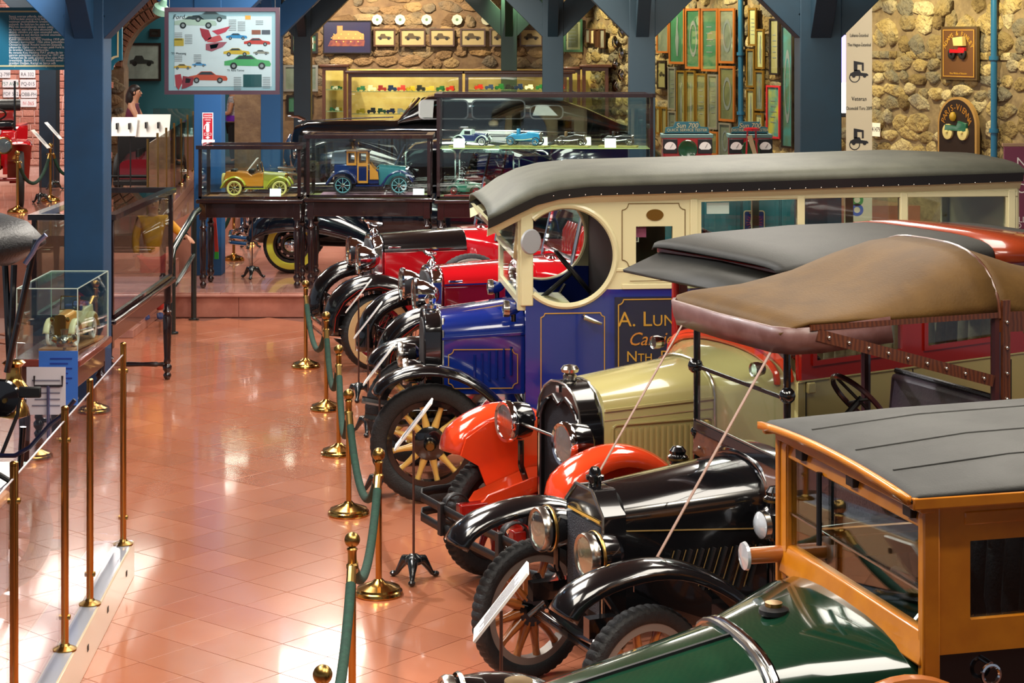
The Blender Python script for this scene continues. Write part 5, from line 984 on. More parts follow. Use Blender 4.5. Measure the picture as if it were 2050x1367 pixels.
# ================================================================ GLASS DISPLAY TABLES
def turned_leg(z0, z1, r=.045):
    h = z1-z0; return [(r*.55, z0), (r*.8, z0+.02*h), (r*1.0, z0+.06*h), (r*.6, z0+.09*h), (r*1.05, z0+.13*h), (r*1.1, z0+.17*h), (r*.65, z0+.2*h), (r*.9, z0+.23*h), (r*.75, z0+.27*h), (r*.95, z0+.55*h), (r*1.05, z0+.8*h), (r*.7, z0+.84*h), (r*1.1, z0+.87*h), (r*.7, z0+.9*h), (r*.8, z1)]
BOARD = mat('pale_wood_board', 'b07a44', .4, 0, .2, '9a683a', 8, ty='wave'); GRNB = mat('green_baize', '8a8a50', .8)
def case(P, w, d, z0, zt, zg, label, group=None, name='display_case', rz=0, frame=WOODD, shelf=None, stretcher=False, floorm=None):
    """origin at the front left foot; w along x, d along y"""
    t = thing(name, label, 'display case', P, rz, group); za = zg-.06; zl = zg-.28; f = .045
    lm = MB().lathe(turned_leg(0, zl-z0+.02), n=14).mesh('leg', 60)
    for x in (f*1.2, w-f*1.2):
        for y in (f*1.2, d-f*1.2): link('leg', lm, frame, t, (x, y, 0)); B('leg_block', frame, t, x-f, x+f, y-f, y+f, zl-z0, za-z0, .006)
    B('apron', frame, t, f, w-f, f*.4, d-f*.4, zl+.03-z0, za-z0, .008); B('table_top', frame, t, -.03, w+.03, -.03, d+.03, za-z0, zg-.01-z0, .014); B('display_floor', floorm or GRNB, t, .02, w-.02, .02, d-.02, zg-.01-z0, zg-z0)
    for x in (0, w-f):
        for y in (0, d-f): B('corner_post', frame, t, x, x+f, y, y+f, zg-z0, zt-.05-z0, .004)
    T = zt-z0
    plate('top_frame', [rect(-.03, w+.03, -.03, d+.03), rect(f*1.4, w-f*1.4, f*1.4, d-f*1.4)], .05, frame, t, (0, 0, T-.025), (1, 0, 0), (0, 1, 0), bevel=.01)
    plate('bottom_frame', [rect(0, w, 0, d), rect(f, w-f, f, d-f)], .03, frame, t, (0, 0, zg-z0+.015), (1, 0, 0), (0, 1, 0))
    for a, b_, y in ((f, w-f, .02), (f, w-f, d-.02)): B('glass_pane', GL, t, a, b_, y-.002, y+.002, zg+.03-z0, T-.05)
    for x in (.02, w-.02): B('glass_pane', GL, t, x-.002, x+.002, f, d-f, zg+.03-z0, T-.05)
    B('top_pane', GL, t, f, w-f, f, d-f, T-.03, T-.026)
    if shelf: B('glass_shelf', mat('green_glass_shelf', 'a8b878', .1, 0, .5), t, f, w-f, .04, d-.04, shelf-z0-.008, shelf-z0)
    if stretcher:
        for x in (f*1.2, w-f*1.2): pass
        for y in (f*1.2, d-f*1.2): MB().lathe([(.012, 0), (.025, .03), (.02, .06), (.028, w*.3), (.022, w*.5), (.028, w*.7), (.02, w-.2), (.025, w-.16), (.012, w-.11)], (f*1.2, y, .16), (1, 0, 0), 10).build('stretcher', frame, t)
    return t
YC = 25.5
def pxX(px, Y): return (px-1025)*Y/F
C = [(397, 602, 2.20, 1.50, 'glass topped mahogany display case holding a yellow and orange model car'), (613, 862, 2.34, 1.52, 'glass display case holding a navy and wood model landaulet'), (874, 1308, 2.88, 1.50, 'tall glass display case with a shelf of four model racing cars')]
for k, (a, b_, zt, zg, lb) in enumerate(C): case((pxX(a, YC), YC, ZP), pxX(b_, YC)-pxX(a, YC), .75, ZP, zt, zg, lb, 'display cases along the platform edge', shelf=2.16 if k == 2 else None, floorm=BOARD if k == 0 else None)
case((-4.34, 17.55, 0), .74, 3.1, 0, 2.03, 1.09, 'long dark display case on turned legs beside the blue post', stretcher=True, floorm=mat('plum_felt', '6a4450', .8))
# small glass box on a table behind the barrier
def glassbox():
    P = Vector((-3.90, 15.3, 0)); t = thing('glass_box_table', 'small table with a glass box holding a model veteran car', 'display case', P); w, d, z = .48, 1.15, 1.10
    lm = MB().lathe(turned_leg(0, .9), n=12).mesh('leg', 60)
    for x in (.05, w-.05):
        for y in (.05, d-.05): link('leg', lm, WOODD, t, (x, y, 0))
    B('apron', mat('walnut_apron', '5c3a28', .3, 0, .4), t, .02, w-.02, .02, d-.02, .86, 1.04, .006); B('table_top', mat('red_brown_top', '7a3a2c', .2, 0, .6), t, -.03, w+.03, -.03, d+.03, 1.04, z, .012)
    for x in (0, w-.004): B('glass_pane', GL, t, x, x+.004, 0, d, z, z+.55)
    for y in (0, d-.004): B('glass_pane', GL, t, .004, w-.004, y, y+.004, z, z+.55)
    B('top_pane', GL, t, 0, w, 0, d, z+.55, z+.554); ed = mat('glass_edge', 'b8c8b8', .2, 0, .4)
    for x in (0, w): MB().bar((x, 0, z), (x, 0, z+.55), .007, .007).build('glass_edge', ed, t); MB().bar((x, d, z), (x, d, z+.55), .007, .007).build('glass_edge', ed, t); MB().bar((x, 0, z+.553), (x, d, z+.553), .007, .007).build('glass_edge', ed, t)
    for y in (0, d): MB().bar((0, y, z+.553), (w, y, z+.553), .007, .007).build('glass_edge', ed, t)
glassbox()
# ================================================================ MODEL CARS
def mwheel(c, x, y, r, w, hubm, tyre=RUB, spm=None):
    sg = 1 if y > 0 else -1; o = link('wheel', tyre_mesh(r, w, None, 0, .78), tyre, c, (x, y, r))
    MB().lathe([(r*.82, -w*.3), (r*.82, w*.3), (r*.72, w*.3), (r*.72, -w*.3)], (0, 0, 0), (0, 1, 0), 20, loop=True).build('rim', hubm, o); MB().lathe([(r*.26, -sg*w*.3), (r*.26, sg*w*.4), (r*.12, sg*w*.7), (0, sg*w*.72)], (0, 0, 0), (0, 1, 0), 14).build('hub', NICK, o)
    for k in range(8):
        a = PI*k/4; MB().cyl((.2*r*math.cos(a), sg*w*.4, .2*r*math.sin(a)), (.8*r*math.cos(a), sg*w*.4, .8*r*math.sin(a)), r*.035, n=5).build('spoke', spm or hubm, o)
    return o
def model(name, label, P, rz, L, style, bm, hm, wm, tm=None, tyre=RUB, base=BOARD, group='model cars in the glass cases', seatm=LEATHB):
    t = thing(name, label, 'model car', P, rz, group); W = L*.36; r = L*.105; hb = .02
    B('base_board', base, t, -L*.56, L*.56, -W*.62, W*.62, 0, hb, .004)
    c = bpy.data.objects.new('car', None); 
    def Q(n, m, mb, **k): o = mb.build(n, m, t, **k); o.location = (0, 0, hb); return o
    xf, xr = L*.33, -L*.30
    for x, y in ((xf, W*.45), (xf, -W*.45), (xr, W*.45), (xr, -W*.45)):
        mwheel(t, x, y, r, L*.045, wm, tyre)
    for o in t.children:
        if o.name.startswith('wheel'): o.location.z = r+hb
    z0, z1 = r*1.0, r*2.4
    Q('chassis', BLK, MB().box(-L*.42, L*.44, -W*.2, W*.2, r*.8, r*1.1))
    Q('axle', NICK, MB().cyl((xf, -W*.45, r), (xf, W*.45, r), L*.008)); Q('axle', NICK, MB().cyl((xr, -W*.45, r), (xr, W*.45, r), L*.008))
    if style != 'racer':
        for s in (1, -1):
            for xc in (xf, xr):
                o = fender(t, [(xc+r*1.5, r*1.3), (xc+r*1.0, r*2.1), (xc, r*2.5), (xc-r*1.1, r*2.0), (xc-r*1.8, r*1.0)], s*W*.33, s*W*.56, tm or bm, th=L*.006, crown=L*.012, lip=L*.01); o.location.z = hb
            Q('running_board', tm or bm, MB().box(xr+r*1.4, xf-r*1.5, min(s*W*.34, s*W*.54), max(s*W*.34, s*W*.54), r*.9, r*1.05))
    Q('radiator', BRASS if style in ('tourer', 'veteran') else CHROME, MB().ringloft([arch(L*.40, W*.2, r*1.0, r*2.7, r*3.0), arch(L*.42, W*.2, r*1.0, r*2.7, r*3.0)]))
    Q('bonnet', hm, MB().ringloft([arch(L*.40, W*.2, r, r*2.6, r*2.95), arch(L*.10, W*.26, r, r*2.8, r*3.2)]))
    if style == 'landaulet':
        Q('cabin', bm, MB().box(-L*.40, -L*.02, -W*.38, W*.38, r*1.1, r*3.2), bevel=L*.01); Q('front_seat_box', bm, MB().box(-L*.02, L*.10, -W*.36, W*.36, r*1.1, r*2.6), bevel=L*.008)
        Q('cabin_roof', tm, MB().box(-L*.28, -L*.0, -W*.38, W*.38, r*4.5, r*4.65), bevel=L*.004)
        Q('folding_hood', mat('grey_hood_cloth', '55606a', .6), MB().prism([(-L*.44, -W*.38, r*3.2), (-L*.26, -W*.38, r*3.2), (-L*.26, -W*.38, r*4.65), (-L*.42, -W*.38, r*4.5)], (0, W*.76, 0)), bevel=L*.01)
        wd = mat('honey_wood', 'b87828', .35, 0, .4)
        for s in (1, -1):
            for xa, xb in ((-.26, -.15), (-.14, -.02)):
                o = plate('window_frame', [rect(L*xa, L*xb, r*3.1, r*4.6), rect(L*(xa+.02), L*(xb-.02), r*3.35, r*4.4)], L*.012, wd, t, (0, s*W*.385, hb), (1, 0, 0), (0, 0, 1))
            plate('door_frame', [rect(-L*.14, -L*.02, r*1.2, r*3.2), rect(-L*.125, -L*.035, r*1.45, r*3.0)], L*.01, wd, t, (0, s*W*.39, hb), (1, 0, 0), (0, 0, 1)); plate('seat_side', [[(0, r*1.6), (L*.10, r*1.6), (L*.09, r*2.4), (L*.03, r*2.9), (0, r*3.3)]], L*.01, wd, t, (0, s*W*.38, hb), (1, 0, 0), (0, 0, 1))
        sw = mwheel(t, L*.13, W*.5, r*1.0, L*.045, wm, tyre); sw.location.z = r*2.3+hb; sw.name = 'spare_wheel'
    elif style == 'tourer':
        Q('body', bm, MB().prism([(-L*.42, -W*.36, r*1.2), (L*.10, -W*.36, r*1.2), (L*.10, -W*.36, r*3.1), (L*.02, -W*.36, r*3.0), (-L*.06, -W*.36, r*2.7), (-L*.12, -W*.36, r*3.1), (-L*.42, -W*.36, r*3.2), (-L*.45, -W*.36, r*2.4)], (0, W*.72, 0)), bevel=L*.012)
        for x in (-.33, -.08): Q('seat', seatm, MB().box(L*x-L*.03, L*x+L*.05, -W*.3, W*.3, r*2.9, r*3.5), bevel=L*.015)
        plate('windscreen', [rect(-W*.34, W*.34, 0, r*1.3)], .004, GL, t, (L*.08, 0, hb+r*3.1), (0, 1, 0), (-.25, 0, 1)); plate('screen_frame', [rect(-W*.35, W*.35, 0, r*1.35), rect(-W*.32, W*.32, r*.08, r*1.25)], L*.008, BRASS, t, (L*.08, 0, hb+r*3.1), (0, 1, 0), (-.25, 0, 1))
        Q('steering_wheel', BLK, MB().tube([(L*.0, W*.15+W*.12*math.cos(a), r*3.6+W*.12*math.sin(a)) for a in [2*PI*k/14 for k in range(14)]], L*.007, 6, True)); sw = mwheel(t, -L*.47, W*.08, r, L*.045, wm, tyre); sw.rotation_euler.z = PI/2; sw.location.z = r*1.9+hb; sw.name = 'spare_wheel'
    elif style == 'convertible':
        Q('body', bm, MB().ringloft([arch(L*.10, W*.3, r, r*2.4, r*2.9), arch(-L*.1, W*.42, r, r*2.4, r*2.7), arch(-L*.34, W*.4, r, r*2.2, r*2.6), arch(-L*.47, W*.2, r, r*1.4, r*1.6)])); Q('soft_top', tm if tm else WHT, MB().ringloft([arch(L*.03, W*.36, r*2.6, r*3.6, r*3.9), arch(-L*.2, W*.36, r*2.5, r*3.7, r*4.0), arch(-L*.3, W*.34, r*2.4, r*2.6, r*2.8)]))
        for s in (1, -1): plate('side_glass', [rect(-L*.16, L*.0, r*2.75, r*3.55)], .003, BLK, t, (0, s*W*.37, hb), (1, 0, 0), (0, 0, 1))
    elif style == 'racer':
        Q('body', bm, MB().ringloft([arch(L*.12, W*.26, r, r*2.6, r*3.0), arch(-L*.1, W*.28, r, r*2.2, r*2.6), arch(-L*.3, W*.24, r, r*2.0, r*2.8), arch(-L*.47, W*.06, r*1.3, r*1.5, r*1.6)])); Q('seat_back', tm or seatm, MB().box(-L*.18, -L*.12, -W*.24, W*.24, r*2.2, r*3.8), bevel=L*.02)
        Q('steering_wheel', BLK, MB().tube([(-L*.02, W*.12*math.cos(a), r*3.3+W*.12*math.sin(a)) for a in [2*PI*k/14 for k in range(14)]], L*.008, 6, True)); Q('exhaust', CHROME, MB().tube([(L*.3, -W*.3, r*1.7), (0, -W*.34, r*1.3), (-L*.45, -W*.34, r*1.3)], L*.012, 6))
    for s in (1, -1): Q('headlamp', BRASS if style in ('tourer',) else CHROME, MB().lathe([(0, -L*.04), (L*.018, -L*.03), (L*.025, 0), (0, L*.006)], (L*.43, s*W*.28, r*2.6), (1, 0, 0), 12))
    return t
YO = mat('ochre_yellow_enamel', '9c9a2c', .2, 0, .8); ORW = mat('orange_wood', 'c07a22', .3, 0, .5); NAVYM = mat('navy_enamel', '12204a', .15, 0, .9); SKY = mat('sky_blue_enamel', '2a7aa0', .2, 0, .8); WICK = mat('wicker', '7a5a34', .7, 0, 0, '5a4024', 60, .6, 80); DGRN = mat('bottle_green_enamel', '1c5a44', .2, 0, .8); CRW = mat('cream_rubber', 'd0c470', .5)
ym = YC+.36
model('model_tourer', 'yellow and orange model touring car on a wooden base in the left display case', (pxX(515, ym), ym, 1.502), 0, .95, 'tourer', ORW, YO, CRW, YO, CRW, group=None)
model('model_landaulet', 'navy model landaulet with wooden door frames on a glass case floor', (pxX(742, ym), ym, 1.522), 0, 1.18, 'landaulet', NAVYM, mat('teal_bonnet', '2c6a70', .2, .3, .6), mat('teal_hub', '6aa0a8', .3), NAVYM, RUB, mat('pink_felt', '9a7080', .8), None)
for nm, lb, px, sty, bm, hm, wm, tm, rz, L in (('model_convertible', 'navy model convertible with white soft top on the glass shelf', 945, 'convertible', NAVYM, NAVYM, WHT, mat('pale_soft_top', 'a8b4a8', .5), -.35, .52), ('model_racer', 'sky blue model racing car on the glass shelf', 1050, 'racer', SKY, SKY, SKY, SKY, -.35, .56), ('model_wicker_racer', 'model racing car with brown wicker seat on the glass shelf', 1143, 'racer', BLK, BLK, BLK, WICK, -.3, .46), ('model_black_racer', 'black model racing car on the glass shelf', 1238, 'racer', BLK, BLK, NICK, LEATHB, -.2, .46)):
    model(nm, lb, (pxX(px, ym), ym, 2.162), rz, L, sty, bm, hm, wm, tm, base=mat('olive_board', '7c7430', .6), group=None)
model('model_roadster', 'green model roadster with red wheels below the glass shelf', (pxX(935, ym), ym, 1.502), -.4, .52, 'convertible', DGRN, DGRN, RED, DGRN, base=mat('red_base', '8a2420', .5), group=None)
mc = model('model_veteran_car', 'cream and gold model veteran car facing out of the small glass box', (-3.62, 15.98, 1.102), -PI/2-.12, .66, 'tourer', CREAM, mat('orange_gold_bonnet', 'c88a40', .3, .3), WHT, CREAM, WHT, mat('light_oak_base', 'c08a5c', .4), None, mat('blue_button_leather', '3a4a78', .4)); mc.scale = (1, 1, 1.25)
en = thing('model_engine', 'small metal engine model on an eight sided wooden base in the glass box', 'model', (-3.56, 15.46, 1.102)); en.scale = (1.15,)*3
MB().lathe([(.10, 0), (.10, .02), (.085, .028), (0, .028)], n=8).build('base_board', MAT['light_oak_base'], en); MB().cyl((0, 0, .028), (0, 0, .07), .012).build('stem', NICK, en); MB().lathe([(.05, .06), (.06, .08), (.06, .11), (.05, .13), (0, .135)], n=16).build('crankcase', NICK, en)
for k in range(7): a = 2*PI*k/7; MB().cyl((.05*math.cos(a), .05*math.sin(a), .10), (.085*math.cos(a), .085*math.sin(a), .12), .016, n=8).build('cylinder', NICK if k % 2 else BRASS, en)
MB().cyl((0, 0, .13), (0, 0, .18), .02, .028, 10).build('propeller_hub', NICK, en)
# cards in the cases
for px, py, Y, lb in ((551, 388, YC+.08, 'small white card beside the yellow model car'), (838, 384, YC+.08, 'white caption card in the corner of the landaulet case'), (919, 292, YC+.1, 'white card before the navy model convertible'), (1085, 276, YC+.5, 'white card behind the blue model racer'), (1172, 280, YC+.5, 'white card behind the wicker model racer'), (1222, 292, YC+.1, 'white card before the black model racer')):
    p = D(px, py, Y); z = 1.505 if py > 350 else 2.165; tag(MB().prism([(p.x-.075, Y, z), (p.x+.075, Y, z), (p.x+.075, Y+.03, z+.12), (p.x-.075, Y+.03, z+.12)], (0, .003, 0)).build('caption_card', WHT, None), lb, 'card')
# ================================================================ LIT WALL CABINETS WITH SMALL MODELS
BRWN = mat('brown_cabinet_wood', '5c3422', .35, 0, .3, '482818', 10, ty='wave'); YBK = mat('yellow_glow_backing', 'd8c27a', .7, 0, 0, 'c4a85c', 3)
def tiny(k):
    r = random.Random(k); L = .16; m = MB(); h = r.choice((.045, .06, .085))
    m.box(-L*.5, L*.5, -.028, .028, .022, .045); m.box(L*.1, L*.46, -.02, .02, .045, .066); m.box(-L*.42, L*.08, -.027, .027, .045, .045+h)
    for x in (-L*.3, L*.32):
        for s in (1, -1): m.cyl((x, s*.024, .022), (x, s*.036, .022), .022, n=10)
    return m.mesh('tiny_model', 30)
TM = [tiny(k) for k in range(5)]; TC = [mat('tiny_'+n, h, .3, 0, .5) for n, h in (('red', 'a82418'), ('green', '1c5a34'), ('navy', '1c2c5a'), ('yellow', 'c8a828'), ('white', 'd8d4c4'), ('black', '18181a'))]; CN = ['red', 'green', 'navy', 'yellow', 'white', 'black']
def cabinet(px0, px1, Y, zt, zb, d, lb, shelves, seed, n):
    x0, x1 = pxX(px0, Y), pxX(px1, Y); t = thing('wall_cabinet', lb, 'cabinet', (x0, Y, ZU), 0, None); w = x1-x0; T, Bz = zt-ZU, zb-ZU; f = .07; r = random.Random(seed)
    B('plinth', BRWN, t, 0, w, 0, d, 0, Bz, .01); plate('front_frame', [rect(0, w, Bz, T), rect(f, w-f, Bz+f, T-f)], .05, BRWN, t, (0, .02, 0), (1, 0, 0), (0, 0, 1), bevel=.008)
    B('cornice', BRWN, t, -.06, w+.06, -.06, d, T, T+.06, .015); B('side_panel', BRWN, t, 0, .03, .045, d, Bz, T); B('side_panel', BRWN, t, w-.03, w, .045, d, Bz, T)
    B('glass_pane', GL, t, f, w-f, .018, .022, Bz+f, T-f); B('lamp_strip', mat('cabinet_lamp', 'fff0b0', .5, emit='ffe9a0', es=45), t, .1, w-.1, .06, .10, T-.06, T-.045); B('top_panel', BRWN, t, .03, w-.03, .045, d, T-.04, T)
    for k, z in enumerate(shelves):
        B('glass_shelf', mat('pale_glass_shelf', '9ab08a', .15, 0, .4), t, .03, w-.03, .06, d-.02, z-ZU-.012, z-ZU)
        seq = []
        while len(seq) < n:
            q = r.randrange(6)
            if not seq or q != seq[-1]: seq.append(q)
        for i in range(n):
            ci = seq[i]; o = link('tiny_model_car', r.choice(TM), TC[ci], None, (x0+.16+(w-.3)*(i+.5)/n+r.uniform(-.02, .02), Y+r.uniform(.14, d-.14), z+.001), (0, 0, r.choice((0, PI))+r.uniform(-.4, .4)))
            nb = [CN[seq[j]] for j in (i-1, i+1) if 0 <= j < n]; o.scale = ((.75 if w < .6 else 1.15),)*3
            tag(o, 'tiny %s model %s, %s shelf of the %s cabinet' % (CN[ci], ('between %s and %s ones' % tuple(nb)) if len(nb) == 2 else '%s, beside a %s one' % (('first', 'last')[i > 0], nb[0]), ('upper', 'lower')[k], lb.split()[0]), 'model car', 'tiny models in the wall cabinets')
cabinet(697, 925, 39.6, 2.86, 1.3, .45, 'wide lit wall cabinet with model cars behind the saloon bonnet', (2.50, 2.04), 1, 10); cabinet(931, 1146, 39.6, 2.86, 1.3, .45, 'middle lit wall cabinet between the two far posts with model cars', (2.53, 2.04), 2, 9)
cabinet(645, 694, 41.0, 2.97, 1.3, .5, 'narrow lit wall cabinet at the dark post with model cars', (2.5, 2.04), 3, 3); cabinet(1128, 1162, 41.0, 2.92, 1.3, .5, 'slim lit wall cabinet in the far corner with toys', (2.4, 1.95), 4, 2); cabinet(1166, 1218, 40.6, 2.97, 1.2, .5, 'tall lit corner cabinet with toys', (2.35, 1.9), 5, 3)
bk = struct(B('wall_backing', YBK, None, pxX(645, 41.7), pxX(1215, 41.7)-.05, 41.72, 41.76, ZU, 2.92))  # board stands in for the wall, its yellow light put into the colour
# ================================================================ FRAMES, PLATES AND SIGNS
GF = mat('gilt_frame', '8a6a28', .35, .5); OF = mat('orange_wood_frame', '9a5a24', .35, 0, .4); BF = mat('black_frame', '1c1614', .3, 0, .4); SF = mat('silver_frame', '9a9a94', .3, .6); WF = mat('brown_frame', '4a3020', .35, 0, .3)
def car_motif(parent, o, u, v, w, m, wheel_m=None, name='printed_car', th=.001):
    """flat printed side view of an old car, w wide"""
    k = w/1.0; pts = [(-.5, .12), (-.5, .26), (-.34, .30), (-.26, .46), (.02, .46), (.10, .30), (.42, .26), (.5, .2), (.5, .12)]
    g = plate(name, [[(x*k, y*k) for x, y in pts]], th, m, parent, o, u, v)
    for x in (-.3, .3): plate('printed_wheel', [circ(x*k, .12*k, .10*k, 16)], th*1.6, wheel_m or INK, g, o, u, v)
    return g
def framed(o, u, n, w, h, label, fm, pm, fw=.035, mount=None, motif=None, group=None, name='framed_print', pane=True, mm=None):
    """picture centred at o on a wall with direction u and outward normal n"""
    o, u, n = Vector(o), Vector(u).normalized(), Vector(n).normalized(); t = thing(name, label, 'picture', o+n*.02, 0, group); Z = Vector((0, 0, 1))
    if u.cross(Z).dot(n) < 0: u = -u
    plate('frame', [rect(-w/2, w/2, -h/2, h/2), rect(-w/2+fw, w/2-fw, -h/2+fw, h/2-fw)], .035, fm, t, n*.015, u, Z, bevel=.004)
    plate('mount' if mount else 'print', [rect(-w/2+fw*.9, w/2-fw*.9, -h/2+fw*.9, h/2-fw*.9)], .006, mount or pm, t, n*.004, u, Z)
    if mount: q = min(w, h)*.12; plate('print', [rect(-w/2+fw+q, w/2-fw-q, -h/2+fw+q, h/2-fw-q)], .004, pm, t, n*.010, u, Z)
    if motif == 'car': car_motif(t, n*.0135-Z*(w*.12), u, Z, w*.62, mm or mat('sepia_ink', '4a3c28', .6))
    elif motif == 'lines':
        for k in range(5): plate('print_mark', [rect(-w*.22, w*(.1+.05*(k % 3)), h*(.2-.1*k), h*(.215-.1*k))], .001, mm or MAT['grey_print'], t, n*.0135, u, Z)
    elif motif == 'figure':
        plate('print_mark', [[(-w*.04, -h*.36), (w*.05, -h*.36), (w*.10, -h*.05), (w*.03, h*.12), (w*.06, h*.3), (-w*.02, h*.36), (-w*.07, h*.1), (-w*.12, -h*.1)]], .001, mm or MAT['grey_print'], t, n*.0135, u, Z)
    elif motif == 'oval':
        plate('print_mark', [circ(0, 0, w*.26, 28, h*.30), circ(0, 0, w*.20, 28, h*.23)], .001, mm or MAT['grey_print'], t, n*.0135, u, Z)
    if pane: plate('glass_pane', [rect(-w/2+fw, w/2-fw, -h/2+fw, h/2-fw)], .002, GL, t, n*.026, u, Z)
    return t
SEP = mat('sepia_paper', 'a8966c', .6); CRP = mat('cream_paper', 'c8bc90', .6); GRP = mat('green_xray_paper', '3c6e50', .5, 0, 0, '4a7c60', 3); GRM = mat('sage_mount', '74906c', .6); OLP = mat('olive_paper', '86805c', .6, 0, 0, '6c6a50', 4); GYP = mat('grey_paper', '8c8c80', .6, 0, 0, '74746a', 4)
def onB(px0, py0, px1, py1, Y=YB-.1):
    a, b = D(px0, py0, Y), D(px1, py1, Y); return (a+b)/2, b.x-a.x, a.z-b.z
for k, (a, b) in enumerate(((748, 792), (801, 852), (860, 910), (921, 972), (980, 1028), (1040, 1087))):
    o, w, h = onB(a, 57, b, 93); framed(o, (1, 0, 0), (0, -1, 0), w, h, 'sepia print of an old car in a brown frame '+('next to the night photograph', 'second from the night photograph', 'third from the night photograph', 'under the fourth plate', 'behind the green toned post', 'between the green and teal posts')[k], WF, SEP, motif='car', fw=.035, group='sepia car prints on the back wall', pane=False)
for k, px in enumerate((755, 801, 854, 915, 974, 1037, 1085)):
    p = D(px, 39.5, YB-.1); t = thing('wall_plate', 'octagonal white china car plate on the stone wall '+('above the night photograph corner', 'above the second sepia print', 'above the third sepia print', 'above the fourth sepia print', 'beside the green toned post', 'between the green and teal posts', 'behind the teal post')[k], 'plate', p, 0, 'china plates on the back wall')
    MB().lathe([(0, -.0), (.08, 0), (.085, .015), (.118, .02), (.118, .026), (.08, .022), (0, .008)], (0, .03, 0), (0, -1, 0), 8).build('dish', mat('white_china', 'd2d2ba', .15, 0, .6), t, smooth=0); plate('printed_car', [circ(0, 0, .045, 16, .03)], .001, mat('green_print', '4a6a4a', .5), t, (0, .017, 0), (1, 0, 0), (0, 0, 1))
o, w, h = onB(647, 41, 744, 107); NT = mat('night_sky_print', '1a1c44', .4, 0, 0, '241c3c', 2); t = framed(o, (1, 0, 0), (0, -1, 0), w, h, 'large night photograph of a lit building on a dark blue sky', BF, NT, fw=.02, pane=False)
plate('printed_building', [[(-.32, -.06), (.36, -.06), (.36, .05), (.22, .13), (-.10, .14), (-.10, .24), (-.22, .24), (-.22, .08), (-.32, .02)]], .001, mat('floodlit_print', 'c07a48', .5), t, (0, -.012, 0), (1, 0, 0), (0, 0, 1)); plate('printed_street', [[(-.42, -.2), (.36, -.2), (.38, -.07), (-.36, -.07)]], .001, mat('street_print', '5a2438', .5, 0, 0, '8a4a30', 9), t, (0, -.012, 0), (1, 0, 0), (0, 0, 1))
for k in range(14): plate('printed_light', [circ(-.34+.052*k, (-.02, .06, -.1)[k % 3], .012, 8)], .001, mat('lamp_print', 'f0c860', .5), t, (0, -.0135, 0), (1, 0, 0), (0, 0, 1))
for b, lb, fm, pm, mo, mt in (((583, 66, 637, 107), 'green mounted print in a black frame beside the dark post', BF, WHT, 'car', mat('green_mount', '2c5a44', .6)), ((568, 130, 637, 183), 'picture in a wide silver frame behind the dark post', SF, GYP, 'figure', None), ((574, 190, 628, 228), 'dark green print under the silver frame', BF, GRP, None, None), ((1128, 38, 1166, 104), 'green framed engraving on the back wall by the corner', mat('green_frame', '3c6e4a', .5), OLP, 'lines', CRP)):
    o, w, h = onB(*b, YB-.03); framed(o, (1, 0, 0), (0, -1, 0), w, h, lb, fm, pm, motif=mo, mount=mt, fw=.05)
def onR(px0, py0, px1, py1):
    a, b = wallp(px0, py0, .1), wallp(px1, py0, .1); pm = (px0+px1)/2; t, bt = wallp(pm, py0, .1), wallp(pm, py1, .1); return (t+bt)/2, (Vector((b.x-a.x, b.y-a.y, 0))).length, t.z-bt.z
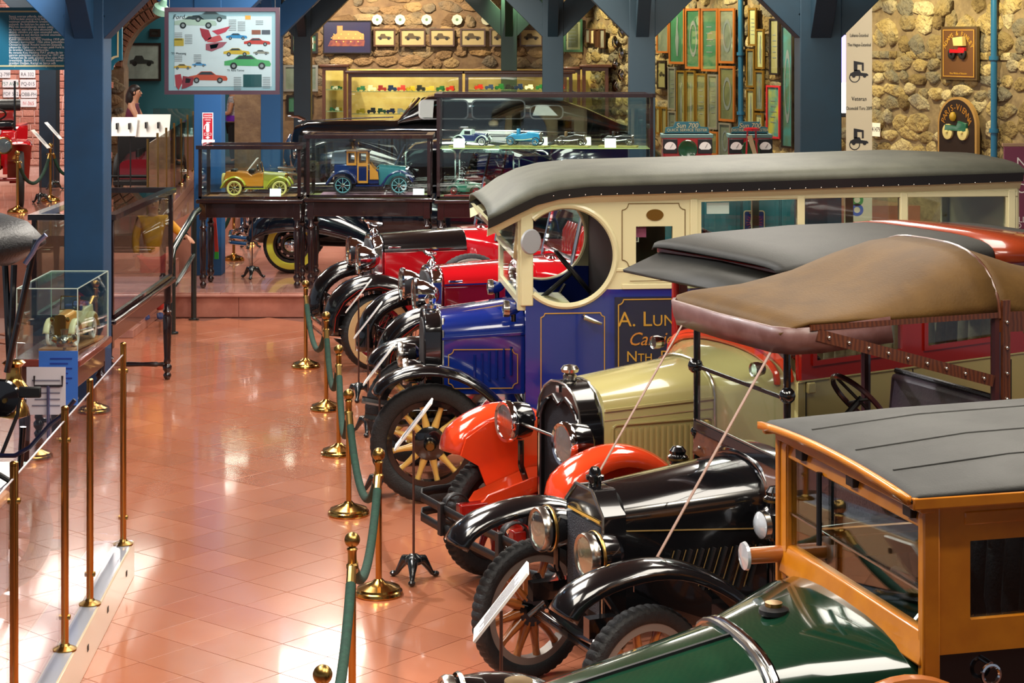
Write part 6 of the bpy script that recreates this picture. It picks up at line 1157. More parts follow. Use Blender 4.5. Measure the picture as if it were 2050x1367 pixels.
XR = [((1318, 15, 1342, 106), OF, GYP, None, 'grey print in an orange wood frame at the top left of the green print row'), ((1343, 15, 1374, 128), OF, GRP, 'figure', 'tall green print with a standing figure in an orange wood frame'), ((1376, 17, 1405, 138), OF, GRP, 'oval', 'tall green print with a pale round shape in an orange wood frame'), ((1408, 17, 1440, 143), OF, GRP, 'lines', 'tall green print with a seated shape in an orange wood frame'), ((1443, 17, 1474, 127), OF, GYP, 'oval', 'pale print with a grey oval wheel in an orange wood frame'), ((1443, 132, 1474, 243), OF, OLP, 'oval', 'pale print with a round arch below the grey oval print'), ((1319, 121, 1337, 178), BF, SEP, 'car', 'small sepia print in a thin black frame beside the teal post'), ((1341, 134, 1356, 220), SF, GYP, 'lines', 'narrow mirror in a thin silver frame under the green figure print'), ((1358, 141, 1375, 256), GF, OLP, 'figure', 'narrow gilt framed olive print, first of three under the green prints'), ((1377, 141, 1395, 258), GF, OLP, 'figure', 'narrow gilt framed olive print, middle of three under the green prints'), ((1397, 147, 1417, 263), GF, OLP, 'lines', 'narrow gilt framed olive print, last of three under the green prints'), ((1421, 149, 1440, 259), SF, GYP, 'lines', 'narrow mirror in a silver frame beside the pale arch print'), ((1315, 213, 1325, 268), GF, SEP, None, 'small gilt print beside the teal post, lowest on the wall'), ((1327, 214, 1339, 270), GF, SEP, None, 'small gilt print beside the lowest silver mirror'), ((1341, 222, 1357, 294), SF, GYP, 'lines', 'lowest silver framed mirror on the stone wall'), ((1421, 263, 1440, 310), OF, OLP, None, 'brown print leaning above the red testers'), ((1443, 246, 1466, 318), SF, GYP, 'oval', 'glass panel in a silver edge below the pale arch print'),
      ((1502, 16, 1518, 92), GF, CRP, 'lines', 'gilt framed sheet at the top beside the blue pipe'), ((1517, 58, 1533, 138), GF, CRP, 'figure', 'gilt framed sheet, top of the right hand column past the pipe'), ((1498, 98, 1514, 175), GF, GYP, 'figure', 'gilt framed grey sheet next to the blue pipe, second down'), ((1515, 141, 1532, 222), GF, GYP, 'figure', 'gilt framed grey sheet, second of the right hand column past the pipe'), ((1498, 178, 1514, 253), GF, CRP, 'figure', 'gilt framed sheet next to the blue pipe, third down'), ((1515, 226, 1531, 300), GF, CRP, 'figure', 'gilt framed sheet, lowest of the right hand column past the pipe'), ((1544, 37, 1563, 150), BF, SEP, 'lines', 'tall yellowed poster in a black frame'), ((1538, 171, 1565, 277), mat('red_frame', 'b02430', .4), mat('teal_poster', '2c8a94', .5, 0, 0, 'c8b848', 3), 'lines', 'bright teal and yellow poster in a red frame'), ((1568, 50, 1591, 296), BF, mat('blue_green_poster', '4c8a90', .5, 0, 0, '5a6a50', 3), 'oval', 'very tall blue green poster in a black frame beside the petrol blue post')]
for b, fm, pm, mo, lb in XR:
    o, w, h = onR(*b); framed(o, WU, WN, w, h, lb, fm, pm, motif=mo, fw=.045 if w > .5 else .035)
for k, b in enumerate(((1175, 57, 1184, 86), (1185, 58, 1193, 88), (1195, 58, 1203, 95), (1204, 58, 1214, 97))):
    o, w, h = onR(*b); framed(o, WU, WN, w, h, 'tiny framed picture in the far wall corner, '+('first', 'second', 'third', 'fourth')[k]+' from the corner', WF, (GYP, CRP, WF, GYP)[k], fw=.02, pane=False, group='tiny pictures in the wall corner')
for k in range(7):
    p = wallp(1232+(k % 2)*12, 40+k*22, .08); t = tag(MB().lathe([(.0, 0), (.12, .0), (.13, .02), (.06, .05), (0, .06)], (0, 0, 0), WN, 20).build('chrome_hubcap', CHROME, None), 'shiny chrome hubcap hanging on the corner wall, '+('topmost', 'second down', 'third down', 'fourth down', 'fifth down', 'sixth down', 'lowest')[k], 'hubcap', 'chrome hubcaps on the corner wall'); t.location = p
# carved car plaques
def relief(t, n, u, body, s):
    Z = Vector((0, 0, 1)); q = lambda x, z, d: Vector(u)*x*s+Z*z*s+Vector(n)*d
    MB().prism([q(-.32, 0, .01), q(.34, 0, .01), (q(.34, .16, .01)), q(.1, .2, .01), q(.05, .1, .01), q(-.30, .12, .01)], Vector(n)*.07).build('carved_body', body, t, bevel=.01)
    for x in (-.24, .22): MB().lathe([(.13*s, 0), (.15*s, .01), (.15*s, .05), (.10*s, .06), (.03*s, .05), (.03*s, .08), (0, .085)], q(x, -.02, .02), n, 20).build('carved_wheel', mat('cream_wheel', 'c8bc80', .5) if s > .6 else BLKM, t)
UL = WU if WU.cross(Vector((0, 0, 1))).dot(WN) > 0 else -WU
o, w, h = onR(1886, 53, 1958, 160); t = thing('carved_plaque', 'square brown carved plaque with a red model car and gold lettering', 'sign', o)
BRP = mat('brown_plaque', '5a3a1c', .4, 0, .3); plate('board', [rect(-w/2, w/2, -h/2, h/2)], .05, mat('dark_frame_wood', '4a3a20', .4, 0, .2), t, WN*.0, UL, (0, 0, 1), bevel=.008); plate('panel', [rect(-w*.45, w*.45, -h*.46, h*.46)], .01, BRP, t, WN*.028, UL, (0, 0, 1)); line_m = GOLD
plate('gold_line', [rect(-w*.43, w*.43, -h*.44, h*.44), rect(-w*.415, w*.415, -h*.428, h*.428)], .002, GOLD, t, WN*.035, UL, (0, 0, 1))
def arc_text(body, r, c, size, m, t, off, a0=50):
    n = len(body)
    for k, ch in enumerate(body):
        if ch == ' ': continue
        a = math.radians(90+a0-2*a0*k/(n-1)); p = UL*(r*math.cos(a)+c[0])+Vector((0, 0, 1))*(r*math.sin(a)+c[1]); up_ = UL*math.cos(a)+Vector((0, 0, 1))*math.sin(a); rt = UL*math.sin(a)-Vector((0, 0, 1))*math.cos(a)
        text(ch, size, m, t, p+WN*off, rt, up_, name='letter')
arc_text('ADAMS & FINLEY', w*.42, (0, -h*.08), h*.12, GOLD, t, .036, 62); text('Motor Vehicles of Distinction', h*.05, GOLD, t, WN*.036-Vector((0, 0, h*.38)), UL, (0, 0, 1), w=.85)
sub = thing('tmp', '', '', (0, 0, 0)); bpy.data.objects.remove(sub); relief(t, WN, UL*1.0, RED, .56)
MB().prism([UL*-.03+Vector((0, 0, .11))+WN*.03, UL*.20+Vector((0, 0, .11))+WN*.03, UL*.18+Vector((0, 0, .26))+WN*.03, UL*-.06+Vector((0, 0, .24))+WN*.03], WN*.08).build('carved_hood', mat('cream_hood', 'c8b070', .5), t, bevel=.01)
o, w, h = onR(1886, 194, 1964, 330); o = o+WN*.06; t = thing('arched_plaque', 'arched dark plaque with gold lettering and a green racing car', 'sign', o)
arc = [(-w/2, -h/2), (w/2, -h/2)]+[(w/2*math.cos(a), h*.08+h*.42*math.sin(a)) for a in [PI*k/20 for k in range(21)]]
plate('board', [arc], .06, mat('pale_edge_wood', '9a7844', .5), t, WN*.0, UL, (0, 0, 1), bevel=.008); plate('panel', [[(x*.9, y*.93) for x, y in arc]], .01, mat('black_brown_plaque', '241812', .4), t, WN*.033, UL, (0, 0, 1))
arc_text('PARIS-VIENNA', w*.36, (0, h*.02), h*.13, mat('rust_gold', 'b07a30', .4, .3), t, .041, 68); relief(t, WN, UL*1.0, DGRN, .8); MB().sph((0, 0, 0), .06, 10, (1, 1, 1.3)).build('carved_driver', mat('mustard', 'a08020', .5), t).location = UL*-.06+WN*.06+Vector((0, 0, .22))
o, w, h = onR(1746, 246, 1762, 273); t = thing('number_plate', 'small white number plate on the stone wall beside the cream banner', 'number plate', o); plate('plate', [rect(-w/2, w/2, -h/2, h/2)], .01, WHT, t, (0, 0, 0), UL, (0, 0, 1)); text('41479', h*.5, INK, t, WN*.006, UL, (0, 0, 1), w=.8)
# purple hanging sign cut by the frame edge
p = D(2010, 290, 24.0); t = thing('purple_sign', 'plum coloured sign board with white lettering beyond the van roof', 'sign', (p.x, 24.0, 0)); B('board', mat('plum_board', '7a3a52', .4), t, 0, 1.1, 0, .03, 1.0, p.z-.02, .004); B('board_rim', mat('pale_rim', 'a88a6a', .4), t, -.02, 1.12, -.005, .035, p.z-.02, p.z+.02, .004); B('sign_leg', BLKM, t, .05, .09, .0, .03, 0, 1.0); B('sign_leg', BLKM, t, 1.0, 1.04, .0, .03, 0, 1.0)
for tx, py, s in (('Ne', 325, .16), ('FA', 352, .19), ('ON', 378, .17), ('ILLE', 440, .10), ('D RI', 452, .09), ('TLA', 466, .09)): text(tx, s, WHT, t, (.15, -.004, D(0, py, 24.0).z), (1, 0, 0), (0, 0, 1), align='LEFT')
# cream roll-up banner
p0, p1 = D(1694, -10, 21.5), D(1746, 318, 21.5); t = thing('banner', 'tall cream banner printed with veteran cars beside the petrol blue post', 'banner', (p0.x, 21.5, 0)); wb_ = p1.x-p0.x; CB = mat('cream_banner_cloth', 'd2c6a6', .6); B('cloth', CB, t, 0, wb_, 0, .012, .2, 4.15); B('banner_foot', NICK, t, -.02, wb_+.02, -.05, .1, 0, .08, .01); MB().cyl((wb_/2, .03, .08), (wb_/2, .03, 4.1), .015).build('banner_pole', NICK, t)
zc = lambda py: D(0, py, 21.5).z
for tx, py, s in (('Lahana-İstanbul', 71, .052), ('The Hague-İstanbul', 90, .052), ('Veteran', 198, .065), ('Otomobil Turu 2009', 217, .055)): text(tx, s, INK, t, (wb_/2, -.003, zc(py)), (1, 0, 0), (0, 0, 1), w=.62 if len(tx) > 12 else .8)
for py in (140, 275):
    o = Vector((wb_/2, -.003, zc(py)-.09)); car_motif(t, o, (1, 0, 0), (0, 0, 1), .2, INK); plate('printed_body', [[(-.06, .08), (-.02, .08), (-.02, .15), (.03, .15), (.03, .08), (.05, .08), (.05, .17), (-.06, .19)]], .001, INK, t, o, (1, 0, 0), (0, 0, 1)); plate('printed_wheel', [circ(-.05, .01, .06, 20), circ(-.05, .01, .05, 20)], .002, INK, t, o, (1, 0, 0), (0, 0, 1))
for py, c_ in ((400, '3c8a3c'), (420, '2c5ab0')): plate('printed_logo', [circ(.12, zc(py), .07, 20), circ(.12, zc(py), .035, 16)], .002, mat('logo_'+c_, c_, .5), t, (0, -.002, 0), (1, 0, 0), (0, 0, 1))
p0, p1 = D(1681, 70, 22.5), D(1697, 226, 22.5); t = thing('wall_screen', 'bright video screen half hidden behind the petrol blue post', 'screen', (p0.x-.5, 22.5, 0)); B('bezel', BLKM, t, 0, .62, 0, .05, p1.z-.05, p0.z+.05, .008); B('display', mat('screen_glow', '7a70e0', .3, emit='a8a0f0', es=1.6, hex2=None), t, .03, .59, -.003, 0, p1.z, p0.z); B('display_text', mat('screen_white', 'ffffff', .3, emit='ffffff', es=2.0), t, .45, .58, -.005, -.003, p1.z, p1.z+.35); MB().cyl((.3, .03, 0), (.3, .03, p1.z), .03).build('screen_stand', BLKM, t)
# ================================================================ TEAL WORKSHOP CABINETS AND TESTERS BEHIND THE VAN
TC1 = mat('teal_cabinet_paint', '1f6e78', .4, 0, .2)
x0, x1 = pxX(1330, 23.9), pxX(1640, 23.9)
t = thing('workshop_cabinet', 'teal painted workshop cabinet with panel doors seen through the van windows', 'cabinet', (x0, 23.9, 0)); B('body', TC1, t, 0, x1-x0, .02, .55, 0, 2.08, .01)
for k in range(4): w = (x1-x0)/4; B('door', TC1, t, w*k+.015, w*(k+1)-.015, -.005, .02, .1, 2.0, .01); B('door_panel', TC1, t, w*k+.07, w*(k+1)-.07, -.012, -.005, .2, 1.9, .012); MB().sph((w*(k+1)-.05, -.02, 1.1), .015, 8).build('knob', CHROME, t)
def tester(px, py, w, lb, l1, l2):
    p = D(px, py, 24.0); t = thing('engine_tester', lb, 'tester', (p.x, 24.1, 2.08)); B('case', mat('red_tester_enamel', 'a01c24', .3, 0, .6), t, -w/2, w/2, 0, .3, 0, .34, .015); B('case_frame', mat('grey_green_trim', '5c7c78', .4), t, -w/2-.02, w/2+.02, -.005, .31, .29, .34, .008)
    for s in (-1, 1): B('gauge', BLKM, t, s*w*.36-.09, s*w*.36+.09, -.012, 0, .10, .28, .01); plate('dial', [[(.075*math.cos(a), .075*math.sin(a)) for a in [PI*k/10 for k in range(11)]]+[(-.05, -.02), (.05, -.02)]], .004, WHT, t, (s*w*.36, -.014, .17), (1, 0, 0), (0, 0, 1)); MB().bar((s*w*.36, -.018, .17), (s*w*.36+.03, -.018, .22), .004, .004).build('needle', INK, t)
    MB().lathe([(.11, 0), (.12, .01), (.11, .02), (.09, .012), (0, .012)], (0, 0, .15), (0, -1, 0), 24).build('round_screen', mat('green_scope', '1c4a2c', .2, 0, .6), t)
    arc_ = [(-w*.46, 0), (w*.46, 0), (w*.44, .07), (w*.28, .08), (w*.24, .14), (-w*.24, .14), (-w*.28, .08), (-w*.44, .07)]
    plate('sign_board', [arc_], .03, mat('teal_sign_enamel', '2c6a78', .35, 0, .4), t, (0, .1, .35), (1, 0, 0), (0, 0, 1), bevel=.006); text(l1, .085, CRP, t, (0, .083, .44), (1, 0, 0), (0, 0, 1), shear=.2); text(l2, .05, CRP, t, (0, .083, .385), (1, 0, 0), (0, 0, 1), w=.95)
    return t
tester(1378, 325, .60, 'red and black engine tester with two gauges under a teal header', 'Sun 700', 'QUICK SERVICE TESTER'); tester(1505, 325, .50, 'red distributor tester with a teal header behind a small red fan', 'Sun 700', 'DISTRIBUTOR TESTER')
p = D(1505, 325, 23.95); t = thing('red_instrument', 'small red instrument with a pale pointer standing before the distributor tester', 'instrument', (p.x, 23.96, 2.0)); 
for s in (-1, 1): MB().cyl((s*.07, 0, .08), (s*.05, 0, .48), .012).build('frame_rod', RED, t)
MB().lathe([(.10, 0), (.10, .03), (.06, .04)], (0, 0, .47), n=20).build('top_plate', RED, t); MB().prism([(-.06, -.02, .40), (.0, -.02, .42), (.07, -.02, .16), (.03, -.02, .13)], (0, .01, 0)).build('pointer', CRP, t); B('instrument_foot', RED, t, -.1, .1, -.06, .06, .08, .11, .005)
p = D(1510, 445, 23.86); t = thing('service_sign', 'navy enamel equipment service sign with a red sunburst on the teal cabinet', 'sign', (p.x, 23.87, p.z))
plate('panel', [rrect(-.125, .125, -.14, .14, .03)], .012, mat('navy_enamel_sign', '182a6a', .25, 0, .5), t, (0, 0, 0), (1, 0, 0), (0, 0, 1)); plate('rim', [rrect(-.13, .13, -.145, .145, .03), rrect(-.118, .118, -.133, .133, .025)], .016, CRP, t, (0, 0, 0), (1, 0, 0), (0, 0, 1))
for k in range(16): a = 2*PI*k/16; MB().bar((.06*math.cos(a), -.008, .06*math.sin(a)), (.1*math.cos(a), -.008, .1*math.sin(a)), .004, .008, up=(0, 1, 0)).build('ray', mat('sign_red', 'c83c2c', .4), t)
plate('sun_disc', [circ(0, 0, .055, 24)], .004, CRP, t, (0, -.007, 0), (1, 0, 0), (0, 0, 1)); text('SUN', .06, mat('navy_ink', '182a6a', .4), t, (0, -.011, 0), (1, 0, 0), (0, 0, 1)); text('SERVICE', .035, GOLD, t, (0, -.008, .115), (1, 0, 0), (0, 0, 1)); text('EQUIPMENT', .032, GOLD, t, (0, -.008, -.117), (1, 0, 0), (0, 0, 1))
# ================================================================ HANGING TURKISH TEXT SIGN AND CAR POSTER
Ys = 18.2; a, b = D(-120, 15, Ys), D(245, 140, Ys); t = thing('hanging_text_sign', 'teal hanging sign with white text and a cream line border', 'sign', ((a.x+b.x)/2, Ys, (a.z+b.z)/2)); w, h = b.x-a.x, a.z-b.z
plate('board', [notch(-w/2, w/2, -h/2, h/2, .09)], .04, mat('petrol_sign_paint', '0c6078', .4, 0, .2), t, (0, 0, 0), (1, 0, 0), (0, 0, 1), bevel=.004); n1, n2 = notch(-w/2+.03, w/2-.03, -h/2+.03, h/2-.03, .09), notch(-w/2+.045, w/2-.045, -h/2+.045, h/2-.045, .09); plate('border_line', [n1, n2], .004, CRP, t, (0, -.022, 0), (1, 0, 0), (0, 0, 1))
T1 = 'Savaş sonrası yıllarda, özellikle\n1970\'lerdeki petrol krizi büyük\nvetimosi otomobillerin üretim\nyaşandı. Bu belirten bu yana ve\nMini\'nin öncülüğünde önden çekişli\nve bunun yanı sıra daha ekonomik\ndüşük silindire yol açan otomobil talebi\nestetikte ve son derece verimli otomobiller\nüretilmesine yol açmıştır.'
T2 = 'Kendi ülkemizde ise Koç Holding 1959 yılında\nOtosan\'ı kurmuştur. 1966 yılına gelindiğinde\nOtosan\'ın kendi Anadol tasarımı piyasaya\nçıkıyordu. Daha sonra Avrupa yanlı Ford lisansı\nile üretilen Taunus\'u ekliyordu.\nBu esnada Koç Holding FIAT grubu ile bir ortak\nyatırım anlaşması oluşturmuş ve 1971 yılında\nTürkiye\'nin ilk çelik gövdeli aracı olan Murat 124\'ü\nüretmiştir. Bunun FIAT 131 modeli temel alınarak\nüretilen Doğan, Kartal ve Serçe adlı\n"Kuş" serisi otomobiller takip etmiştir.'
xl = D(19, 20, Ys).x-t.location.x
text(T1, .030, WHT, t, (xl, -.022, .11), (1, 0, 0), (0, 0, 1), align='LEFT', lines=.82); text(T2, .030, WHT, t, (xl, -.022, -.13), (1, 0, 0), (0, 0, 1), align='LEFT', lines=.82)
for x in (-.6, .6): MB().cyl((x, 0, h/2), (x, 0, 5-t.location.z), .004, n=5).build('hanging_wire', NICK, t)
Yp = 22.0; a, b = D(330, 15, Yp), D(560, 189, Yp); t = thing('car_poster', 'large framed poster of colourful seventies cars hanging from the beams', 'poster', ((a.x+b.x)/2, Yp, (a.z+b.z)/2)); w, h = b.x-a.x, a.z-b.z
plate('frame', [rect(-w/2, w/2, -h/2, h/2), rect(-w/2+.045, w/2-.045, -h/2+.045, h/2-.045)], .05, mat('plum_brown_frame', '4a3440', .35, 0, .4), t, (0, 0, 0), (1, 0, 0), (0, 0, 1), bevel=.006); B('backing', mat('pale_blue_mount', '9ab4c4', .5), t, -w/2+.02, w/2-.02, .0, .01, -h/2+.02, h/2-.02); B('sheet', mat('poster_paper', 'ccd0dc', .4), t, -w/2+.11, w/2-.09, -.004, 0, -h/2+.09, h/2-.10); plate('glass_pane', [rect(-w/2+.04, w/2-.04, -h/2+.04, h/2-.04)], .003, GL, t, (0, -.02, 0), (1, 0, 0), (0, 0, 1))
def sedan_print(x, z, L, c_, flip=1):
    pts = [(-.5, .0), (-.5, .09), (-.3, .13), (-.18, .22), (.08, .22), (.2, .13), (.46, .10), (.5, .03), (.48, -.02)]; m = mat('print_'+c_, c_, .4)
    g = plate('printed_car', [[(flip*p*L, q*L) for p, q in pts]], .001, m, t, (x, -.0055, z), (1, 0, 0), (0, 0, 1)); plate('printed_roof', [[(flip*p*L, q*L) for p, q in ((-.27, .135), (-.17, .205), (.07, .205), (.16, .135))]], .001, mat('print_window', '2a3038', .4), g, (x, -.0065, z), (1, 0, 0), (0, 0, 1))
    for k in (-.3, .3): plate('printed_wheel', [circ(flip*k*L, -.01*L, .075*L, 16)], .001, INK, g, (x, -.0072, z), (1, 0, 0), (0, 0, 1)); plate('printed_hub', [circ(flip*k*L, -.01*L, .04*L, 12)], .001, MAT['grey_print'], g, (x, -.008, z), (1, 0, 0), (0, 0, 1))
q = lambda px, py: (D(px, py, Yp).x-t.location.x, D(px, py, Yp).z-t.location.z)
for px, py, L, c_, f_ in ((418, 38, .40, '5c6c74', -1), (392, 50, .48, 'a8b4ac', 1), (474, 76, .24, '2c7cb4', 1), (515, 88, .30, 'b83028', 1), (474, 108, .30, 'c8a030', 1), (523, 107, .18, '8a8078', 1), (496, 131, .53, '4c9a60', 1), (366, 136, .20, 'c89a30', 1), (399, 131, .16, '4c8ac0', 1), (417, 160, .44, 'c0482c', 1)): x, z = q(px, py); sedan_print(x, z, L, c_, f_)
for P_, c_ in (([(400, 56), (418, 60), (424, 76), (412, 83), (404, 72)], '9a2436'), ([(424, 62), (440, 58), (462, 52), (452, 64), (436, 70)], 'b83048'), ([(418, 76), (440, 70), (446, 80), (430, 85), (414, 84)], 'c04a50'), ([(412, 88), (440, 84), (455, 84), (446, 94), (424, 103), (412, 100)], '9a5060'), ([(420, 90), (438, 87), (434, 96), (422, 98)], '4a2a38'), ([(350, 150), (362, 148), (366, 164), (358, 180), (352, 172)], 'a82c38'), ([(366, 152), (388, 155), (386, 170), (372, 176), (364, 178)], '8c2030'), ([(372, 156), (382, 158), (380, 166), (371, 166)], '5c3440')): plate('printed_seats', [[q(*p) for p in P_]], .001, mat('print_'+c_, c_, .4), t, (0, -.006, 0), (1, 0, 0), (0, 0, 1))
for (x0_, y0_, x1_, y1_), c_ in (((487, 149, 524, 174), '1c4a50'), ((349, 77, 368, 92), 'b89a40'), ((504, 60, 522, 69), '8a4a38'), ((524, 60, 541, 69), '4a4a58'), ((491, 31, 502, 39), 'e09a40')): a_, b__ = q(x0_, y0_), q(x1_, y1_); plate('printed_photo', [rect(a_[0], b__[0], b__[1], a_[1])], .001, mat('print_'+c_, c_, .4), t, (0, -.006, 0), (1, 0, 0), (0, 0, 1))
for cx, cy, n_ in ((358, 66, 5), (378, 70, 6), (466, 40, 7), (484, 44, 6), (520, 42, 3), (476, 155, 8), (534, 155, 7), (358, 112, 4), (396, 110, 5)):
    for k in range(n_): a_ = q(cx, cy+k*3.4); plate('printed_text', [rect(a_[0]-.045, a_[0]+.04, a_[1]-.004, a_[1]+.004)], .001, MAT['grey_print'], t, (0, -.006, 0), (1, 0, 0), (0, 0, 1))
x, z = q(358, 34); text('Ford', .07, INK, t, (x, -.006, z), (1, 0, 0), (0, 0, 1), shear=.2); x, z = q(358, 107); text("'71 Mustang", .035, INK, t, (x, -.006, z), (1, 0, 0), (0, 0, 1)); x, z = q(472, 141); text("'71 Ford Torino", .03, INK, t, (x, -.006, z), (1, 0, 0), (0, 0, 1))
for x in (-w*.46, w*.46): MB().cyl((x, 0, h/2), (x, 0, 5-t.location.z), .004, n=5).build('hanging_wire', NICK, t)
tag(MB().lathe([(.05, 0), (.09, .02), (.09, .1), (.05, .13), (.03, .2)], D(318, 28, 22.6), (.5, -.5, 1), 14).build('track_lamp', mat('pale_green_lamp', '8ab8a0', .4), None), 'pale green spotlight head beside the hanging car poster', 'lamp'); bpy.data.objects['track_lamp'].location = (0, 0, 0)
# fire extinguisher sign on the platform post
p = D(416, 253, 26.87); t = thing('fire_sign', 'red and white fire extinguisher sign on the blue platform post', 'sign', p); RS = mat('sign_red_enamel', 'b81c2c', .4); B('panel', WHT, t, -.075, .075, -.004, 0, -.19, .19); B('panel_red', RS, t, -.066, .066, -.006, -.004, -.18, .18)
text('YANGIN', .03, WHT, t, (0, -.0075, .15), (1, 0, 0), (0, 0, 1)); text('SÖNDÜRME', .025, WHT, t, (0, -.0075, .12), (1, 0, 0), (0, 0, 1)); text('CİHAZI', .025, WHT, t, (0, -.0075, .09), (1, 0, 0), (0, 0, 1)); plate('extinguisher_symbol', [rrect(-.022, .022, -.08, .045, .018)], .002, WHT, t, (0, -.007, 0), (1, 0, 0), (0, 0, 1)); plate('hose_symbol', [[(-.022, .04), (-.05, .0), (-.055, -.04), (-.043, -.04), (-.04, 0), (-.015, .035)]], .002, WHT, t, (0, -.007, 0), (1, 0, 0), (0, 0, 1)); plate('handle_symbol', [rect(-.02, .035, .05, .06)], .002, WHT, t, (0, -.007, 0), (1, 0, 0), (0, 0, 1))
plate('number_box', [rect(-.05, .05, -.125, -.09), rect(-.045, .045, -.12, -.095)], .002, WHT, t, (0, -.007, 0), (1, 0, 0), (0, 0, 1)); text('60', .03, WHT, t, (0, -.0075, -.108), (1, 0, 0), (0, 0, 1)); plate('arrow_symbol', [[(-.015, -.135), (.015, -.135), (.015, -.15), (.035, -.15), (0, -.175), (-.035, -.15), (-.015, -.15)]], .002, WHT, t, (0, -.007, 0), (1, 0, 0), (0, 0, 1))
p = D(417, 284, 26.87); tag(B('white_notice', WHT, None, p.x-.09, p.x+.09, p.y-.01, p.y-.004, p.z-.05, p.z+.03), 'small white notice under the fire extinguisher sign', 'notice')
# licence plates on the pink brick wall
PL = [('DCJ-79F', 5, 148), ('RA 332', 55, 148), ('757 AWR', 21, 167), ('PQ-015', 56, 167), ('FDF 542', 22, 187), ('OBB-PH', 58, 188), ('2UI 863', 23, 207), ('IV-365', 57, 206)]
for k, (tx, px, py) in enumerate(PL):
    p = D(px, py, 37.93); t = thing('licence_plate', 'embossed white licence plate reading %s on the pink brick wall' % tx, 'number plate', p, 0, 'licence plates on the brick wall'); plate('plate', [rrect(-.155, .155, -.078, .078, .015)], .008, mat('plate_white', 'd8d4d0', .4), t, (0, 0, 0), (1, 0, 0), (0, 0, 1)); text(tx, .10, mat('plate_ink_%d' % {2: 1, 7: 2}.get(k, 0), ('2a3038', '2c6a5a', 'b03c38')[{2: 1, 7: 2}.get(k, 0)], .5), t, (0, -.005, -.012), (1, 0, 0), (0, 0, 1), w=.85)
# framed old photograph and small pictures on the teal wall
for b, lb, fm, pm, mo, Y in (((246, 86, 323, 162), 'large black and white photograph of people on an early car', BF, mat('faded_photo', 'c8c8c4', .5, 0, 0, 'a8a8a4', 3), 'car', 43.985), ((300, 58, 322, 74), 'small dark picture above the large black and white photograph', BF, INK, None, 43.985), ((234, 190, 255, 232), 'pale green framed picture leaning behind the woman', BF, mat('pale_green_print', '9ab08a', .5), None, 43.985)):
    a, b_ = D(b[0], b[1], Y), D(b[2], b[3], Y); t = framed((a+b_)/2, (1, 0, 0), (0, -1, 0), b_.x-a.x, a.z-b_.z, lb, fm, pm, motif=mo, fw=.05, mm=mat('photo_ink', '3a3a3c', .5))
# ================================================================ HANDRAIL, BALUSTRADE AND THINGS ON THE UPPER FLOOR
DGN = mat('dark_green_rail_paint', '0c1c1a', .2, 0, .8)
t = thing('handrail', 'dark green tubular handrail beside the platform steps', 'handrail', (0, 0, 0)); a, b = G(378, 640), G(342, 668); ra, rb = D(388, 428, a.y), D(346, 500, b.y)
MB().tube([rb+(rb-ra)*.12-Vector((0, 0, .10)), rb, ra, ra+Vector((.03, .18, .03))], .045, 12).build('top_rail', DGN, t, smooth=60); MB().tube([(rb.x, rb.y, rb.z-.48), (ra.x, ra.y, ra.z-.52)], .03, 10).build('lower_rail', DGN, t)
for p, q in ((a, ra), (b, rb)): MB().cyl((q.x, q.y, 0), (q.x, q.y, q.z), .036, n=12).build('rail_post', DGN, t); MB().lathe([(.07, 0), (.07, .02), (.04, .03)], (q.x, q.y, 0), n=16).build('post_foot', DGN, t)
t = thing('balustrade', 'glass balustrade with slim brass posts on the marble kerb', 'barrier', (0, 0, ZU+.14)); pr = None
for k in range(7):
    p = k0.lerp(k1, .04+.155*k)-nrm*.03; p.z = 0; q = MB().cyl(p, p+Vector((0, 0, 1.15)), .018, n=10).build('brass_post', BRASSD, t); MB().lathe([(.05, 0), (.05, .012), (.02, .03)], p, n=14).build('post_flange', BRASS, q)
    if pr is not None:
        d = (p-pr).normalized(); MB().prism([pr+d*.03+Vector((0, 0, .08)), p-d*.03+Vector((0, 0, .08)), p-d*.03+Vector((0, 0, 1.08)), pr+d*.03+Vector((0, 0, 1.08))], nrm*.008).build('glass_sheet', GL, t, smooth=0)
    pr = p
for k, (px, py, Y, w, h, lb) in enumerate(((246, 254, 31.5, .42, .30, 'white reading panel on a twin stand behind the balustrade, left one'), (304, 252, 31.6, .55, .36, 'wide white reading panel on a twin stand behind the balustrade'))):
    p = D(px, py, Y); t = thing('reading_panel', lb, 'notice', (p.x, Y, ZU)); z = p.z-ZU; MB().prism([(-w/2, 0, z-h/2), (w/2, 0, z-h/2), (w/2, .18, z+h/2), (-w/2, .18, z+h/2)], (0, .012, 0)).build('panel', WHT, t)
    for s in (-.1, .1): MB().cyl((s, .12, 0), (s, .12, z-.05), .012, n=8).build('stand_pole', BLKM, t); B('stand_clip', BLKM, t, s-.012, s+.012, -.02, .12, z-.04, z+.06)
    B('stand_foot', BLKM, t, -.2, .2, 0, .25, 0, .02, .005)
t = thing('maroon_tourer', 'maroon car bonnet with dark engine parts behind the glass balustrade', 'vintage car', (D(272, 350, 33.1).x, 33.1, ZU), -PI/2)
MB().ringloft([arch(-1.0, .40, .25, .55, .72), arch(-.2, .32, .25, .5, .62)]).build('bonnet', MAROON, t); B('chassis_rail', BLKM, t, -1.4, .2, -.35, .35, .2, .28, .01); B('bulkhead', BLKM, t, -1.12, -1.0, -.5, .5, .25, 1.05, .02); MB().tube([(-1.05, -.5, 1.06), (-1.05, .5, 1.06)], .04, 10).build('dash_rail', BLKM, t)
for s in (1, -1): wheel(t, -.2, s*.55, .33, .10, 'wood', 10, DRED, BLK, NICK, 0, 0); wheel(t, -1.3, s*.55, .33, .10, 'wood', 10, DRED, BLK, NICK, 0, 0)
MB().cyl((-.2, -.55, .33), (-.2, .55, .33), .025).build('axle', BLKM, t)
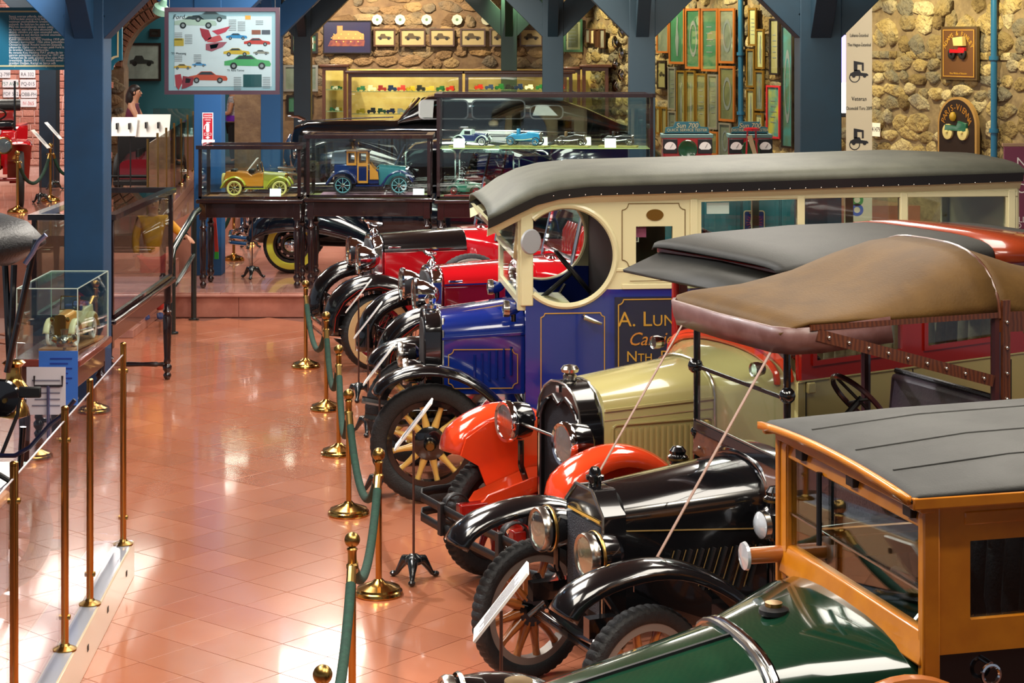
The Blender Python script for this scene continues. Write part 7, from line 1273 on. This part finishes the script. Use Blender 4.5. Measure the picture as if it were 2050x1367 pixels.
for k in range(5): MB().cyl((-.9+.12*k, -.05, .6), (-.9+.12*k, -.05, .78), .035, n=10).build('engine_cylinder', BLKM, t)
t = thing('glass_counter', 'brown museum counter with a glass showcase top', 'counter', (D(352, 300, 38.2).x-.45, 38.2, ZU)); B('counter_base', mat('counter_wood', '6a4434', .35, 0, .3), t, 0, 1.1, 0, .6, 0, .75, .01); B('counter_top', mat('pale_counter_top', 'a8b8b4', .2), t, -.02, 1.12, -.02, .62, .75, .78, .004)
for y in (0, .596): B('glass_pane', GL, t, 0, 1.1, y, y+.004, .78, 1.3)
for x in (0, 1.096): B('glass_pane', GL, t, x, x+.004, .004, .596, .78, 1.3)
B('top_pane', GL, t, 0, 1.1, 0, .6, 1.3, 1.305)
for k in range(8): o = tag(MB().lathe([(.03, 0), (.04, .03), (.02, .08), (.03, .12), (0, .13)], n=10).build('souvenir_bottle', mat('pale_blue_glassware', 'a8c8d0', .1, .2, .5), None), 'small pale glass souvenir standing in a row inside the museum counter', 'souvenir', 'souvenirs in the glass counter'); o.location = (t.location.x+.12+.12*k, 38.5, ZU+.781)
struct(B('door_1', mat('brown_door', '4a2c20', .4, 0, .2), None, -5.84, -5.32, 41.7, 41.78, ZU, 3.3))
# ================================================================ PEOPLE
SKIN = mat('skin', 'c08a6c', .5); HAIR = mat('dark_hair', '17110f', .45, 0, 0, '241a16', 40, .3, 60)
def limbs(name, chains, m, parent, sub=2):
    """continuous skinned surface grown from chains of (point, radius); chains share points"""
    V, E, Rd, idx = [], [], [], {}
    for ch in chains:
        prev = None
        for p, r in ch:
            key = tuple(round(x, 4) for x in p)
            if key not in idx: idx[key] = len(V); V.append(p); Rd.append(r)
            i = idx[key]
            if prev is not None and prev != i: E.append((prev, i))
            prev = i
    me = bpy.data.meshes.new(name); me.from_pydata(V, E, []); o = link(name, me, m, parent); md = o.modifiers.new('skin', 'SKIN'); md.use_smooth_shade = True
    for i, r in enumerate(Rd):
        sv = me.skin_vertices[0].data[i]; sv.radius = r if isinstance(r, tuple) else (r, r); sv.use_root = (i == 0)
    s = o.modifiers.new('subsurf', 'SUBSURF'); s.levels = s.render_levels = sub; return o
def hand(ch, w, d, up, sc=1.0):
    """fingers rooted in the palm at w, pointing along d"""
    w, d, up = Vector(w), Vector(d).normalized(), Vector(up).normalized(); sd = d.cross(up).normalized(); palm = w+d*.06*sc
    for k, (o_, L) in enumerate(((-.03, .075), (-.01, .085), (.01, .08), (.028, .062))):
        a = palm+sd*o_*sc; ch.append([(tuple(palm), .024*sc), (tuple(a+d*.02*sc), .011*sc), (tuple(a+d*(.02+L*.5)*sc-up*.008*sc), .0095*sc), (tuple(a+d*(.02+L)*sc-up*.03*sc), .008*sc)])
    ch.append([(tuple(palm), .024*sc), (tuple(w+d*.03*sc-sd*.04*sc), .012*sc), (tuple(w+d*.065*sc-sd*.055*sc-up*.01*sc), .009*sc)]); return palm
def person(label, P, rz, h, top, trousers, lh, rh, le, re, hair_long, sleeve=None, shoes=BLKM, collar=None, lean=.0):
    """faces local +x; lh, rh hand positions and le, re elbows, in units of body height 1"""
    t = thing('person', label, 'person', P, rz); s = h
    v = lambda x, y, z: (x*s, y*s, z*s)
    ch = []; pel, wai, che, nek, hd = v(0, 0, .52), v(.005+lean*.3, 0, .62), v(lean*.7, 0, .74), v(.01+lean, 0, .845), v(.02+lean, 0, .885)
    ch.append([(pel, (.075*s, .095*s)), (wai, (.06*s, .078*s)), (che, (.068*s, .09*s)), (nek, .034*s), (hd, .042*s), (v(.028+lean, 0, .935), .060*s), (v(.02+lean, 0, .975), .048*s)])
    for sg, el, ha in ((1, le, lh), (-1, re, rh)):
        sh = v(lean*.85, sg*.105, .80); ch.append([(che, (.068*s, .09*s)), (sh, .036*s), (v(*el), .026*s), (v(*ha), .019*s)])
        d = Vector(v(*ha))-Vector(v(*el)); p_ = hand(ch, v(*ha), d, (0, 0, 1) if abs(d.normalized().z) < .8 else (1, 0, 0), s/1.7); ch.append([(v(*ha), .019*s), (tuple(p_), .024*s/1.7)])
        ch.append([(pel, (.075*s, .095*s)), (v(0, sg*.052, .47), .055*s), (v(.012, sg*.055, .28), .036*s), (v(-.005, sg*.055, .05), .024*s), (v(.03, sg*.055, .022), .022*s), (v(.085, sg*.06, .016), .018*s)])
    limbs('body', ch, SKIN, t)
    tc = [[(v(0, 0, .50), (.082*s, .102*s)), (wai, (.07*s, .088*s)), (che, (.077*s, .098*s)), (v(.008+lean, 0, .825), (.042*s, .05*s))]]
    for sg, el, ha in ((1, le, lh), (-1, re, rh)):
        sh = v(lean*.85, sg*.105, .80); c_ = [(che, (.077*s, .098*s)), (sh, .044*s)]
        if sleeve == 'long': c_ += [(v(*el), .035*s), (tuple(Vector(v(*el)).lerp(Vector(v(*ha)), .85)), .028*s)]
        elif sleeve == 'short': c_ += [(tuple(Vector(sh).lerp(Vector(v(*el)), .45)), .040*s)]
        tc.append(c_)
    tp = limbs('top', tc, top, t)
    if sleeve == 'long' and collar:
        for el, ha in ((le, lh), (re, rh)): e_, h_ = Vector(v(*el)), Vector(v(*ha)); MB().tube([e_.lerp(h_, .82), e_.lerp(h_, .97)], .030*s, 12).build('cuff', collar, tp)
    pc = []
    for sg in (1, -1): pc.append([(v(0, 0, .51), (.08*s, .10*s)), (v(0, sg*.053, .46), .063*s), (v(.012, sg*.055, .28), .045*s), (v(-.003, sg*.055, .055), .034*s)])
    limbs('trousers', pc, trousers, t)
    for sg in (1, -1): MB().ringloft([[(x*s, (sg*.056+w_*math.cos(a))*s, (max(0.002, zc+hh*math.sin(a)))*s) for a in [2*PI*k/10 for k in range(10)]] for x, w_, zc, hh in ((-.035, .012, .025, .02), (-.02, .026, .03, .03), (.03, .028, .025, .026), (.08, .03, .018, .018), (.105, .015, .014, .012))]).build('shoe', shoes, t)
    hc = Vector(v(.02+lean, 0, .945)); hr = MB().sph(hc+Vector((-.012*s, 0, .012*s)), .066*s, 16, (1.08, .98, 1.05)); hm = hr.build('hair', HAIR, t, smooth=80)
    for q in hm.data.vertices:        # open the face
        d = q.co-hc
        if d.x > .012*s and d.z < .035*s: q.co = hc+Vector((.012*s, d.y*.95, d.z))
    if hair_long: MB().tube([hc+Vector((-.03*s, 0, .02*s)), hc+Vector((-.055*s, 0, -.04*s)), hc+Vector((-.06*s, 0, -.10*s)), hc+Vector((-.045*s, 0, -.16*s))], [.05*s, .052*s, .048*s, .02*s], 14).build('long_hair', HAIR, hm, smooth=80)
    f = hc+Vector((.055*s, 0, -.01*s)); MB().tube([f+Vector((-.005*s, 0, .014*s)), f+Vector((.008*s, 0, -.008*s)), f+Vector((.0, 0, -.014*s))], [.006*s, .009*s, .006*s], 8).build('nose', SKIN, t)
    for sg in (1, -1): MB().sph(f+Vector((-.008*s, sg*.022*s, .012*s)), .0075*s, 8).build('eye', INK, t); MB().sph(hc+Vector((-.002*s, sg*.062*s, -.008*s)), .014*s, 8, (.7, .35, 1.1)).build('ear', SKIN, t); MB().bar(f+Vector((-.004*s, sg*.034*s, .024*s)), f+Vector((.0, sg*.012*s, .026*s)), .004*s, .005*s).build('eyebrow', HAIR, t)
    MB().tube([f+Vector((-.004*s, -.018*s, -.032*s)), f+Vector((.002*s, 0, -.031*s)), f+Vector((-.004*s, .018*s, -.032*s))], .005*s, 6).build('mouth', mat('lips', 'a05a50', .5), t)
    return t
VEST = mat('maroon_vest_cloth', '5a1c34', .8); BLKC = mat('black_cloth', '141418', .85); BLS = mat('white_patterned_blouse', 'c8c4c8', .8, 0, 0, '7a7680', 22); YJ = mat('yellow_jacket_cloth', 'd8940c', .7, 0, 0, 'c88408', 14); PUR = mat('purple_jacket_cloth', '6a18a8', .75)
p = D(262, 300, 36.4); person('woman in a sleeveless maroon vest with long dark hair leaning over a panel', (p.x, 36.4, ZU), 0, 1.78, VEST, BLKC, (.22, .08, .56), (.24, -.07, .57), (.10, .13, .64), (.11, -.13, .64), True, lean=.03)
p = D(463, 300, 41.0); q = person('person in a white patterned blouse with a purple jacket tied at the waist', (p.x, 41.3, ZU), PI, 1.74, BLS, BLKC, (.13, .08, .62), (.14, -.07, .62), (.03, .14, .63), (.03, -.14, .63), False, 'short')
MB().ringloft([[(.105*math.cos(a)*k_*1.74, .12*math.sin(a)*k_*1.74, z*1.74) for a in [2*PI*i/20 for i in range(20)]] for z, k_ in ((.60, .80), (.565, .86), (.53, .86))]).build('tied_jacket', PUR, q, smooth=70)
MB().ringloft([[(x*1.74, y*1.74, z*1.74) for x, y in ((xo-.02, yo-.05), (xo+.02, yo-.05), (xo+.02, yo+.05), (xo-.02, yo+.05))] for z, xo, yo in ((.56, -.07, .04), (.48, -.105, .06), (.38, -.13, .07), (.30, -.11, .08))]).build('jacket_tail', PUR, q, bevel=.03)
p = Vector((-4.50, 24.35, .1)); hx = Vector((ra.lerp(rb, .68).x, ra.lerp(rb, .68).y, ra.lerp(rb, .68).z+.05))-p; hh = 1.55
person('young person in a yellow jacket with black cuffs holding the handrail', p, -PI/2+.25, hh, YJ, mat('red_trousers', 'b0281c', .8), (.10, .255, .665), (.03, -.13, .50), (.03, .20, .70), (.0, -.14, .64), False, 'long', mat('blue_trainer', '2c3a6a', .6), BLKC)
p = Vector((D(122, 262, 33.0).x+.45, 33.6, ZU)); person('visitor in dark clothes mostly hidden behind the near blue post, hand reaching out', p, PI, 1.7, mat('dark_blue_cloth', '1c2436', .85), BLKC, (.15, .1, .72), (.2, -.06, .73), (.05, .14, .68), (.06, -.14, .68), False, 'long')

p = D(430, 480, 26.6); t = thing('rolled_flag', 'red and green cloth strip hanging on the blue platform post', 'flag', (p.x, 26.62, 0)); MB().prism([(-.03, 0, 1.18), (.01, 0, 1.18), (.045, 0, .68), (-.005, 0, .68)], (0, .03, 0)).build('red_cloth', mat('red_cloth', 'a82c20', .8), t); MB().prism([(-.005, 0, .68), (.045, 0, .68), (.047, 0, .58), (-.01, 0, .58)], (0, .03, 0)).build('green_end', mat('green_cloth', '2c9a30', .8), t); MB().cyl((-.01, .02, 1.18), (-.01, .26, 1.22), .01).build('hook', IRON, t)
